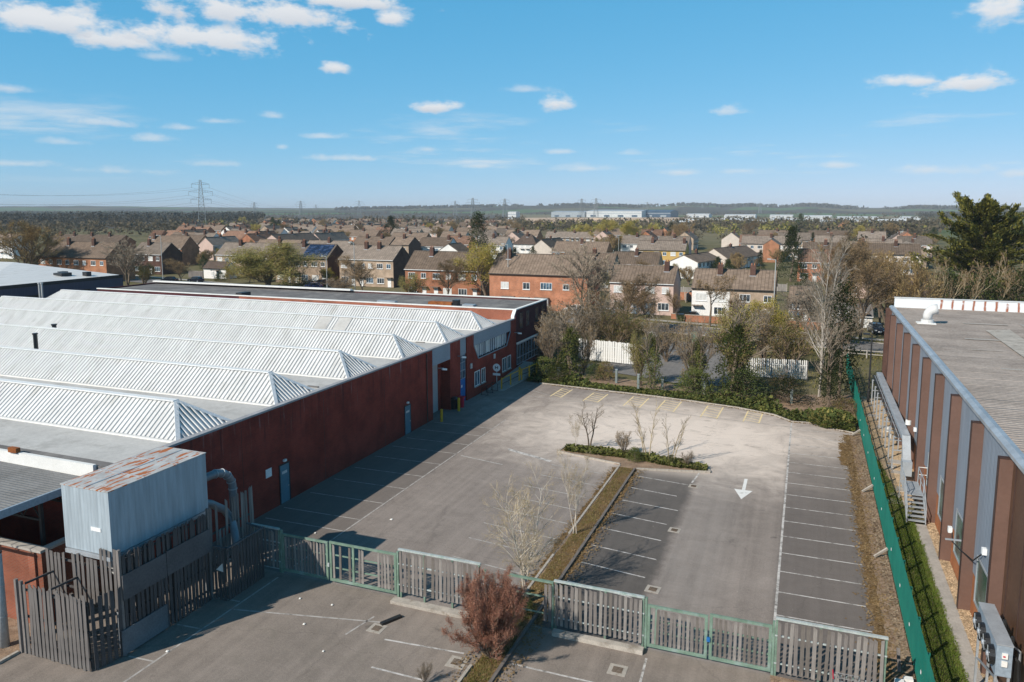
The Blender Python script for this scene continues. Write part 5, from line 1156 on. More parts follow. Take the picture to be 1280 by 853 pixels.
def tree_px(key, px_, yb, yt, wpx, label, name=None, cat='tree', group=None, rz=None):
    """height and width of a tree from the photograph, standing on the ground at its foot"""
    p = gp(px_, yb); zc = p.dot(fwd) - CAM_H * fwd.z; h = CAM_H - (yt - HOR) * zc / (F_PX / math.cos(th)) ; return tree(key, p, h, wpx * zc / F_PX, label, name, cat, rz, group)
# --- planted strip
mk_bare('birch_main', 7.0, 3.6, 'bark_birch', 'twig_pale', ('bud_golden', 1, .07, .045), 61, r0=.065, stems=4, kids=(15, 6, 5), tw_r=.006, clear=.18, ang=(.85, .75, .7), lens=(.36, .55, .55), lean=.14, upb=.12, twig_lvl=1)
mk_bare('birch_small', 5.2, 1.8, 'bark_birch', 'twig_pale', ('bud_golden', 1, .06, .04), 63, r0=.045, stems=3, kids=(12, 6, 5), tw_r=.005, clear=.3, ang=(.8, .7, .6), lens=(.26, .55, .55), lean=.12, upb=.3, twig_lvl=1)
mk_bare('sapling_a', 4.4, 2.4, 'bark', 'twig_grey', None, 65, r0=.055, stems=2, kids=(9, 5, 4), tw_r=.006, clear=.3, ang=(.6, .6, .6), lens=(.34, .45, .5), lean=.22, upb=.2, twig_lvl=1)
mk_bare('sapling_b', 4.9, 2.0, 'bark_pale', 'twig_grey', None, 67, r0=.042, stems=3, kids=(9, 5, 3), tw_r=.005, clear=.25, ang=(.45, .55, .6), lens=(.24, .45, .5), lean=.1, upb=.3, twig_lvl=1)
tree('birch_main', Vector((-12.05, 32.7, .05)), 7.0, 3.7, 'tall multi stemmed silver birch with golden twigs behind the railed fence', 'birch_tree', rz=.6)
tree('birch_small', Vector((-12.0, 41.05, .05)), 5.3, 1.9, 'slim pale birch with three white stems halfway along the planted strip', 'birch_tree', rz=1.0)
tree('sapling_a', Vector((-15.7, 57.0, .05)), 4.5, 3.4, 'bare forked sapling at the left end of the planted island', 'sapling', rz=2.0)
tree('sapling_b', Vector((-10.7, 56.0, .05)), 4.9, 2.5, 'bare multi stemmed sapling in the middle of the island', 'sapling', rz=.3)
tree('sapling_b', Vector((-8.85, 55.6, .05)), 4.2, 2.3, 'leaning bare sapling nearest the right tip of the island', 'sapling', rz=3.6)
tree('shrub_bare', Vector((-12.6, 56.4, .05)), 2.0, 1.5, 'small bare shrub between the saplings on the island', 'shrub', 'shrub'); tree('shrub_bare', Vector((-7.6, 55.5, .05)), 1.1, 1.3, 'low bare shrub near the pointed end of the island', 'shrub', 'shrub')
tree('ivy_bush', Vector((-11.5, 55.3, .05)), 1.0, 1.4, 'bushy green bramble clump where the strip meets the island', 'bush', 'bush'); tree('ivy_bush', Vector((-8.8, 55.5, .05)), .7, .9, 'small ivy clump at the foot of the leaning sapling', 'bush', 'bush')
tree('birch_small', Vector((-16.5, 56.4, .05)), 3.0, 1.2, 'thin young bare stem at the far left tip of the island', 'sapling')
mk_bare('red_bush', 3.4, 3.1, 'bark', 'twig_red', ('bud_red', 5, .06, .042), 71, r0=.04, stems=40, kids=(9, 6, 5), tw_r=.007, clear=.06, ang=(.6, .55, .5), lens=(.34, .45, .5), lean=.62, upb=.35, twig_lvl=1)
tree('red_bush', Vector((-11.75, 27.8, .05)), 3.95, 2.75, 'dense reddish budding bush in front of the broken fence', 'red_bush', 'bush')
blades('grass', 'grass_dry', 2600, (-12.15, -11.25, 24.2, 29.5), .16, .02)
tree('shrub_bare', Vector((-13.6, 25.2, 0)), .9, .7, 'tiny bare weed growing on the front yard tarmac', 'weed', 'plant')
tree('dark_bush', Vector((-11.7, 31.6, .05)), .8, 1.2, 'dark low bush under the low railed fence by the birch', 'bush', 'bush')
# --- strip behind the car park
sheet('hedge_bed', [(x, y + .07) for x, y in KERB_BACK] + [(4.85, 70), (4.85, 84), (-2, 81.6), (-12, 82.0), (-20, 83), (-27, 86), (-31.1, 86)], -.012, 'soil_litter')
def hedge_pt(rs):
    x = -28.5 + 33 * rs.rand(); base = np.interp(x, [p[0] for p in KERB_BACK], [p[1] for p in KERB_BACK]); dpt = rs.rand(); y = base + .25 + dpt * 2.0
    hm = (.4 + .5 * ns(x, y, .9)) * (1.5 if x < -21.5 else (.12 if x < -12.5 else (.8 if x < -8 else 1.35))) * (.25 + dpt); return x, y, rs.rand() * max(.1, hm), .2 + .14 * rs.rand()
scatter('ground_cover', 'leaf_ivy', 5600, hedge_pt, .3, up=1.2); scatter('ground_cover', 'leaf_bramble', 4600, hedge_pt, .3, up=1.2)
scatter('leaf_litter', 'bud_brown', 2600, lambda r: (lambda x: (x, np.interp(x, [p[0] for p in KERB_BACK], [p[1] for p in KERB_BACK]) + (r.rand() - .25) * 1.6, .02, .12))(-26 + 30 * r.rand()), .1, up=.4)
HB = [('ivy_a', 712, 471, 392, 40, 'ivy clad bare tree left of the white fence, by the yellow bollard'), ('shrub_bare', 690, 466, 385, 52, 'tall grey brown bare shrub against the office corner'), ('shrub_bare', 730, 468, 402, 30, 'bare brown shrub in front of the left end of the white fence'),
 ('ivy_bush', 679, 472, 447, 40, 'bright green bush at the end of the ramp rail'), ('ivy_bush', 698, 478, 455, 34, 'green ivy bush below the ivy clad tree'), ('dark_bush', 745, 474, 455, 30, 'dark green bush in the bed before the white fence'), ('red_brown_bush', 757, 476, 452, 26, 'brownish ragged bush in the bed before the white fence'),
 ('ivy_b', 815, 489, 398, 32, 'slim ivy clad tree in the middle of the back bed'), ('ivy_b', 872, 489, 405, 34, 'ivy clad tree between the grey posts of the back bed'), ('shrub_bare', 868, 487, 395, 52, 'spreading bare shrub around the middle ivy tree'),
 ('ivy_bush', 868, 494, 462, 50, 'large light green bush at the middle of the back bed'), ('ivy_a', 917, 496, 380, 62, 'broad ivy clad tree left of the right white fence'), ('shrub_olive', 922, 490, 376, 66, 'wide olive twigged shrub round the broad ivy tree'),
 ('dark_bush', 930, 500, 462, 60, 'dark ivy mound at the foot of the broad ivy tree'), ('red_brown_bush', 975, 494, 466, 52, 'brown leaved hedge clump in front of the right white fence'), ('dark_bush', 985, 503, 474, 60, 'dark green hedge clump in front of the right white fence'),
 ('ivy_dark', 1036, 510, 400, 36, 'dark ivy covered stump trunk at the right of the back bed'), ('column', 1048, 500, 352, 44, 'dark columnar evergreen behind the silver stems'), ('silver', 1024, 496, 292, 72, 'tall silver barked bare tree with three pale trunks by the dark evergreen'),
 ('red_brown_bush', 1055, 520, 498, 40, 'reddish brown mound beside the palisade top end'), ('shrub_olive', 800, 482, 412, 34, 'thin bare shrub right of the white fence')]
for key, x, yb, yt, wpx, lab in HB: tree_px(key, x, yb, yt, wpx, lab, {'ivy_bush': 'bush', 'dark_bush': 'bush', 'red_brown_bush': 'bush', 'shrub_bare': 'shrub', 'shrub_olive': 'shrub'}.get(key, 'tree'), 'bush' if 'bush' in key else ('shrub' if 'shrub' in key else 'tree'))
# juniper mound at the right end
def mound(rs):
    while True:
        u, v = rs.rand() * 2 - 1, rs.rand() * 2 - 1
        if u * u + v * v < 1: break
    return 2.75 + 2.0 * u, 72.2 + 2.4 * v, .05 + 1.0 * math.sqrt(max(0, 1 - u * u - v * v)) * (.7 + .3 * rs.rand()), .26
mj = thing('juniper_mound', 'low spreading juniper mound at the right end of the back bed', 'shrub', (2.75, 72.2, 0)); sc1 = scatter('foliage', 'leaf_ivy', 2600, mound, .26, kind=None, up=1.3); sc2 = scatter('foliage', 'leaf_olive', 1500, mound, .26, kind=None, up=1.3)
for o_ in (sc1, sc2): o_.parent = mj; o_.location = (-2.75, -72.2, 0)
# concrete posts in the bed
POSTS = ['left of the first ivy tree', 'behind the bare shrub by the white fence', 'nearest the gap in the back bed', 'at the right side of the gap', 'hidden beside the light green bush', 'in front of the dark hedge']
for (x, y, h), lab in zip([(-26.0, 81.6, .95), (-19.0, 80.6, 1.5), (-16.0, 77.9, 1.75), (-13.6, 78.6, 1.25), (-9.3, 78.9, 1.25), (-.8, 78.2, 1.3)], POSTS):
    t = thing('fence_post', 'grey green concrete post ' + lab, 'post', (x, y, 0)); MB().box(x - .12, x + .12, y - .1, y + .1, 0, h).build('shaft', 'post_grey', t); MB().box(x - .14, x + .14, y - .12, y + .12, h, h + .05).build('cap', 'galv', t)
# white pale fences on the far side of the drive
def white_fence(lab, a, b, h, pitch, w_, gap=()):
    t = thing('pale_fence', lab, 'fence', (a[0], a[1], 0)); slats(t, a, b, .12, h, pitch, w_, 'white_paint', skip=lambda k, n: k in gap, jit=.04)
    for z in (.6, h * .72): MB().bar((a[0], a[1] + .05, z), (b[0], b[1] + .05, z), .05, .07).build('rail', 'white_paint', t)
    n = 4
    for k in range(n + 1): p = Vector((*a, 0)).lerp(Vector((*b, 0)), k / n); MB().box(p.x - .06, p.x + .06, p.y + .08, p.y + .2, 0, h - .1).build('post', 'slat_wood', t)
white_fence('white vertical board fence with a missing board left of the drive', (-26.6, 91.7), (-19.0, 90.6), 2.75, .30, .255, (4,))
white_fence('narrow white pale fence right of the drive behind the hedge', (-7.0, 88.7), (.6, 89.5), 2.3, .21, .13)
# drive, road, verges
dr = [gp(*q) for q in [(716, 456), (742, 462), (800, 471), (855, 481), (905, 483), (928, 474), (912, 450), (905, 432), (884, 427), (858, 428), (826, 424), (800, 421), (792, 430), (798, 452)]]
sheet('driveway', [(p.x, p.y) for p in dr], .0, 'asphalt_road')
rcl = [(90, 97.5), (30, 110.0), (8.5, 114.7), (-12, 119.7), (-45, 127.0), (-100, 139.0), (-260, 175.0)]
sheet('road', [(x, y - 4.2) for x, y in rcl] + [(x, y + 4.2) for x, y in rcl[::-1]], .02, 'asphalt_road')
kerb_run(D.objects['road'], [(8.5, 110.6), (-12, 115.6), (-45, 122.9)], .14, .1, 'kerb_stone', 2.4, .02); kerb_run(D.objects['road'], [(30, 114.2), (8.5, 118.9), (-12, 123.9), (-45, 131.2)], .14, .1, 'kerb_stone', 2.4, .02)
sheet('pavement', [(x, y + 6.6) for x, y in rcl] + [(x, y + 8.4) for x, y in rcl[::-1]], .03, 'concrete')
sheet('verge', [(x, y + 4.3) for x, y in rcl[1:]] + [(x, y + 6.55) for x, y in rcl[:0:-1]], .024, 'ground')
blades('grass', 'grass_dry', 5200, (-46, 14, 104, 136), .3, .06, edge=lambda x, y, r: (lambda yr: 4.5 < y - yr < 6.6 or -9.5 < y - yr < -4.5)(float(np.interp(x, [q[0] for q in rcl[::-1]], [q[1] for q in rcl[::-1]]))))
blades('dry_grass', 'grass_dry', 4200, (-46, 16, 84, 112), .3, .05, edge=lambda x, y, r: x < -24 or x > -7 )
rg = thing('guard_rail', 'pale horizontal rail fence on the verge behind the palisade end', 'railing', (7.5, 105.7, 0))
for z in (.55, 1.0): MB().bar((3.5, 106.2, z), (14, 105.4, z), .08, .1).build('rail', 'concrete', rg)
for k in range(6): MB().box(3.5 + k * 2.1 - .07, 3.5 + k * 2.1 + .07, 106.0 - k * .16, 106.14 - k * .16, 0, 1.12).build('post', 'concrete', rg)
# ------------------------------------------------------------------ houses
def at_y(px_, py_, y):
    r = ray(px_, py_); t = y / r.y; return Vector((r.x * t, y, CAM_H + r.z * t))
def win_mesh(w_, h_, nm):
    k = ('win', w_, h_, nm)
    if k not in KIDS:
        f = MB(); e = .07; d = -.06
        f.box(-w_/2, -w_/2 + e, d, 0, 0, h_); f.box(w_/2 - e, w_/2, d, 0, 0, h_); f.box(-w_/2 + e, w_/2 - e, d, 0, 0, e); f.box(-w_/2 + e, w_/2 - e, d, 0, h_ - e, h_)
        for q in range(1, nm): x = -w_/2 + w_ * q / nm; f.box(x - .03, x + .03, d + .01, 0, e, h_ - e)
        f.box(-w_/2 - .06, w_/2 + .06, d - .08, 0, -.09, -.003)
        fm = f.mesh('frame'); fm.materials.append(MATS['upvc'])
        ps = []
        for mt in ('glass_dark', 'curtain', 'glass_blue'):
            pm = MB().box(-w_/2 + e, w_/2 - e, -.035, -.005, e, h_ - e).mesh('pane'); pm.materials.append(MATS[mt]); ps.append(pm)
        KIDS[k] = (fm, ps)
    return KIDS[k]
hr = random.Random(5)
def window(parent, x, z, w_, h_, nm=2, side=0, frame=None, L=0, Dp=0):
    fm, ps = win_mesh(w_, h_, nm)
    if frame:
        fm = fm.copy(); fm.materials.clear(); fm.materials.append(MATS[frame])
    loc, rz = ((x, 0, z), 0) if side == 0 else (((L, x, z), math.pi / 2) if side == 1 else ((0, x, z), -math.pi / 2))
    o = link('window', fm, None, parent, loc, (0, 0, rz)); link('pane', hr.choice([ps[0], ps[0], ps[1], ps[2]]), None, o)
def house(name, label, loc, rz, L, Dp, ze, zr, wall, roof, chim=(), plan=None, hip=0.0, lower=None, group=None, cat='house', split=None, frame=None, gable=None, over=.3):
    """plan: list of (x, z, w, h, mullions) windows and ('door', x) on the front"""
    t = thing(name, label, cat, loc, rz, group)
    prof = [(0, 0), (0, ze), (Dp / 2, zr - .12), (Dp, ze), (Dp, 0)]
    if hip: wb = MB().box(0, L, 0, Dp, 0, ze)
    else: wb = MB(); wb.extrude_x([(y, z) for y, z in prof], 0, L)
    wo_ = wb.mesh('wall'); wl_ = link('wall', wo_, wall, t)
    if split: s0, s1, m_, z0, z1 = split; link('wall_panel', MB().box(s0, s1, -.03, -.002, z0, z1).mesh('wall_panel'), m_, t)
    if lower: link('wall_panel', MB().box(-.02, L + .02, -.03, -.002, 0, lower[0]).mesh('wall_panel'), lower[1], t)
    if gable: link('gable_wall', MB().extrude_x([(y, z) for y, z in prof], L + .002, L + .03).mesh('gable_wall'), gable, t)
    rb_ = MB(); th_ = .16; sl_ = (zr - ze) / (Dp / 2); ye = -over; zo = ze - over * sl_ + .06
    if hip:
        hx = hip; q = [(-over, -over, zo), (L + over, -over, zo), (L + over, Dp + over, zo), (-over, Dp + over, zo), (hx, Dp / 2, zr), (L - hx, Dp / 2, zr)]
        rb_.poly(q, [(0,1,5,4), (1,2,5), (2,3,4,5), (3,0,4), (0,3,2,1)])
    else:
        for s in (0, 1):
            y0, y1 = (ye, Dp / 2) if s == 0 else (Dp - ye, Dp / 2)
            rb_.poly([(-.12, y0, zo), (L + .12, y0, zo), (L + .12, y1, zr), (-.12, y1, zr), (-.12, y0, zo - th_), (L + .12, y0, zo - th_), (L + .12, y1, zr - th_), (-.12, y1, zr - th_)], [(0,1,2,3),(4,7,6,5),(0,4,5,1),(1,5,6,2),(3,2,6,7),(0,3,7,4)])
    ro = link('roof', rb_.mesh('roof'), roof, t)
    link('ridge_tiles', MB().bar((hip, Dp / 2, zr + .03), (L - hip, Dp / 2, zr + .03), .28, .12).mesh('ridge_tiles'), 'tiles_grey', ro)
    link('gutter', MB().box(-.1, L + .1, -over - .1, -over - .01, zo - .12, zo - .01).mesh('gutter'), hr.choice(['upvc', 'dark_steel']), t)
    for c in chim:
        cx_, cy_, cw_, ch_ = c; co_ = link('chimney', MB().box(cx_ - cw_, cx_ + cw_, cy_ - .35, cy_ + .35, zr - 1.6, zr + ch_).mesh('chimney'), 'brick_brown', ro)
        link('chimney_flashing', MB().box(cx_ - cw_ - .1, cx_ + cw_ + .1, cy_ - .5, cy_ + .45, zr - abs(cy_ - Dp / 2) * sl_ - .45, zr - abs(cy_ - Dp / 2) * sl_ - .2).mesh('chimney_flashing'), 'galv', ro)
        for q in (-.5, .5): link('chimney_pot', MB().tube([(cx_ + q * cw_, cy_, zr + ch_), (cx_ + q * cw_, cy_, zr + ch_ + .35)], [.13, .1], 8).mesh('chimney_pot'), 'chimney_pot', ro)
    for it in plan or ():
        if it[0] == 'door':
            x = it[1]; d = link('door', MB().box(x - .48, x + .48, -.05, -.005, .05, 2.15).mesh('door'), it[2] if len(it) > 2 else 'upvc', t); link('porch', MB().box(x - .9, x + .9, -.9, -.003, 2.35, 2.47).mesh('porch'), 'tiles_grey', t); link('handle', MB().box(x + .3, x + .38, -.08, -.05, 1.0, 1.12).mesh('handle'), 'galv', d)
        elif it[0] == 'bay': x, w_ = it[1], it[2]; link('bay_window', MB().box(x - w_ / 2, x + w_ / 2, -.7, -.003, .7, 2.35).mesh('bay_window'), 'upvc', t); o = link('window', win_mesh(w_ - .2, 1.3, 4)[0], None, t, (x, -.7, .95)); link('pane', win_mesh(w_ - .2, 1.3, 4)[1][0], None, o); link('bay_base', MB().box(x - w_ / 2 + .02, x + w_ / 2 - .02, -.68, -.004, .0, .698).mesh('bay_base'), wall, t); link('bay_roof', MB().box(x - w_ / 2 - .1, x + w_ / 2 + .1, -.82, -.003, 2.352, 2.5).mesh('bay_roof'), 'tiles_grey', t)
        elif it[0] == 'g1': window(t, it[1], it[2], it[3], it[4], 2, 1, frame, L, Dp)
        else: window(t, it[0], it[1], it[2], it[3], it[4] if len(it) > 4 else 2, 0, frame)
    return t
def auto_plan(L, ze, unit=5.6, bays=False):
    pl = []; n = max(1, round(L / unit)); u = L / n; s = ze / 5.2
    for k in range(n):
        x = k * u; pl += [(x + u * .27, ze - 1.75 * s, 1.7, 1.25, 3), (x + u * .75, ze - 1.7 * s, 1.2, 1.15, 2)]
        if k % 2: pl += [('door', x + u * .25), (x + u * .7, .9, 2.0, 1.35, 3)]
        else: pl += [('bay', x + u * .3, 2.3) if bays else (x + u * .3, .9, 2.0, 1.35, 3), ('door', x + u * .78)]
    return pl
def hx(label, xl, xr, yb, ye, yr, wall, roof, Dp=8.0, chim=(), plan='auto', **kw):
    """house with its ridge along the street, sized from its eaves, ridge and foot in the photograph"""
    p = gp(xl, yb); q = at_y(xr, yb, p.y); L = q.x - p.x; ze = at_y((xl + xr) / 2, ye, p.y).z; zr = at_y((xl + xr) / 2, yr, p.y + Dp / 2).z
    zr = min(max(zr, ze + 1.6), ze + 4.4)
    ch = [(c * L if c <= 1 else c, Dp / 2 - 1.0, .45, .9) for c in chim]
    return house(kw.pop('name', 'house'), label, (p.x, p.y, 0), 0, L, Dp, ze, zr, wall, roof, ch, auto_plan(L, ze, bays=kw.pop('bays', False)) if plan == 'auto' else plan, **kw)
def hy(label, xl, xr, yb, ye, ya, length, wall, roof, **kw):
    """gable end towards the camera, ridge running away"""
    p = gp(xl, yb); q = at_y(xr, yb, p.y); Wd = q.x - p.x; ze = at_y(xr, ye, p.y).z; zr = at_y((xl + xr) / 2, ya, p.y).z
    zr = min(max(zr, ze + 1.2), ze + 4.6)
    pl = [] if kw.pop('blind', False) else auto_plan(length, ze)
    # local x runs away from the camera; front (local -y) looks right
    return house(kw.pop('name', 'house'), label, (q.x, q.y, 0), math.pi / 2 - R_(kw.pop('turn', 0)), length, Wd, ze, zr, wall, roof, kw.pop('chim', [(length * .5, Wd / 2, .45, .9)]), pl, **kw)
# nearest rows, left to right
hx('long orange brick terrace with two tall chimneys behind the bare round tree', 50, 134, 349, 321, 302, 'brick_orange', 'tiles_brown', 9, (.31, .68))
hx('dark brown brick house with white framed windows beside the grey lamp post', 166, 203, 342, 317.5, 303, 'brick_brown', 'tiles_grey', 8, (.35,))
hx('brown roofed house with a white gutter behind the dark brick house', 182, 228, 331, 310, 295, 'brick_house', 'tiles_brown', 8, (.1,))
hy('pink rendered gable end house with a grey roof', 249, 267, 325, 306.5, 297, 16, 'render_pink', 'tiles_grey')
hx('tan brick house beside the white garage', 271, 346, 345, 319, 303.5, 'brick_tan', 'tiles_grey', 8.5, (.3, .95))
sol = hx('pale tan house with solar panels on its roof', 345, 410, 353, 322, 304.8, 'brick_tan', 'tiles_grey', 9, (.42,), gable='brick_brown')
hx('tan house with a small porch and dark gable end, right of the solar roof', 425, 492, 357, 324, 307, 'brick_tan', 'tiles_grey', 9, (.38, .62), gable='brick_brown')
hx('red brick house with tall chimneys behind the yellow leafed tree', 507, 601, 371, 337, 314.5, 'brick_house', 'tiles_brown', 9, (.27, .9))
hx('red brick house with white bay window and porch behind the office block', 612, 734, 385, 342.5, 318, 'brick_house', 'tiles_brown', 9, (.14,), plan=[(3.2, 3.9, 1.6, 1.3, 3), (7.6, 3.9, 1.4, 1.3, 2), (11.6, 4.0, 2.3, 1.3, 4), (15.5, 4.1, 1.2, 1.1, 2), ('bay', 10.8, 2.6), ('door', 7.4), ('bay', 4.0, 2.4)])
hx('pinkish rendered semi detached house with a brown tiled roof', 762, 841, 391, 353, 332, 'render_pink', 'tiles_brown', 8, (.85,))
hd = hx('semi detached house, left half white and right half tan brick', 864, 967, 398, 360.5, 337, 'brick_tan', 'tiles_brown', 8.5, (.32, .72), split=(0, 6.4, 'render_white', .02, 4.9), plan=[(1.6, 3.2, 1.9, 1.3, 3), (4.8, 3.2, 1.9, 1.3, 3), ('door', 1.0), (4.8, .9, 2.0, 1.3, 3), (8.9, 3.3, 1.8, 1.3, 3), (12.6, 3.3, 1.3, 1.2, 2), ('door', 9.0, 'brown_door'), (12.0, .9, 2.2, 1.3, 3)])
hy('low white gable end house behind the pinkish house', 834, 871.5, 348, 328, 319, 18, 'render_white', 'tiles_brown', turn=14)
hy('cream gable end house with a long shaded side', 870, 909.5, 337, 323.5, 311, 26, 'render_pale', 'tiles_brown', turn=18)
hx('yellow rendered house with a grey brown roof', 795, 856, 333, 312.5, 301, 'render_yellow', 'tiles_grey', 8, (.3, .95))
hx('white and tan terrace with a grey roof at the right of the estate', 926, 1000, 323, 304.8, 295, 'render_pale', 'tiles_grey', 9, (.5,))
hx('white fronted house with a navy gable end', 749, 767, 316, 306.7, 297, 'render_white', 'tiles_grey', 14, (.5,), gable='render_navy')
hy('tan gable end house left of the big bare tree', 663, 689.6, 323, 311, 299.6, 24, 'render_pale', 'tiles_brown')
hx('hip roofed dark house with white walls', 642, 670, 318, 305, 293, 'render_white', 'tiles_dark', 9, (.5,), hip=3.5)
hx('long grey roofed terrace with many chimneys behind the tan gable', 681, 783, 304, 298, 290, 'brick_tan', 'tiles_grey', 9, (.1, .35, .55, .75))
hx('house with its dark gable end in shade, left of the white walled house', 489, 511, 330, 306, 296, 'brick_tan', 'tiles_brown', 9, (.5,), gable='brick_dark_flat')  # the gable's shade is put into its dark wall colour
hx('white walled house with a brown roof behind the brick chimneys', 521, 560, 328, 308, 297, 'render_white', 'tiles_brown', 9, (.9,))
hy('small cream gable end in front of the white walled house', 547, 574, 332, 315, 305, 10, 'render_white', 'tiles_brown', blind=True, chim=[])
hy('pink gable end house left of the solar roof', 330, 351, 321, 302, 293.5, 26, 'render_pink', 'tiles_grey')
hy('pale pink gable end house right of the first pink gable', 386, 402, 316, 301, 292, 22, 'render_pink', 'tiles_grey')
hx('brown roofed house between the two gabled houses and the evergreen', 440, 486, 325, 306, 296, 'brick_tan', 'tiles_brown', 9, (.3, .7), gable='brick_dark_flat')
hx('red roofed gable fronted brick house far left of the pylon', 186, 200, 303, 296, 288, 'brick_house', 'tiles_red', 8)
hx('second red roofed brick house left of the pylon foot', 204, 224, 303, 295, 288, 'brick_house', 'tiles_red', 8)
hx('long brown roofed house with an orange gable chimney right of the pylon', 275, 330, 309, 300, 287.5, 'brick_house', 'tiles_red', 9, (.02, .5, .8))
hx('brown terrace roof behind the orange brick terrace', 60, 148, 318, 302, 293.5, 'brick_house', 'tiles_brown', 9, (.1, .3, .55, .8))
hx('white walled low building with ribbon windows at far left', -30, 17, 322, 300, 292, 'render_white', 'tiles_brown', 9, ())
hx('brown roofed house hidden behind the big bare tree', 700, 765, 362, 334, 316, 'brick_tan', 'tiles_brown', 8, (.6,))
hx('brown roofed house behind the pinkish semi', 764, 822, 345, 331, 315, 'brick_tan', 'tiles_brown', 8, (.5,))
hx('long white windowed terrace behind the bare trees on the right', 1002, 1150, 342, 317, 304, 'render_pale', 'tiles_brown', 9, (.2, .5, .8))
hx('pink rendered house glimpsed through the twigs on the right', 1052, 1096, 372, 346, 330, 'render_pink', 'tiles_brown', 8, (.5,))
hx('brown tiled house between the bare trees and the cypress', 1122, 1160, 402, 373, 345, 'brick_house', 'tiles_dark', 8, ())
hy('orange brick gable end behind the dark conifer', 953, 973, 328, 306, 299, 14, 'brick_orange', 'tiles_grey', blind=True, chim=[])
hy('red brick gable end house in the middle distance', 824, 836, 298, 291, 285, 14, 'brick_orange', 'tiles_brown')
hy('orange brick gable house in the right distance', 1045, 1061, 292, 285, 278, 14, 'brick_orange', 'tiles_red')
hx('red brick house with white ground floor behind the right bare trees', 985, 1012, 405, 377, 358, 'brick_house', 'tiles_brown', 8, ())
hx('low row of white fronted garages and walls behind the dark car', 1040, 1090, 408, 394, 386, 'render_white', 'felt_roof', 6, ())
# solar array on its roof
def solar(h, nx, ny):
    """panels laid on the front slope at its right end"""
    me = [c for c in h.children if c.name.startswith('roof')][0]; vs = [v.co for v in me.data.vertices]; L = max(v.x for v in vs); y0 = min(v.y for v in vs); ridge = max(vs, key=lambda v: v.z); eave = min((v for v in vs if v.y < .1), key=lambda v: -v.z)
    A_ = Vector((0, -.3, eave.z)); B_ = Vector((0, ridge.y, ridge.z)); n = Vector((0, -(B_.z - A_.z), B_.y - A_.y)).normalized()
    for i in range(nx):
        for j in range(ny):
            w_ = (L * .47) / nx; x0 = L - .5 - (i + 1) * w_ - (ny - 1 - j) * 0.0
            if j == 0 and i < 0: continue
            p0 = A_.lerp(B_, .08 + .88 * j / ny) + n * .1; p1 = A_.lerp(B_, .08 + .88 * (j + .94) / ny) + n * .1
            m = MB(); m.poly([(x0 + .04, *p0.yz), (x0 + w_ - .04, *p0.yz), (x0 + w_ - .04, *p1.yz), (x0 + .04, *p1.yz)] + [(x0 + .04, *(p0 - n * .06).yz), (x0 + w_ - .04, *(p0 - n * .06).yz), (x0 + w_ - .04, *(p1 - n * .06).yz), (x0 + .04, *(p1 - n * .06).yz)], [(0,1,2,3),(4,7,6,5),(0,4,5,1),(1,5,6,2),(2,6,7,3),(3,7,4,0)])
            link('solar_panel', m.mesh('solar_panel'), 'solar_blue', h)
solar(sol, 5, 3)
g_ = gp(255, 347); hx('white rendered garage with a brown roof in front of the tan house', 255, 283, 348, 335, 331, 'render_white', 'tiles_dark', 4, (), plan=[(3.2, .8, 1.0, 1.1, 2), ('door', 5.0, 'glass_blue')], name='garage', cat='garage')
# garden walls, bins, hedges by the nearest houses
def wall_run(lab, a, b, h, m_): 
    t = thing('garden_wall', lab, 'wall', (a.x, a.y, 0)); MB().bar(a + Vector((0, 0, h / 2)), b + Vector((0, 0, h / 2)), .24, h).build('brickwork', m_, t); MB().bar(a + Vector((0, 0, h + .04)), b + Vector((0, 0, h + .04)), .3, .07).build('coping', 'kerb_stone', t)
wall_run('low red brick garden wall in front of the white half house', gp(856, 402), gp(906, 405), 1.15, 'brick_house'); wall_run('short red brick garden wall piece by the green bin', gp(839, 398.5), gp(849, 399.5), .9, 'brick_house'); wall_run('dark red brick garden wall glimpsed right of the white house', gp(985, 411), gp(1060, 415), 1.3, 'brick_house'); wall_run('grey timber garden fence right of the dark brick house', gp(236, 347), gp(254, 347.5), 1.8, 'slat_wood')
for (x, y, m_, lab) in [(850, 402, 'leaf_ivy_dark', 'dark green wheelie bin at the end of the red garden wall'), (866, 399, 'black_plastic', 'small dark bin behind the red garden wall')]:
    p = gp(x, y); t = thing('wheelie_bin', lab, 'bin', (p.x, p.y, 0)); MB().poly([(p.x-.45,p.y-.45,0),(p.x+.45,p.y-.45,0),(p.x+.45,p.y+.45,0),(p.x-.45,p.y+.45,0),(p.x-.55,p.y-.55,1.2),(p.x+.55,p.y-.55,1.2),(p.x+.55,p.y+.55,1.2),(p.x-.55,p.y+.55,1.2)], [(0,1,5,4),(1,2,6,5),(2,3,7,6),(3,0,4,7),(0,3,2,1)]).build('body', m_, t); MB().box(p.x - .6, p.x + .6, p.y - .6, p.y + .6, 1.2, 1.32).build('lid', 'black_plastic', t)
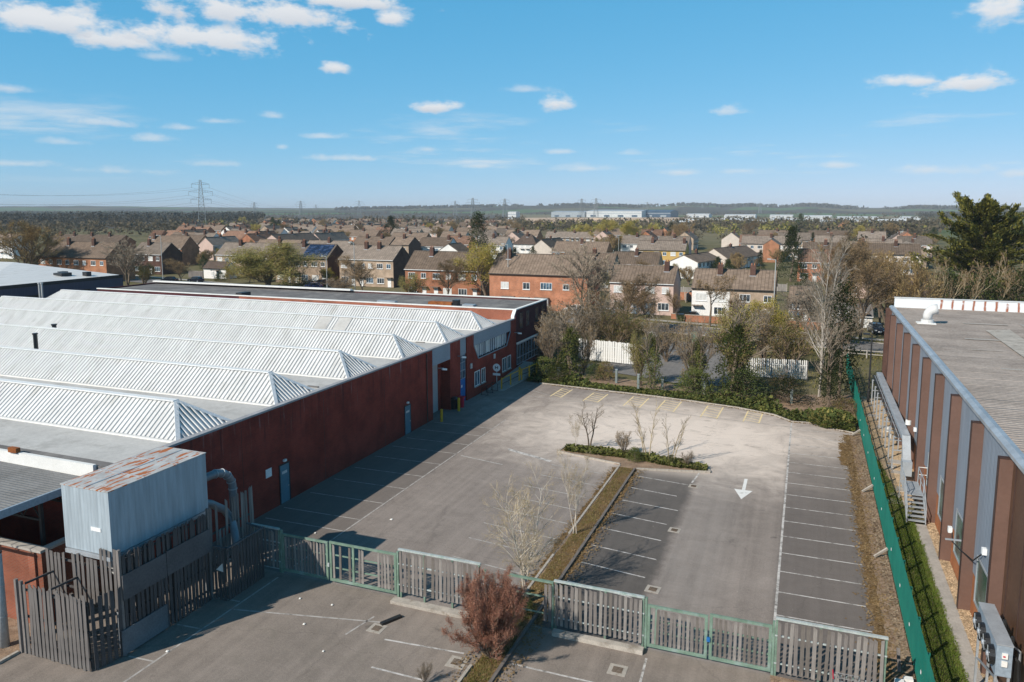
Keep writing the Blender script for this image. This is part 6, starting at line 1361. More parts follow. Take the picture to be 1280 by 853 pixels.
# ------------------------------------------------------------------ cars
def make_car(paint, lab, loc, rz, estate=False):
    t = thing('parked_car', lab, 'car', loc, rz)
    b = MB(); hw = .86
    lowp = [(-2.1, .32), (-2.12, .62), (-1.95, .82), (-1.0, .93), (1.35, .95), (2.0, .88), (2.1, .6), (2.08, .3)]
    secs = [(-hw, .0), (-hw + .06, .05), (hw - .06, .05), (hw, .0)]
    n = len(lowp); vs = []
    for (y, inn) in ((-hw, 0.0), (-hw * .9, .04), (hw * .9, .04), (hw, 0.0)):
        for (x, z) in lowp: vs.append((x, y, z + (inn if z > .7 else 0)))
    fs = [tuple(range(n)), tuple(3 * n + i for i in reversed(range(n)))]
    for s in range(3):
        for i in range(n): fs.append((s * n + i, (s + 1) * n + i, (s + 1) * n + (i + 1) % n, s * n + (i + 1) % n))
    b.poly(vs, fs); link('body', b.mesh('body'), paint, t)
    c = MB(); c.poly([(-1.15, -.8, .9), (1.5, -.8, .9), (1.5, .8, .9), (-1.15, .8, .9), (-.45, -.62, 1.42), (1.0 if not estate else 1.35, -.62, 1.42), (1.0 if not estate else 1.35, .62, 1.42), (-.45, .62, 1.42)], [(0,1,5,4),(1,2,6,5),(2,3,7,6),(3,0,4,7)]); link('windows', c.mesh('windows'), 'glass_dark', t)
    link('roof', MB().box(-.5, 1.02 if not estate else 1.37, -.64, .64, 1.42, 1.47).mesh('roof'), paint, t)
    pl_ = MB()
    for y in (-.72, .72): pl_.bar((-1.12, y * 1.08, .93), (-.47, y * .88, 1.43), .07, .07); pl_.bar((.3, y * 1.05, .93), (.3, y * .88, 1.43), .06, .06); pl_.bar((1.48, y * 1.08, .93), (1.05 if not estate else 1.36, y * .88, 1.43), .08, .08)
    link('pillars', pl_.mesh('pillars'), paint, t)
    for x in (-1.3, 1.3):
        for y in (-.8, .8):
            wv = link('wheel', MB().tube([(x, y - .1, .32), (x, y + .1, .32)], .32, 14).mesh('wheel'), 'tyre', t); link('rim', MB().tube([(x, y - .115, .32), (x, y + .115, .32)], .2, 10).mesh('rim'), 'galv', wv)
    for y in (-.62, .62): link('headlight', MB().box(-2.14, -2.0, y - .17, y + .17, .62, .76).mesh('headlight'), 'upvc', t); link('tail_light', MB().box(2.02, 2.12, y - .17, y + .17, .65, .8).mesh('tail_light'), 'red_plastic', t)
    link('number_plate', MB().box(-2.135, -2.1, -.26, .26, .42, .53).mesh('number_plate'), 'upvc', t)
    return t
for (x, y, m_, rz, lab, e) in [(720, 391, 'car_white', 0, 'white saloon car parked in front of the red brick house', 0), (722, 396, 'car_silver', .1, 'silver car half hidden behind twigs in front of the white saloon', 1), (757, 396, 'car_white', .05, 'white car seen through the bare shrubs in front of the big bare tree', 1), (742, 402, 'car_silver', .0, 'silver car glimpsed low behind the shrubs', 0),
  (1095, 416.5, 'car_dark', 1.75, 'dark car facing the camera beside the corner of the right building', 1), (480, 358, 'car_silver', 1.5, 'silver car on the drive of the tan house', 0), (472, 357, 'car_dark', 1.5, 'dark car next to the silver one on the drive', 1), (392, 361, 'car_blue', .1, 'dark blue car below the solar house', 0), (402, 357, 'car_dark', 1.2, 'black car beside the lamp post at the solar house', 1), (245, 353, 'car_dark', .0, 'black estate car in front of the white garage', 1), (212, 353, 'car_dark', .2, 'dark car right of the tall grey lamp post', 0), (960, 418, 'car_blue', -.2, 'blue car on the road behind the right white fence', 0)]:
    p = gp(x, y); make_car(m_, lab, (p.x, p.y, .03), rz, e)
# ------------------------------------------------------------------ lamp posts, signs
def lamp(lab, px_, yb, yt, m_='lamp_grey', arm=-1.0):
    p = gp(px_, yb); h = at_y(px_, yt, p.y).z; t = thing('street_lamp', lab, 'lamp post', (p.x, p.y, 0)); MB().tube([(p.x, p.y, 0), (p.x, p.y, 1.2), (p.x, p.y, 1.25), (p.x, p.y, h)], [.13, .13, .09, .065], 8).build('post', m_, t)
    MB().bar((p.x, p.y, h), (p.x + arm, p.y - .1, h + .08), .08, .08).build('arm', m_, t); MB().box(p.x + arm - .3, p.x + arm + .3, p.y - .28, p.y + .05, h + .03, h + .2).build('lantern', m_, t)
lamp('grey street lamp beside the dark brick house on the left', 204, 352, 295); lamp('grey street lamp at the corner of the solar house', 409, 362, 321); lamp('grey street lamp in front of the tan house with the porch', 444, 368, 304); lamp('grey street lamp at the yellow leafed tree', 635, 385, 306); lamp('pale street lamp at the right end of the half white house', 966, 410, 325); lamp('tall black lamp post beside the corner of the right building', 1085, 503, 419, 'dark_steel', -.5)
lamp('grey lamp post among the far trees by the willow', 789, 320, 294); lamp('slim grey lamp post by the navy gable', 773, 322, 297)
p = gp(814, 432); t = thing('notice_board', 'white notice board with red lettering among the shrubs by the drive', 'sign', (p.x, p.y, 0)); MB().box(p.x - .75, p.x + .75, p.y - .05, p.y, .9, 2.0).build('board', 'sign_white', t)
for k in range(2): MB().box(p.x - .7 + k * 1.3, p.x - .62 + k * 1.3, p.y, p.y + .08, 0, 2.0).build('post', 'slat_wood', t)
for k in range(5): MB().box(p.x - .6 + k * .26, p.x - .42 + k * .26, p.y - .062, p.y - .051, 1.2 + .03 * (k % 2), 1.5).build('lettering', 'red_plastic', t)
p = gp(868, 428); t = thing('utility_cabinet', 'green roadside utility cabinet on the verge', 'cabinet', (p.x, p.y, 0)); MB().box(p.x - .45, p.x + .45, p.y - .3, p.y + .3, .1, 1.55).build('casing', 'gate_green', t); MB().box(p.x - .5, p.x + .5, p.y - .35, p.y + .35, 0, .1).build('base', 'concrete', t)
p = gp(907, 447); t = thing('blue_sign', 'small blue and white sign in the ivy left of the right white fence', 'sign', (p.x, p.y, 0)); MB().tube([(p.x, p.y, 0), (p.x, p.y, 2.3)], .05, 6).build('post', 'lamp_grey', t); MB().box(p.x - .5, p.x + .5, p.y - .06, p.y - .02, 1.5, 2.2).build('board', 'sign_white', t); MB().box(p.x - .4, p.x + .1, p.y - .07, p.y - .061, 1.65, 2.1).build('emblem', 'blue_door', t)
# ------------------------------------------------------------------ individual trees of the estate
TR = [('bare_round', 36, 352, 274, 78, 'big round bare tree with golden brown twigs at far left'), ('bare_b', 158, 357, 296, 60, 'grey bare tree in front of the orange terrace right end'), ('bare_a', 228, 355, 322, 40, 'small bare tree between the dark cars'), ('olive', 335, 362, 303, 100, 'wide olive green willow left of the solar house'), ('dark_bush', 366, 364, 336, 34, 'dark green bush at the foot of the willow'), ('shrub_olive', 180, 357, 328, 30, 'yellowish bush left of the grey lamp post'), ('ivy_bush', 276, 352, 341, 16, 'clipped green hedge by the white garage'),
 ('bare_a', 455, 371, 318, 56, 'bare brown tree in front of the tan house with the porch'), ('shrub_bare', 425, 368, 345, 40, 'brown bare shrubs right of the solar house'), ('bare_a', 560, 379, 322, 62, 'bare brown tree in front of the red brick house'), ('golden', 610, 381, 304, 70, 'yellow leafed spring tree between the two red brick houses'), ('shrub_olive', 516, 377, 340, 34, 'bushy shrub at the left corner of the red brick house'), ('column', 598, 330, 266, 27, 'tall dark columnar evergreen in the middle of the estate'), ('evergreen', 489, 303, 271, 26, 'round dark evergreen left of the columnar one'),
 ('bare_b', 727, 402, 299, 88, 'large spreading bare tree in front of the estate'), ('bare_a', 778, 413, 338, 80, 'russet bare tree left of the pinkish house'), ('shrub_bare', 745, 424, 360, 82, 'mass of grey brown bare shrubs below the large bare tree'), ('shrub_olive', 790, 432, 392, 60, 'greenish shrubs behind the white board fence'), ('pollard', 887, 409, 344, 56, 'flat crowned pollard street tree in front of the white half house'), ('bare_a', 846, 400, 362, 26, 'brown leaved hedge tree between the pinkish and white houses'), ('bare_a', 910, 420, 365, 40, 'bare bush climbing the tan half house'),
 ('spruce', 988, 352, 284, 40, 'dark green conifer right of the estate'), ('spruce', 1015, 318, 291, 10, 'small pointed dark conifer behind the silver birch'), ('bare_a', 1075, 425, 318, 92, 'golden brown bare tree right of the dark evergreen'), ('bare_round', 1112, 418, 312, 70, 'olive bare tree near the corner of the right building'), ('bare_b', 1000, 432, 345, 80, 'tangle of grey bare trees behind the right white fence'), ('golden', 955, 446, 375, 70, 'yellow green bare shrub tree above the right white fence'), ('bare_a', 1035, 402, 292, 66, 'tall thin bare tree behind the silver birch'), ('shrub_bare', 1060, 430, 390, 60, 'brown bare undergrowth by the road on the right'), ('spruce', 950, 343, 313, 14, 'dark green conifer between the terraces'),
 ('golden', 758, 305, 275, 34, 'yellow green willow behind the terraces, left one'), ('golden', 788, 312, 277, 30, 'yellow green willow behind the terraces, right one'), ('golden', 728, 303, 281, 26, 'yellow green bush tree at the end of the willows'), ('evergreen', 775, 320, 296, 16, 'dark shrub tree below the right willow'), ('bare_round', 855, 310, 277, 26, 'olive bare tree right of the red gable house'), ('bare_a', 930, 305, 275, 30, 'brown bare tree at the far right terrace'), ('evergreen', 342, 294, 272, 12, 'dark evergreen left of the yellow building'), ('evergreen', 517, 284, 270, 12, 'small dark evergreen far off right of the white gables'), ('evergreen', 1000, 290, 268, 16, 'brown green tree before the far white warehouses'), ('evergreen', 1112, 292, 278, 10, 'dark tree before the far flat roofed block'),
 ('shrub_bare', 706, 446, 386, 64, 'bare twiggy shrub behind the left end of the white board fence'), ('shrub_bare', 678, 452, 392, 52, 'bare brown shrub against the end wall of the office block'), ('shrub_olive', 768, 444, 380, 66, 'greenish twiggy shrub rising behind the white board fence'), ('shrub_bare', 738, 440, 372, 70, 'tall brown shrub mass behind the middle of the white board fence'), ('shrub_bare', 832, 452, 398, 54, 'grey bare shrub on the left edge of the drive'), ('bare_a', 812, 418, 352, 60, 'small russet bare tree in front of the pinkish house'), ('shrub_bare', 700, 412, 378, 50, 'bare shrubs on the verge in front of the white saloon'),
 ('shrub_olive', 985, 466, 396, 74, 'olive shrub mass above the middle of the right white fence'), ('shrub_bare', 955, 458, 378, 70, 'grey twiggy shrub above the left end of the right white fence'), ('bare_round', 1140, 432, 322, 66, 'golden brown bare tree touching the corner of the right building'), ('shrub_bare', 1040, 446, 380, 60, 'brown bare shrubs right of the silver trunks'), ('bare_a', 1100, 404, 300, 64, 'tall bare tree in front of the long white terrace'), ('bare_round', 1050, 394, 300, 60, 'fine twigged bare tree before the long white terrace'), ('shrub_olive', 930, 436, 380, 60, 'olive bare shrub below the tan half house')]
for key, x, yb, yt, wpx, lab in TR: tree_px(key, x, yb, yt, wpx, lab, {'ivy_bush': 'bush', 'dark_bush': 'bush', 'shrub_bare': 'shrub', 'shrub_olive': 'shrub'}.get(key, 'tree'), 'bush' if 'bush' in key else ('shrub' if 'shrub' in key else 'tree'))
cyp = gp(1222, 398); zc_ = cyp.dot(fwd) - CAM_H * fwd.z
tree('cypress', cyp, CAM_H + 27 * zc_ / (F_PX / math.cos(th)), 152 * zc_ / F_PX, 'huge golden green cypress towering behind the right building', 'cypress_tree', rz=.4)
for k, (x, yb, yt, w_) in enumerate([(1165, 420, 318, 60), (1195, 418, 322, 66), (1232, 416, 318, 66), (1268, 414, 312, 66), (1300, 414, 310, 66)]):
    tree_px('stems', x, yb, yt, w_, ['pale stemmed bare thicket at the left foot of the cypress', 'pale stemmed bare thicket under the middle of the cypress', 'pale stemmed bare thicket right of the white cowl', 'pale stemmed bare thicket toward the right picture edge', 'pale stemmed bare thicket cut by the right picture edge'][k], 'thicket', 'shrub')
for k, x in enumerate((1180, 1225, 1270)): tree_px('dark_bush', x, 418, 340, 60, ['dark green undergrowth below the cypress, left clump', 'dark green undergrowth below the cypress, middle clump', 'dark green undergrowth below the cypress, right clump'][k], 'bush', 'bush')
# ------------------------------------------------------------------ rows of the far estate
fr_ = random.Random(21); taken = []
for o in list(COL.objects):
    if o.type == 'EMPTY' and o.get('category') in ('house', 'garage'): taken.append((o.location.x, o.location.y))
PR = []
for i, (wl_, rf, L) in enumerate([('brick_tan', 'tiles_grey', 17), ('render_pale', 'tiles_brown', 13), ('brick_house', 'tiles_red', 11), ('render_white', 'tiles_grey', 12), ('brick_orange', 'tiles_brown', 18), ('render_pink', 'tiles_grey', 12)]):
    PR.append((wl_, rf, L))
DESC = {0: 'tan brick house with a grey roof in the far estate rows', 1: 'pale rendered house with a brown roof in the far estate rows', 2: 'red brick house with a reddish roof in the far estate rows', 3: 'white rendered house with a grey roof in the far estate rows', 4: 'long orange brick terrace with a brown roof in the far estate rows', 5: 'pink rendered house with a grey roof in the far estate rows'}
GR = ['tan brick houses of the far estate', 'pale houses of the far estate', 'red brick houses of the far estate', 'white houses of the far estate', 'orange brick terraces of the far estate', 'pink houses of the far estate']
first = {}
n_h = 0
GEN = []; SH = ['tan brick house', 'pale rendered house', 'red brick house', 'white rendered house', 'long orange brick terrace', 'pink rendered house']; ST = ['bare brown tree', 'bare grey tree', 'golden twigged bare tree', 'yellow green tree', 'dark evergreen tree']
for row in range(15):
    Yr = 215 + row * 26 + row * row * .9
    x = -Yr * .95 - 20
    while x < Yr * .30 + 30:
        i = fr_.randrange(6); L = PR[i][2]; gapx = fr_.choice([3, 4, 6, 14, 22]) * (1 + row * .08)
        yy = Yr + fr_.uniform(-5, 5); turn = fr_.random() < .33
        ok_ = all((x + L / 2 - tx - 6) ** 2 + (yy - ty) ** 2 > (19 if row > 2 else 24) ** 2 for tx, ty in taken)
        pxl = (R_m := None) or 0
        c = Vector((x + L / 2, yy, 4)) - Vector((0, 0, CAM_H)); zc_ = c.dot(fwd); pxx = CX + F_PX * c.dot(Vector((x_c.x, y_c.x, up_c.x))) / zc_ if zc_ > 1 else -999
        if ok_ and -40 < pxx < 1160 and not (pxx > 640 and yy > 430) and not (yy > 520 and pxx < 330):
            if i not in first:
                first[i] = gh = house('house', DESC[i], (x, yy, 0), 0, L, 8.5, 5.3, 8.5, PR[i][0], PR[i][1], [(L * .5, 3.4, .45, .9)], auto_plan(L, 5.3), group=GR[i])
            else: gh = dup(first[i], (x + (8.5 if turn else 0), yy, 0), math.pi / 2 if turn else 0)
            GEN.append((gh, SH[i], Vector((x + L / 2, yy, 4))))
            n_h += 1
        x += L + gapx
# distant estate trees, one by one
TK = [('bare_a', 'bare brown tree among the far estate roofs'), ('bare_b', 'bare grey tree among the far estate roofs'), ('bare_round', 'bare golden twigged tree among the far estate roofs'), ('golden', 'yellow green tree among the far estate roofs'), ('evergreen', 'dark evergreen tree among the far estate roofs')]
cnt = 0
while cnt < 215:
    yy = fr_.uniform(150, 720) if cnt < 150 else fr_.uniform(145, 300); xx = fr_.uniform(-yy * .95, yy * .3)
    c = Vector((xx, yy, 4 - CAM_H)); zc_ = c.dot(fwd); pxx = CX + F_PX * c.dot(Vector((x_c.x, y_c.x, up_c.x))) / zc_
    if not -30 < pxx < 1170: continue
    if pxx > 640 and yy > 520 and fr_.random() < .6: continue
    k = fr_.choices(range(5), (5, 4, 4, 1.4, 1.6))[0]; h = fr_.uniform(5.5, 9.5) * (1 if yy < 400 else 1.2)
    if yy < 300: h *= .7
    gt_ = tree(TK[k][0], Vector((xx, yy, 0)), h, h * fr_.uniform(.75, 1.1), TK[k][1], group=TK[k][1].replace('tree', 'trees')); cnt += 1
    GEN.append((gt_, ST[k], Vector((xx, yy, 4))))
for k_ in range(46):   # garden fences between the houses
    yy = fr_.uniform(150, 330); xx = fr_.uniform(-yy * .9, yy * .22); L_ = fr_.uniform(7, 16); al = fr_.random() < .5; m_ = fr_.choice(['slat_wood', 'slat_wood_brown', 'brick_house', 'slat_wood_pale'])
    if any(abs(xx - tx) < 11 and abs(yy - ty) < 11 for tx, ty in taken): continue
    t = thing('garden_fence', 'garden fence', 'fence', (xx, yy, 0), group='garden fences of the estate'); e = Vector((L_, 0, 0)) if al else Vector((0, L_, 0)); p0 = Vector((xx, yy, .9))
    MB().bar(p0, p0 + e, .08, 1.7).build('panel', m_, t); n_ = int(L_ / 2)
    for q in range(n_ + 1): c = p0 + e * (q / n_); MB().box(c.x - .07, c.x + .07, c.y - .07, c.y + .07, 0, 1.95).build('post', 'kerb_stone', t)
    GEN.append((t, {'brick_house': 'red garden wall', 'slat_wood_brown': 'brown garden fence'}.get(m_, 'grey garden fence'), Vector((xx, yy, 1))))
# each gets a label of its own: its kind, and where it stands from the nearest landmark
LM = [('big round bare tree', 36, 310), ('orange brick terrace', 92, 320), ('dark brown brick house', 186, 320), ('main pylon', 252, 275), ('pink gable end', 257, 310), ('garaged tan house', 300, 320), ('green willow', 335, 320), ('solar roof', 385, 312), ('tan porch house', 458, 318), ('yellow building', 379, 288), ('white gabled row', 455, 284), ('round dark evergreen', 489, 287), ('small cream gable', 560, 312), ('columnar evergreen', 598, 295), ('yellow leafed tree', 610, 345), ('dark hip roof', 655, 300), ('tan gable', 676, 306), ('navy gable', 773, 305), ('yellow rendered house', 825, 310), ('red brick gable', 830, 290), ('low white gable', 852, 325), ('cream gable', 890, 318), ('white and tan terrace', 960, 300), ('right dark conifer', 988, 315), ('orange gable far right', 1053, 285), ('long white terrace', 1075, 315)]
ORD = ['nearest', 'second nearest', 'third nearest', 'fourth nearest', 'fifth nearest', 'sixth nearest', 'seventh nearest', 'eighth nearest', 'ninth nearest', 'tenth nearest', 'eleventh nearest', 'twelfth nearest', 'thirteenth nearest', 'fourteenth nearest', 'fifteenth nearest']
def to_px(p):
    q = p - Vector((0, 0, CAM_H)); z = q.dot(fwd); xw = Vector((x_c.x, y_c.x, up_c.x)); yw = Vector((x_c.y, y_c.y, up_c.y)); return CX + F_PX * q.dot(xw) / z, CY - F_PX * q.dot(yw) / z
bins = {}
for o_, s_, p_ in GEN:
    u, v = to_px(p_); a = min(LM, key=lambda m: (m[1] - u) ** 2 + 6 * (m[2] - v) ** 2); rel = ('above' if v < a[2] else 'below') + ' and ' + ('left' if u < a[1] else 'right') + ' of'
    bins.setdefault((s_, a[0], rel), []).append((math.hypot(u - a[1], v - a[2]), o_))
for (s_, a, rel), lst in bins.items():
    for k_, (d_, o_) in enumerate(sorted(lst, key=lambda e: e[0])): o_['label'] = ORD[min(k_, 14)] + ' ' + s_ + ' ' + rel + ' the ' + a
# ------------------------------------------------------------------ big far buildings
def shed(lab, x0, x1, yb, yt, wall, depth=60, roof='far_grey', cat='warehouse', name='warehouse', bands=True, ground=True):
    p = gp(x0, yb); q = at_y(x1, yb, p.y); h = at_y(x0, yt, p.y).z; t = thing(name, lab, cat, (p.x, p.y, 0)); L = q.x - p.x
    MB().box(p.x, q.x, p.y, p.y + depth, 0, h).build('wall', wall, t); MB().poly([(p.x - .3, p.y - .3, h + .01), (q.x + .3, p.y - .3, h + .01), (q.x + .3, p.y + depth, h + .01), (p.x - .3, p.y + depth, h + .01), (p.x, p.y + depth / 2, h + depth * .03), (q.x, p.y + depth / 2, h + depth * .03)], [(0,1,5,4),(1,2,5),(2,3,4,5),(3,0,4)]).build('roof', roof, t)
    if bands:
        k = max(2, int(L / (h * 2.2)))
        for i in range(k): xx = p.x + L * (i + .3) / k; MB().box(xx, xx + L / k * .4, p.y - .12, p.y - .01, h * .08, h * .38).build('door', 'far_blue' if wall != 'far_blue' else 'far_grey', t)
        MB().box(p.x, q.x, p.y - .1, p.y - .012, h * .62, h * .72).build('stripe', 'far_grey', t)
    return t
shed('long white distribution warehouse on the horizon', 733, 802, 271.8, 264.2, 'far_white', 120); shed('dark blue distribution warehouse joined to the white one', 802.5, 838, 271.8, 264.6, 'far_blue', 120, 'far_blue'); shed('low grey warehouse left of the long white one', 689, 731, 271.6, 265.2, 'far_grey', 90)
for k, (x0, x1, yb, yt) in enumerate([(858, 886, 272.0, 268.2), (905, 944, 273.0, 269.2), (962, 991, 273.5, 269.6), (1047, 1098, 275.5, 272.0), (1128, 1148, 276.6, 272.3), (1005, 1040, 275.0, 270.6)]):
    shed(['white low warehouse right of the dark blue one', 'long white low warehouse below the green field', 'white low warehouse right of the green field', 'pale blue white low warehouse near the horizon right', 'white industrial block left of the cypress', 'grey white factory with several roofs near the horizon'][k], x0, x1, yb, yt, 'far_white', 60, 'far_white')
shed('yellow single storey building in the middle distance', 367, 391, 291.5, 286.3, 'render_yellow', 14, 'felt_roof', 'building', 'building', False); shed('white square block of flats in the middle distance', 407, 417, 291.5, 280.8, 'far_white', 12, 'felt_roof', 'building', 'building'); shed('grey clad block beside the white flats', 392, 406, 290, 281.5, 'far_grey', 14, 'felt_roof', 'building', 'building'); shed('white block behind the yellow building', 379, 391, 286, 280.5, 'far_white', 14, 'felt_roof', 'building', 'building', False)
shed('white tower block building at the end of the earthworks', 635, 645, 275, 265, 'far_white', 20, 'far_white', 'building', 'building'); shed('flat roofed pale school block at the right', 1072, 1110, 296, 287, 'render_pale', 20, 'felt_roof', 'building', 'building'); shed('second flat roofed pale block at the right', 1112, 1150, 297, 289, 'far_white', 20, 'felt_roof', 'building', 'building'); shed('grey block of flats right of the white gables', 418, 436, 292, 282, 'far_grey', 14, 'felt_roof', 'building', 'building')
for k in range(5): hy('white gable end house in the row left of the dark evergreen, ' + ['first', 'second', 'third', 'fourth', 'last'][k] + ' from the left', 436 + k * 9, 443.5 + k * 9, 290.5, 283.5, 279.3, 12, 'far_white', 'tiles_dark', blind=True, chim=[])
# earthworks
em = MB(); er = random.Random(4)
for k in range(26):
    c = gp(645 + k * 9 + er.uniform(-4, 4), 275.2 + er.uniform(0, 4.5)); s = er.uniform(14, 42); h = er.uniform(1.5, 5.5)
    ring = [(c.x + s * math.cos(a) * er.uniform(.8, 1.2) * 1.6, c.y + s * math.sin(a) * er.uniform(.8, 1.2), -.05) for a in [q * .785 for q in range(8)]]; top = [(c.x + (x - c.x) * .4, c.y + (y - c.y) * .4, h * er.uniform(.7, 1)) for x, y, z in ring]
    em.poly(ring + top, [(i, (i + 1) % 8, (i + 1) % 8 + 8, i + 8) for i in range(8)] + [tuple(range(8, 16))])
struct(em.build('earth_mounds', 'earth'))
a_, b_, c_, d_ = gp(640, 282), gp(880, 282), gp(860, 272), gp(650, 272.5); sheet('bare_earth', [(p.x, p.y) for p in (a_, b_, c_, d_)], .0, 'earth')
GEN2 = []
for k in range(14):
    c = gp(840 + k * 21 + er.uniform(-6, 6), 279 + er.uniform(0, 4)); L = er.uniform(16, 40); t = thing('shed', 'small white roofed industrial shed in the far trading estate', 'shed', (c.x, c.y, 0), 0, 'white sheds of the far trading estate'); h = er.uniform(4, 6)
    MB().box(c.x, c.x + L, c.y, c.y + 18, 0, h).build('wall', er.choice(['far_white', 'far_grey', 'render_pale']), t); MB().extrude_x([(c.y - .4, h + .01), (c.y + 9, h + 1.8), (c.y + 18.4, h + .01)], c.x - .3, c.x + L + .3).build('roof', 'far_white', t); GEN2.append((t, Vector((c.x + L / 2, c.y, 4))))
for k_, (o_, p_) in enumerate(sorted(GEN2, key=lambda e: to_px(e[1])[0])): o_['label'] = 'small white roofed far industrial shed, ' + ['first', 'second', 'third', 'fourth', 'fifth', 'sixth', 'seventh', 'eighth', 'ninth', 'tenth', 'eleventh', 'twelfth', 'thirteenth', 'fourteenth'][k_] + ' from the left in its row'
# ------------------------------------------------------------------ woods
def wood(name, mat_, spans, n, h, per=22, q=2.0, seed=1):
    """a far wood: many crowns of small leaf faces joined into one object"""
    rs = np.random.RandomState(seed); C = []
    tot = sum((s[1] - s[0]) for s in spans)
    for s in spans:
        for _ in range(int(n * (s[1] - s[0]) / tot)):
            p = gp(s[0] + (s[1] - s[0]) * rs.rand(), s[2] + (s[3] - s[2]) * rs.rand() ** .7); hh = h * (.6 + .6 * rs.rand()); C.append((p.x, p.y, hh))
    C = np.array(C); m = len(C); N = m * per
    ctr = np.repeat(C, per, 0); u = rs.normal(size=(N, 3)); u /= np.linalg.norm(u, axis=1)[:, None]; rad = rs.rand(N) ** .4
    P = np.stack([ctr[:, 0] + u[:, 0] * rad * ctr[:, 2] * .45, ctr[:, 1] + u[:, 1] * rad * ctr[:, 2] * .45, ctr[:, 2] * .55 + u[:, 2] * rad * ctr[:, 2] * .45], 1)
    a = rs.normal(size=(N, 3)); a /= np.linalg.norm(a, axis=1)[:, None]; b = np.cross(a, rs.normal(size=(N, 3))); b /= np.linalg.norm(b, axis=1)[:, None]; s_ = (q * (.5 + rs.rand(N)) * ctr[:, 2] / h)[:, None] * .5
    V = np.stack([P - a * s_, P + b * s_ * .8, P + a * s_, P - b * s_ * .8], 1).reshape(-1, 3)
    me = D.meshes.new(name); me.vertices.add(N * 4); me.vertices.foreach_set('co', V.ravel()); me.loops.add(N * 4); me.loops.foreach_set('vertex_index', np.arange(N * 4, dtype=np.int32)); me.polygons.add(N); me.polygons.foreach_set('loop_start', np.arange(N, dtype=np.int32) * 4); me.update(calc_edges=True); me.validate()
    o = link(name, me, mat_); o['kind'] = 'stuff'; return o
for q_ in ([(-80, 268.5), (335, 268.5), (335, 284), (-80, 288)], [(335, 268.5), (640, 268), (640, 280), (335, 283)]):
    sheet('woodland_floor', [tuple(gp(a_, b_).xy) for a_, b_ in q_], -.02, 'floor_litter')
wood('woodland', 'wood_far_dark', [(-60, 130, 272, 285), (100, 330, 271, 283), (1150, 1330, 268, 276), (240, 330, 269, 276), (-60, 230, 268, 272)], 2700, 14, seed=2)
wood('woodland', 'wood_far', [(-60, 120, 276, 296), (110, 330, 276, 296), (330, 660, 269, 288), (470, 660, 272, 294), (640, 1180, 279, 292), (840, 1180, 274, 290), (1000, 1170, 286, 302)], 2700, 9, per=18, seed=3)
wood('woodland', 'leaf_olive', [(640, 830, 282, 294), (250, 345, 280, 290), (880, 1160, 282, 296)], 240, 8, seed=4)
wood('woodland', 'wood_far', [(330, 640, 265, 270), (660, 860, 267, 270), (880, 1160, 266.5, 271)], 420, 11, per=14, q=3.0, seed=6)
wood('woodland', 'wood_far', [(1010, 1165, 305, 335), (850, 960, 298, 312), (0, 130, 292, 306)], 70, 7, per=60, q=.9, seed=8)
# hills
def ridge_hill(name, d0, d1, prof, mat_, seed, depth=1800):
    """a line of hills: height along the skyline from the photograph's profile, falling away in front and behind"""
    rs = random.Random(seed); xs = list(range(-260, 1560, 9)); rows = [0, .12, .3, .5, .68, .82, .92, 1.0, 1.06, 1.15, 1.4]; mb = MB()
    for j, f in enumerate(rows):
        for i, px_ in enumerate(xs):
            yt = float(np.interp(px_, [q[0] for q in prof], [q[1] for q in prof])); r = ray(px_, HOR); r.z = 0; r.normalize(); dist = d0 + (d1 - d0) * f
            top = CAM_H + (HOR - yt) * (d1 * max(.2, r.dot(Vector((fwd.x, fwd.y, 0)).normalized()))) / (F_PX / math.cos(th)); g = (math.sin(min(f, 1.0) * math.pi / 2) ** 1.4) if f <= 1 else max(0, 1 - (f - 1) * 1.6)
            z = -1 + (top + 1) * g * (1 + .05 * math.sin(px_ * .05 + j * 1.7 + seed) + .03 * math.sin(px_ * .13 + j)); mb.v.append((r.x * dist, r.y * dist, z))
    n = len(xs)
    for j in range(len(rows) - 1):
        for i in range(n - 1): mb.f.append((j*n+i, j*n+i+1, (j+1)*n+i+1, (j+1)*n+i))
    o = mb.build(name, mat_, smooth=True); return struct(o)
PA = [(-260, 258.5), (0, 258.6), (100, 257.8), (170, 258.6), (230, 259.4), (300, 259.8), (380, 260.6), (450, 260.2), (500, 259), (560, 258.6), (640, 258.5), (900, 259.5), (1100, 260), (1560, 259)]
PB = [(-260, 264), (280, 264), (340, 263), (430, 262), (520, 260.6), (600, 258.8), (660, 257.6), (720, 257.2), (765, 258.2), (800, 258.8), (850, 257.0), (875, 256.8), (905, 258.6), (930, 257.2), (945, 257.3), (975, 259.4), (985, 258.2), (1010, 257.2), (1030, 257.6), (1050, 259.8), (1075, 261.2), (1100, 260.5), (1120, 261), (1150, 259.8), (1200, 261), (1560, 262)]
ridge_hill('hills', 4200, 6800, PA, 'hill', 3); ridge_hill('hills', 2700, 4300, PB, 'hill', 9)
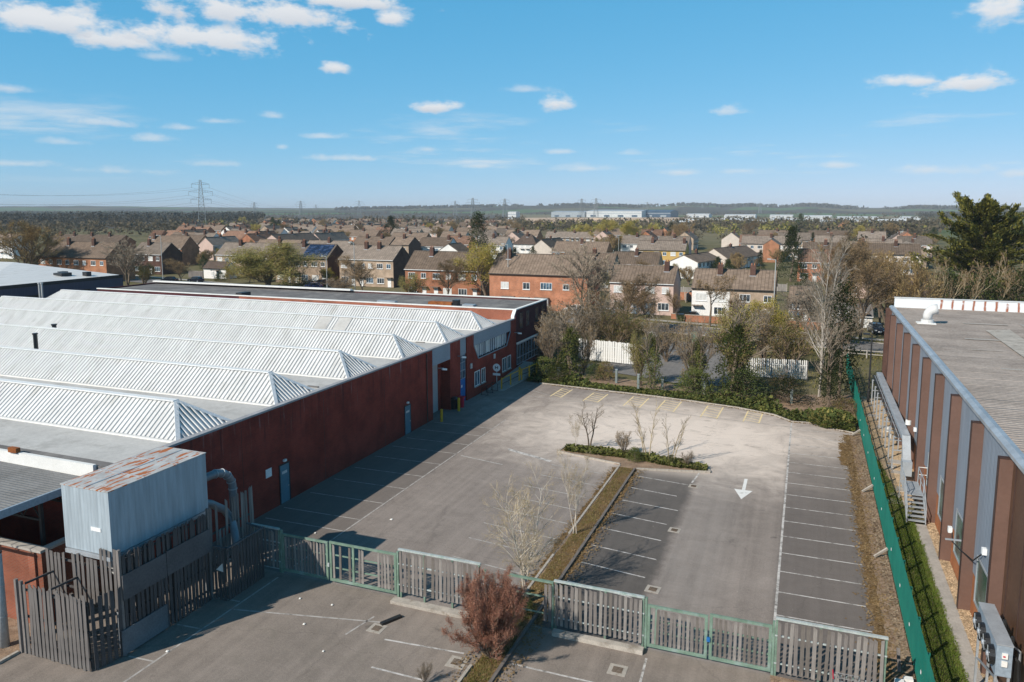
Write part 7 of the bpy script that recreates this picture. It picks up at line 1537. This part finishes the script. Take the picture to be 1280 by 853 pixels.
# trees along the skyline of the nearer hill
def skyline(name, mat_, prof, n, d1, seed):
    rs = random.Random(seed); mb = MB()
    for _ in range(n):
        px_ = rs.uniform(420, 1250)
        if ns(px_ * .02, 3, 1.3) + rs.uniform(-.35, .35) < -.15: continue
        f = rs.choice([.72, .85, .93, .97, 1.0]); yt = float(np.interp(px_, [q[0] for q in prof], [q[1] for q in prof])); r = ray(px_, HOR); r.z = 0; r.normalize(); dist = 2700 + 1600 * f
        top = CAM_H + (HOR - yt) * (4300 * max(.2, r.dot(Vector((fwd.x, fwd.y, 0)).normalized()))) / (F_PX / math.cos(th)); z = (top + 1) * math.sin(f * math.pi / 2) ** 1.4 - 3; h = rs.uniform(8, 15)
        for q in range(9):
            c = Vector((r.x * dist + rs.gauss(0, h * .5), r.y * dist + rs.gauss(0, h * .5), z + rs.uniform(.1, 1) * h)); a = rvec().normalized() * h * .5; b = a.orthogonal().normalized() * h * .4; mb.face([c - a, c + b, c + a, c - b])
    o = mb.build(name, mat_, raw=True); o['kind'] = 'stuff'
skyline('woodland', 'wood_far_dark', PB, 1500, 4300, 5)
# ------------------------------------------------------------------ pylons and wires
def pylon_meshes():
    t = MB(); hw = lambda z: 3.6 * (1 - z / 46) ** .9 * .8 + .55
    lv = [0, 6, 11, 15.5, 19.5, 23, 26, 29, 32, 35, 38, 41, 44]
    for a, b in zip(lv, lv[1:]):
        A_, B_ = hw(a), hw(b); ca = [(-A_, -A_, a), (A_, -A_, a), (A_, A_, a), (-A_, A_, a)]; cb_ = [(-B_, -B_, b), (B_, -B_, b), (B_, B_, b), (-B_, B_, b)]
        for i in range(4):
            t.bar(ca[i], cb_[i], .32, .32); t.bar(ca[i], cb_[(i + 1) % 4], .16, .16); t.bar(ca[(i + 1) % 4], cb_[i], .16, .16); t.bar(cb_[i], cb_[(i + 1) % 4], .14, .14)
    arms = []
    for z, L in ((27, 8.2), (33.5, 9.6), (40, 7.0)):
        a = MB()
        for s in (-1, 1):
            for y in (-.5, .5): a.bar((s * hw(z) * .8, y, z), (s * L, 0, z + .6), .2, .2); a.bar((s * hw(z) * .7, y, z + 2.2), (s * L, 0, z + .7), .18, .18)
            for k in range(1, 4): x = s * (hw(z) + (L - hw(z)) * k / 4); a.bar((x, 0, z), (x, 0, z + 2.2 * (1 - k / 4)), .14, .14)
            a.bar((s * L, 0, z + .6), (s * L, 0, z - 3.0), .22, .22)
        arms.append(a)
    return t, arms
pt, pa = pylon_meshes(); tmesh = fast(pt, 'tower'); tmesh.materials.append(MATS['pylon_steel']); ams = []
for a in pa: m = fast(a, 'crossarm'); m.materials.append(MATS['pylon_steel']); ams.append(m)
PY = [(252, 222.5, 'tall lattice electricity pylon, the nearest and largest, left of centre'), (376, 250.5, 'distant pylon right of the main one'), (449, 250, 'distant pylon above the white gabled row'), (395, 255.5, 'very small far pylon left of the white gabled row'), (569, 250.5, 'distant thin pylon left of the columnar evergreen'), (591, 246.5, 'distant pylon with wide arms above the columnar evergreen'), (631, 247.5, 'distant thin pylon right of the columnar evergreen'), (727, 247.6, 'distant pylon above the grey warehouse'), (745, 246.8, 'distant wide armed pylon above the white warehouse'), (809, 252, 'distant pylon above the dark blue warehouse'), (878, 254.2, 'far pylon over the wooded hill, left'), (950, 252.8, 'far pylon over the wooded hill, right'), (1063, 255.2, 'far pylon left of the cypress'), (318, 252.5, 'far pylon just right of the main pylon')]
PP = []
for (x, yt, lab) in PY:
    zc_ = (46 - CAM_H) * (F_PX / math.cos(th)) / (HOR - yt); r = ray(x, HOR); tt = zc_ / 1.0; p = Vector((r.x * zc_, r.y * zc_, 0)); t = thing('pylon', lab, 'pylon', p, .75 if x == 252 else hr.uniform(0, 1.2)); link('tower', tmesh, None, t)
    for m in ams: link('crossarm', m, None, t)
    if yt > 240: t.scale = (1.6, 1.6, 1.0)
    PP.append(p)
def wire_pts(a, b, sag): return [a.lerp(b, k / 14) - Vector((0, 0, sag * 4 * (k / 14) * (1 - k / 14))) for k in range(15)]
wm = []; rt = Vector((math.cos(.75), math.sin(.75), 0)); lft = PP[0] + (PP[0] - PP[1]).normalized() * 420 + Vector((-260, 60, 0))
for (z, L) in ((24.5, 8.2), (31, 9.6), (37.5, 7.0)):
    for s in (-1, 1):
        for (q, sg) in ((lft, 9), (PP[1], 14)):
            tag(MB().tube(wire_pts(PP[0] + rt * L * s + Vector((0, 0, z)), q + rt * L * s + Vector((0, 0, z)), sg), .055, 4).build('power_line', 'cable'), 'thin power line hanging ' + ('left' if q is lft else 'right') + ' of the main pylon, ' + {24.5: 'lowest', 31: 'middle', 37.5: 'top'}[z] + ' arm, ' + ('near' if s < 0 else 'far') + ' side', 'power line')
# ------------------------------------------------------------------ air
hz = MB().box(-9500, 9500, -900, 9800, -1.5, 95.0).build('haze', None); hz['kind'] = 'stuff'
hm = D.materials.new('haze'); hm.use_nodes = True; ht = hm.node_tree; ht.nodes.clear(); pv = ht.nodes.new('ShaderNodeVolumePrincipled'); ho = ht.nodes.new('ShaderNodeOutputMaterial'); ht.links.new(pv.outputs[0], ho.inputs['Volume'])
pv.inputs['Color'].default_value = (.86, .93, 1.0, 1); pv.inputs['Density'].default_value = .0001; pv.inputs['Anisotropy'].default_value = -.15
hz.data.materials.append(hm)
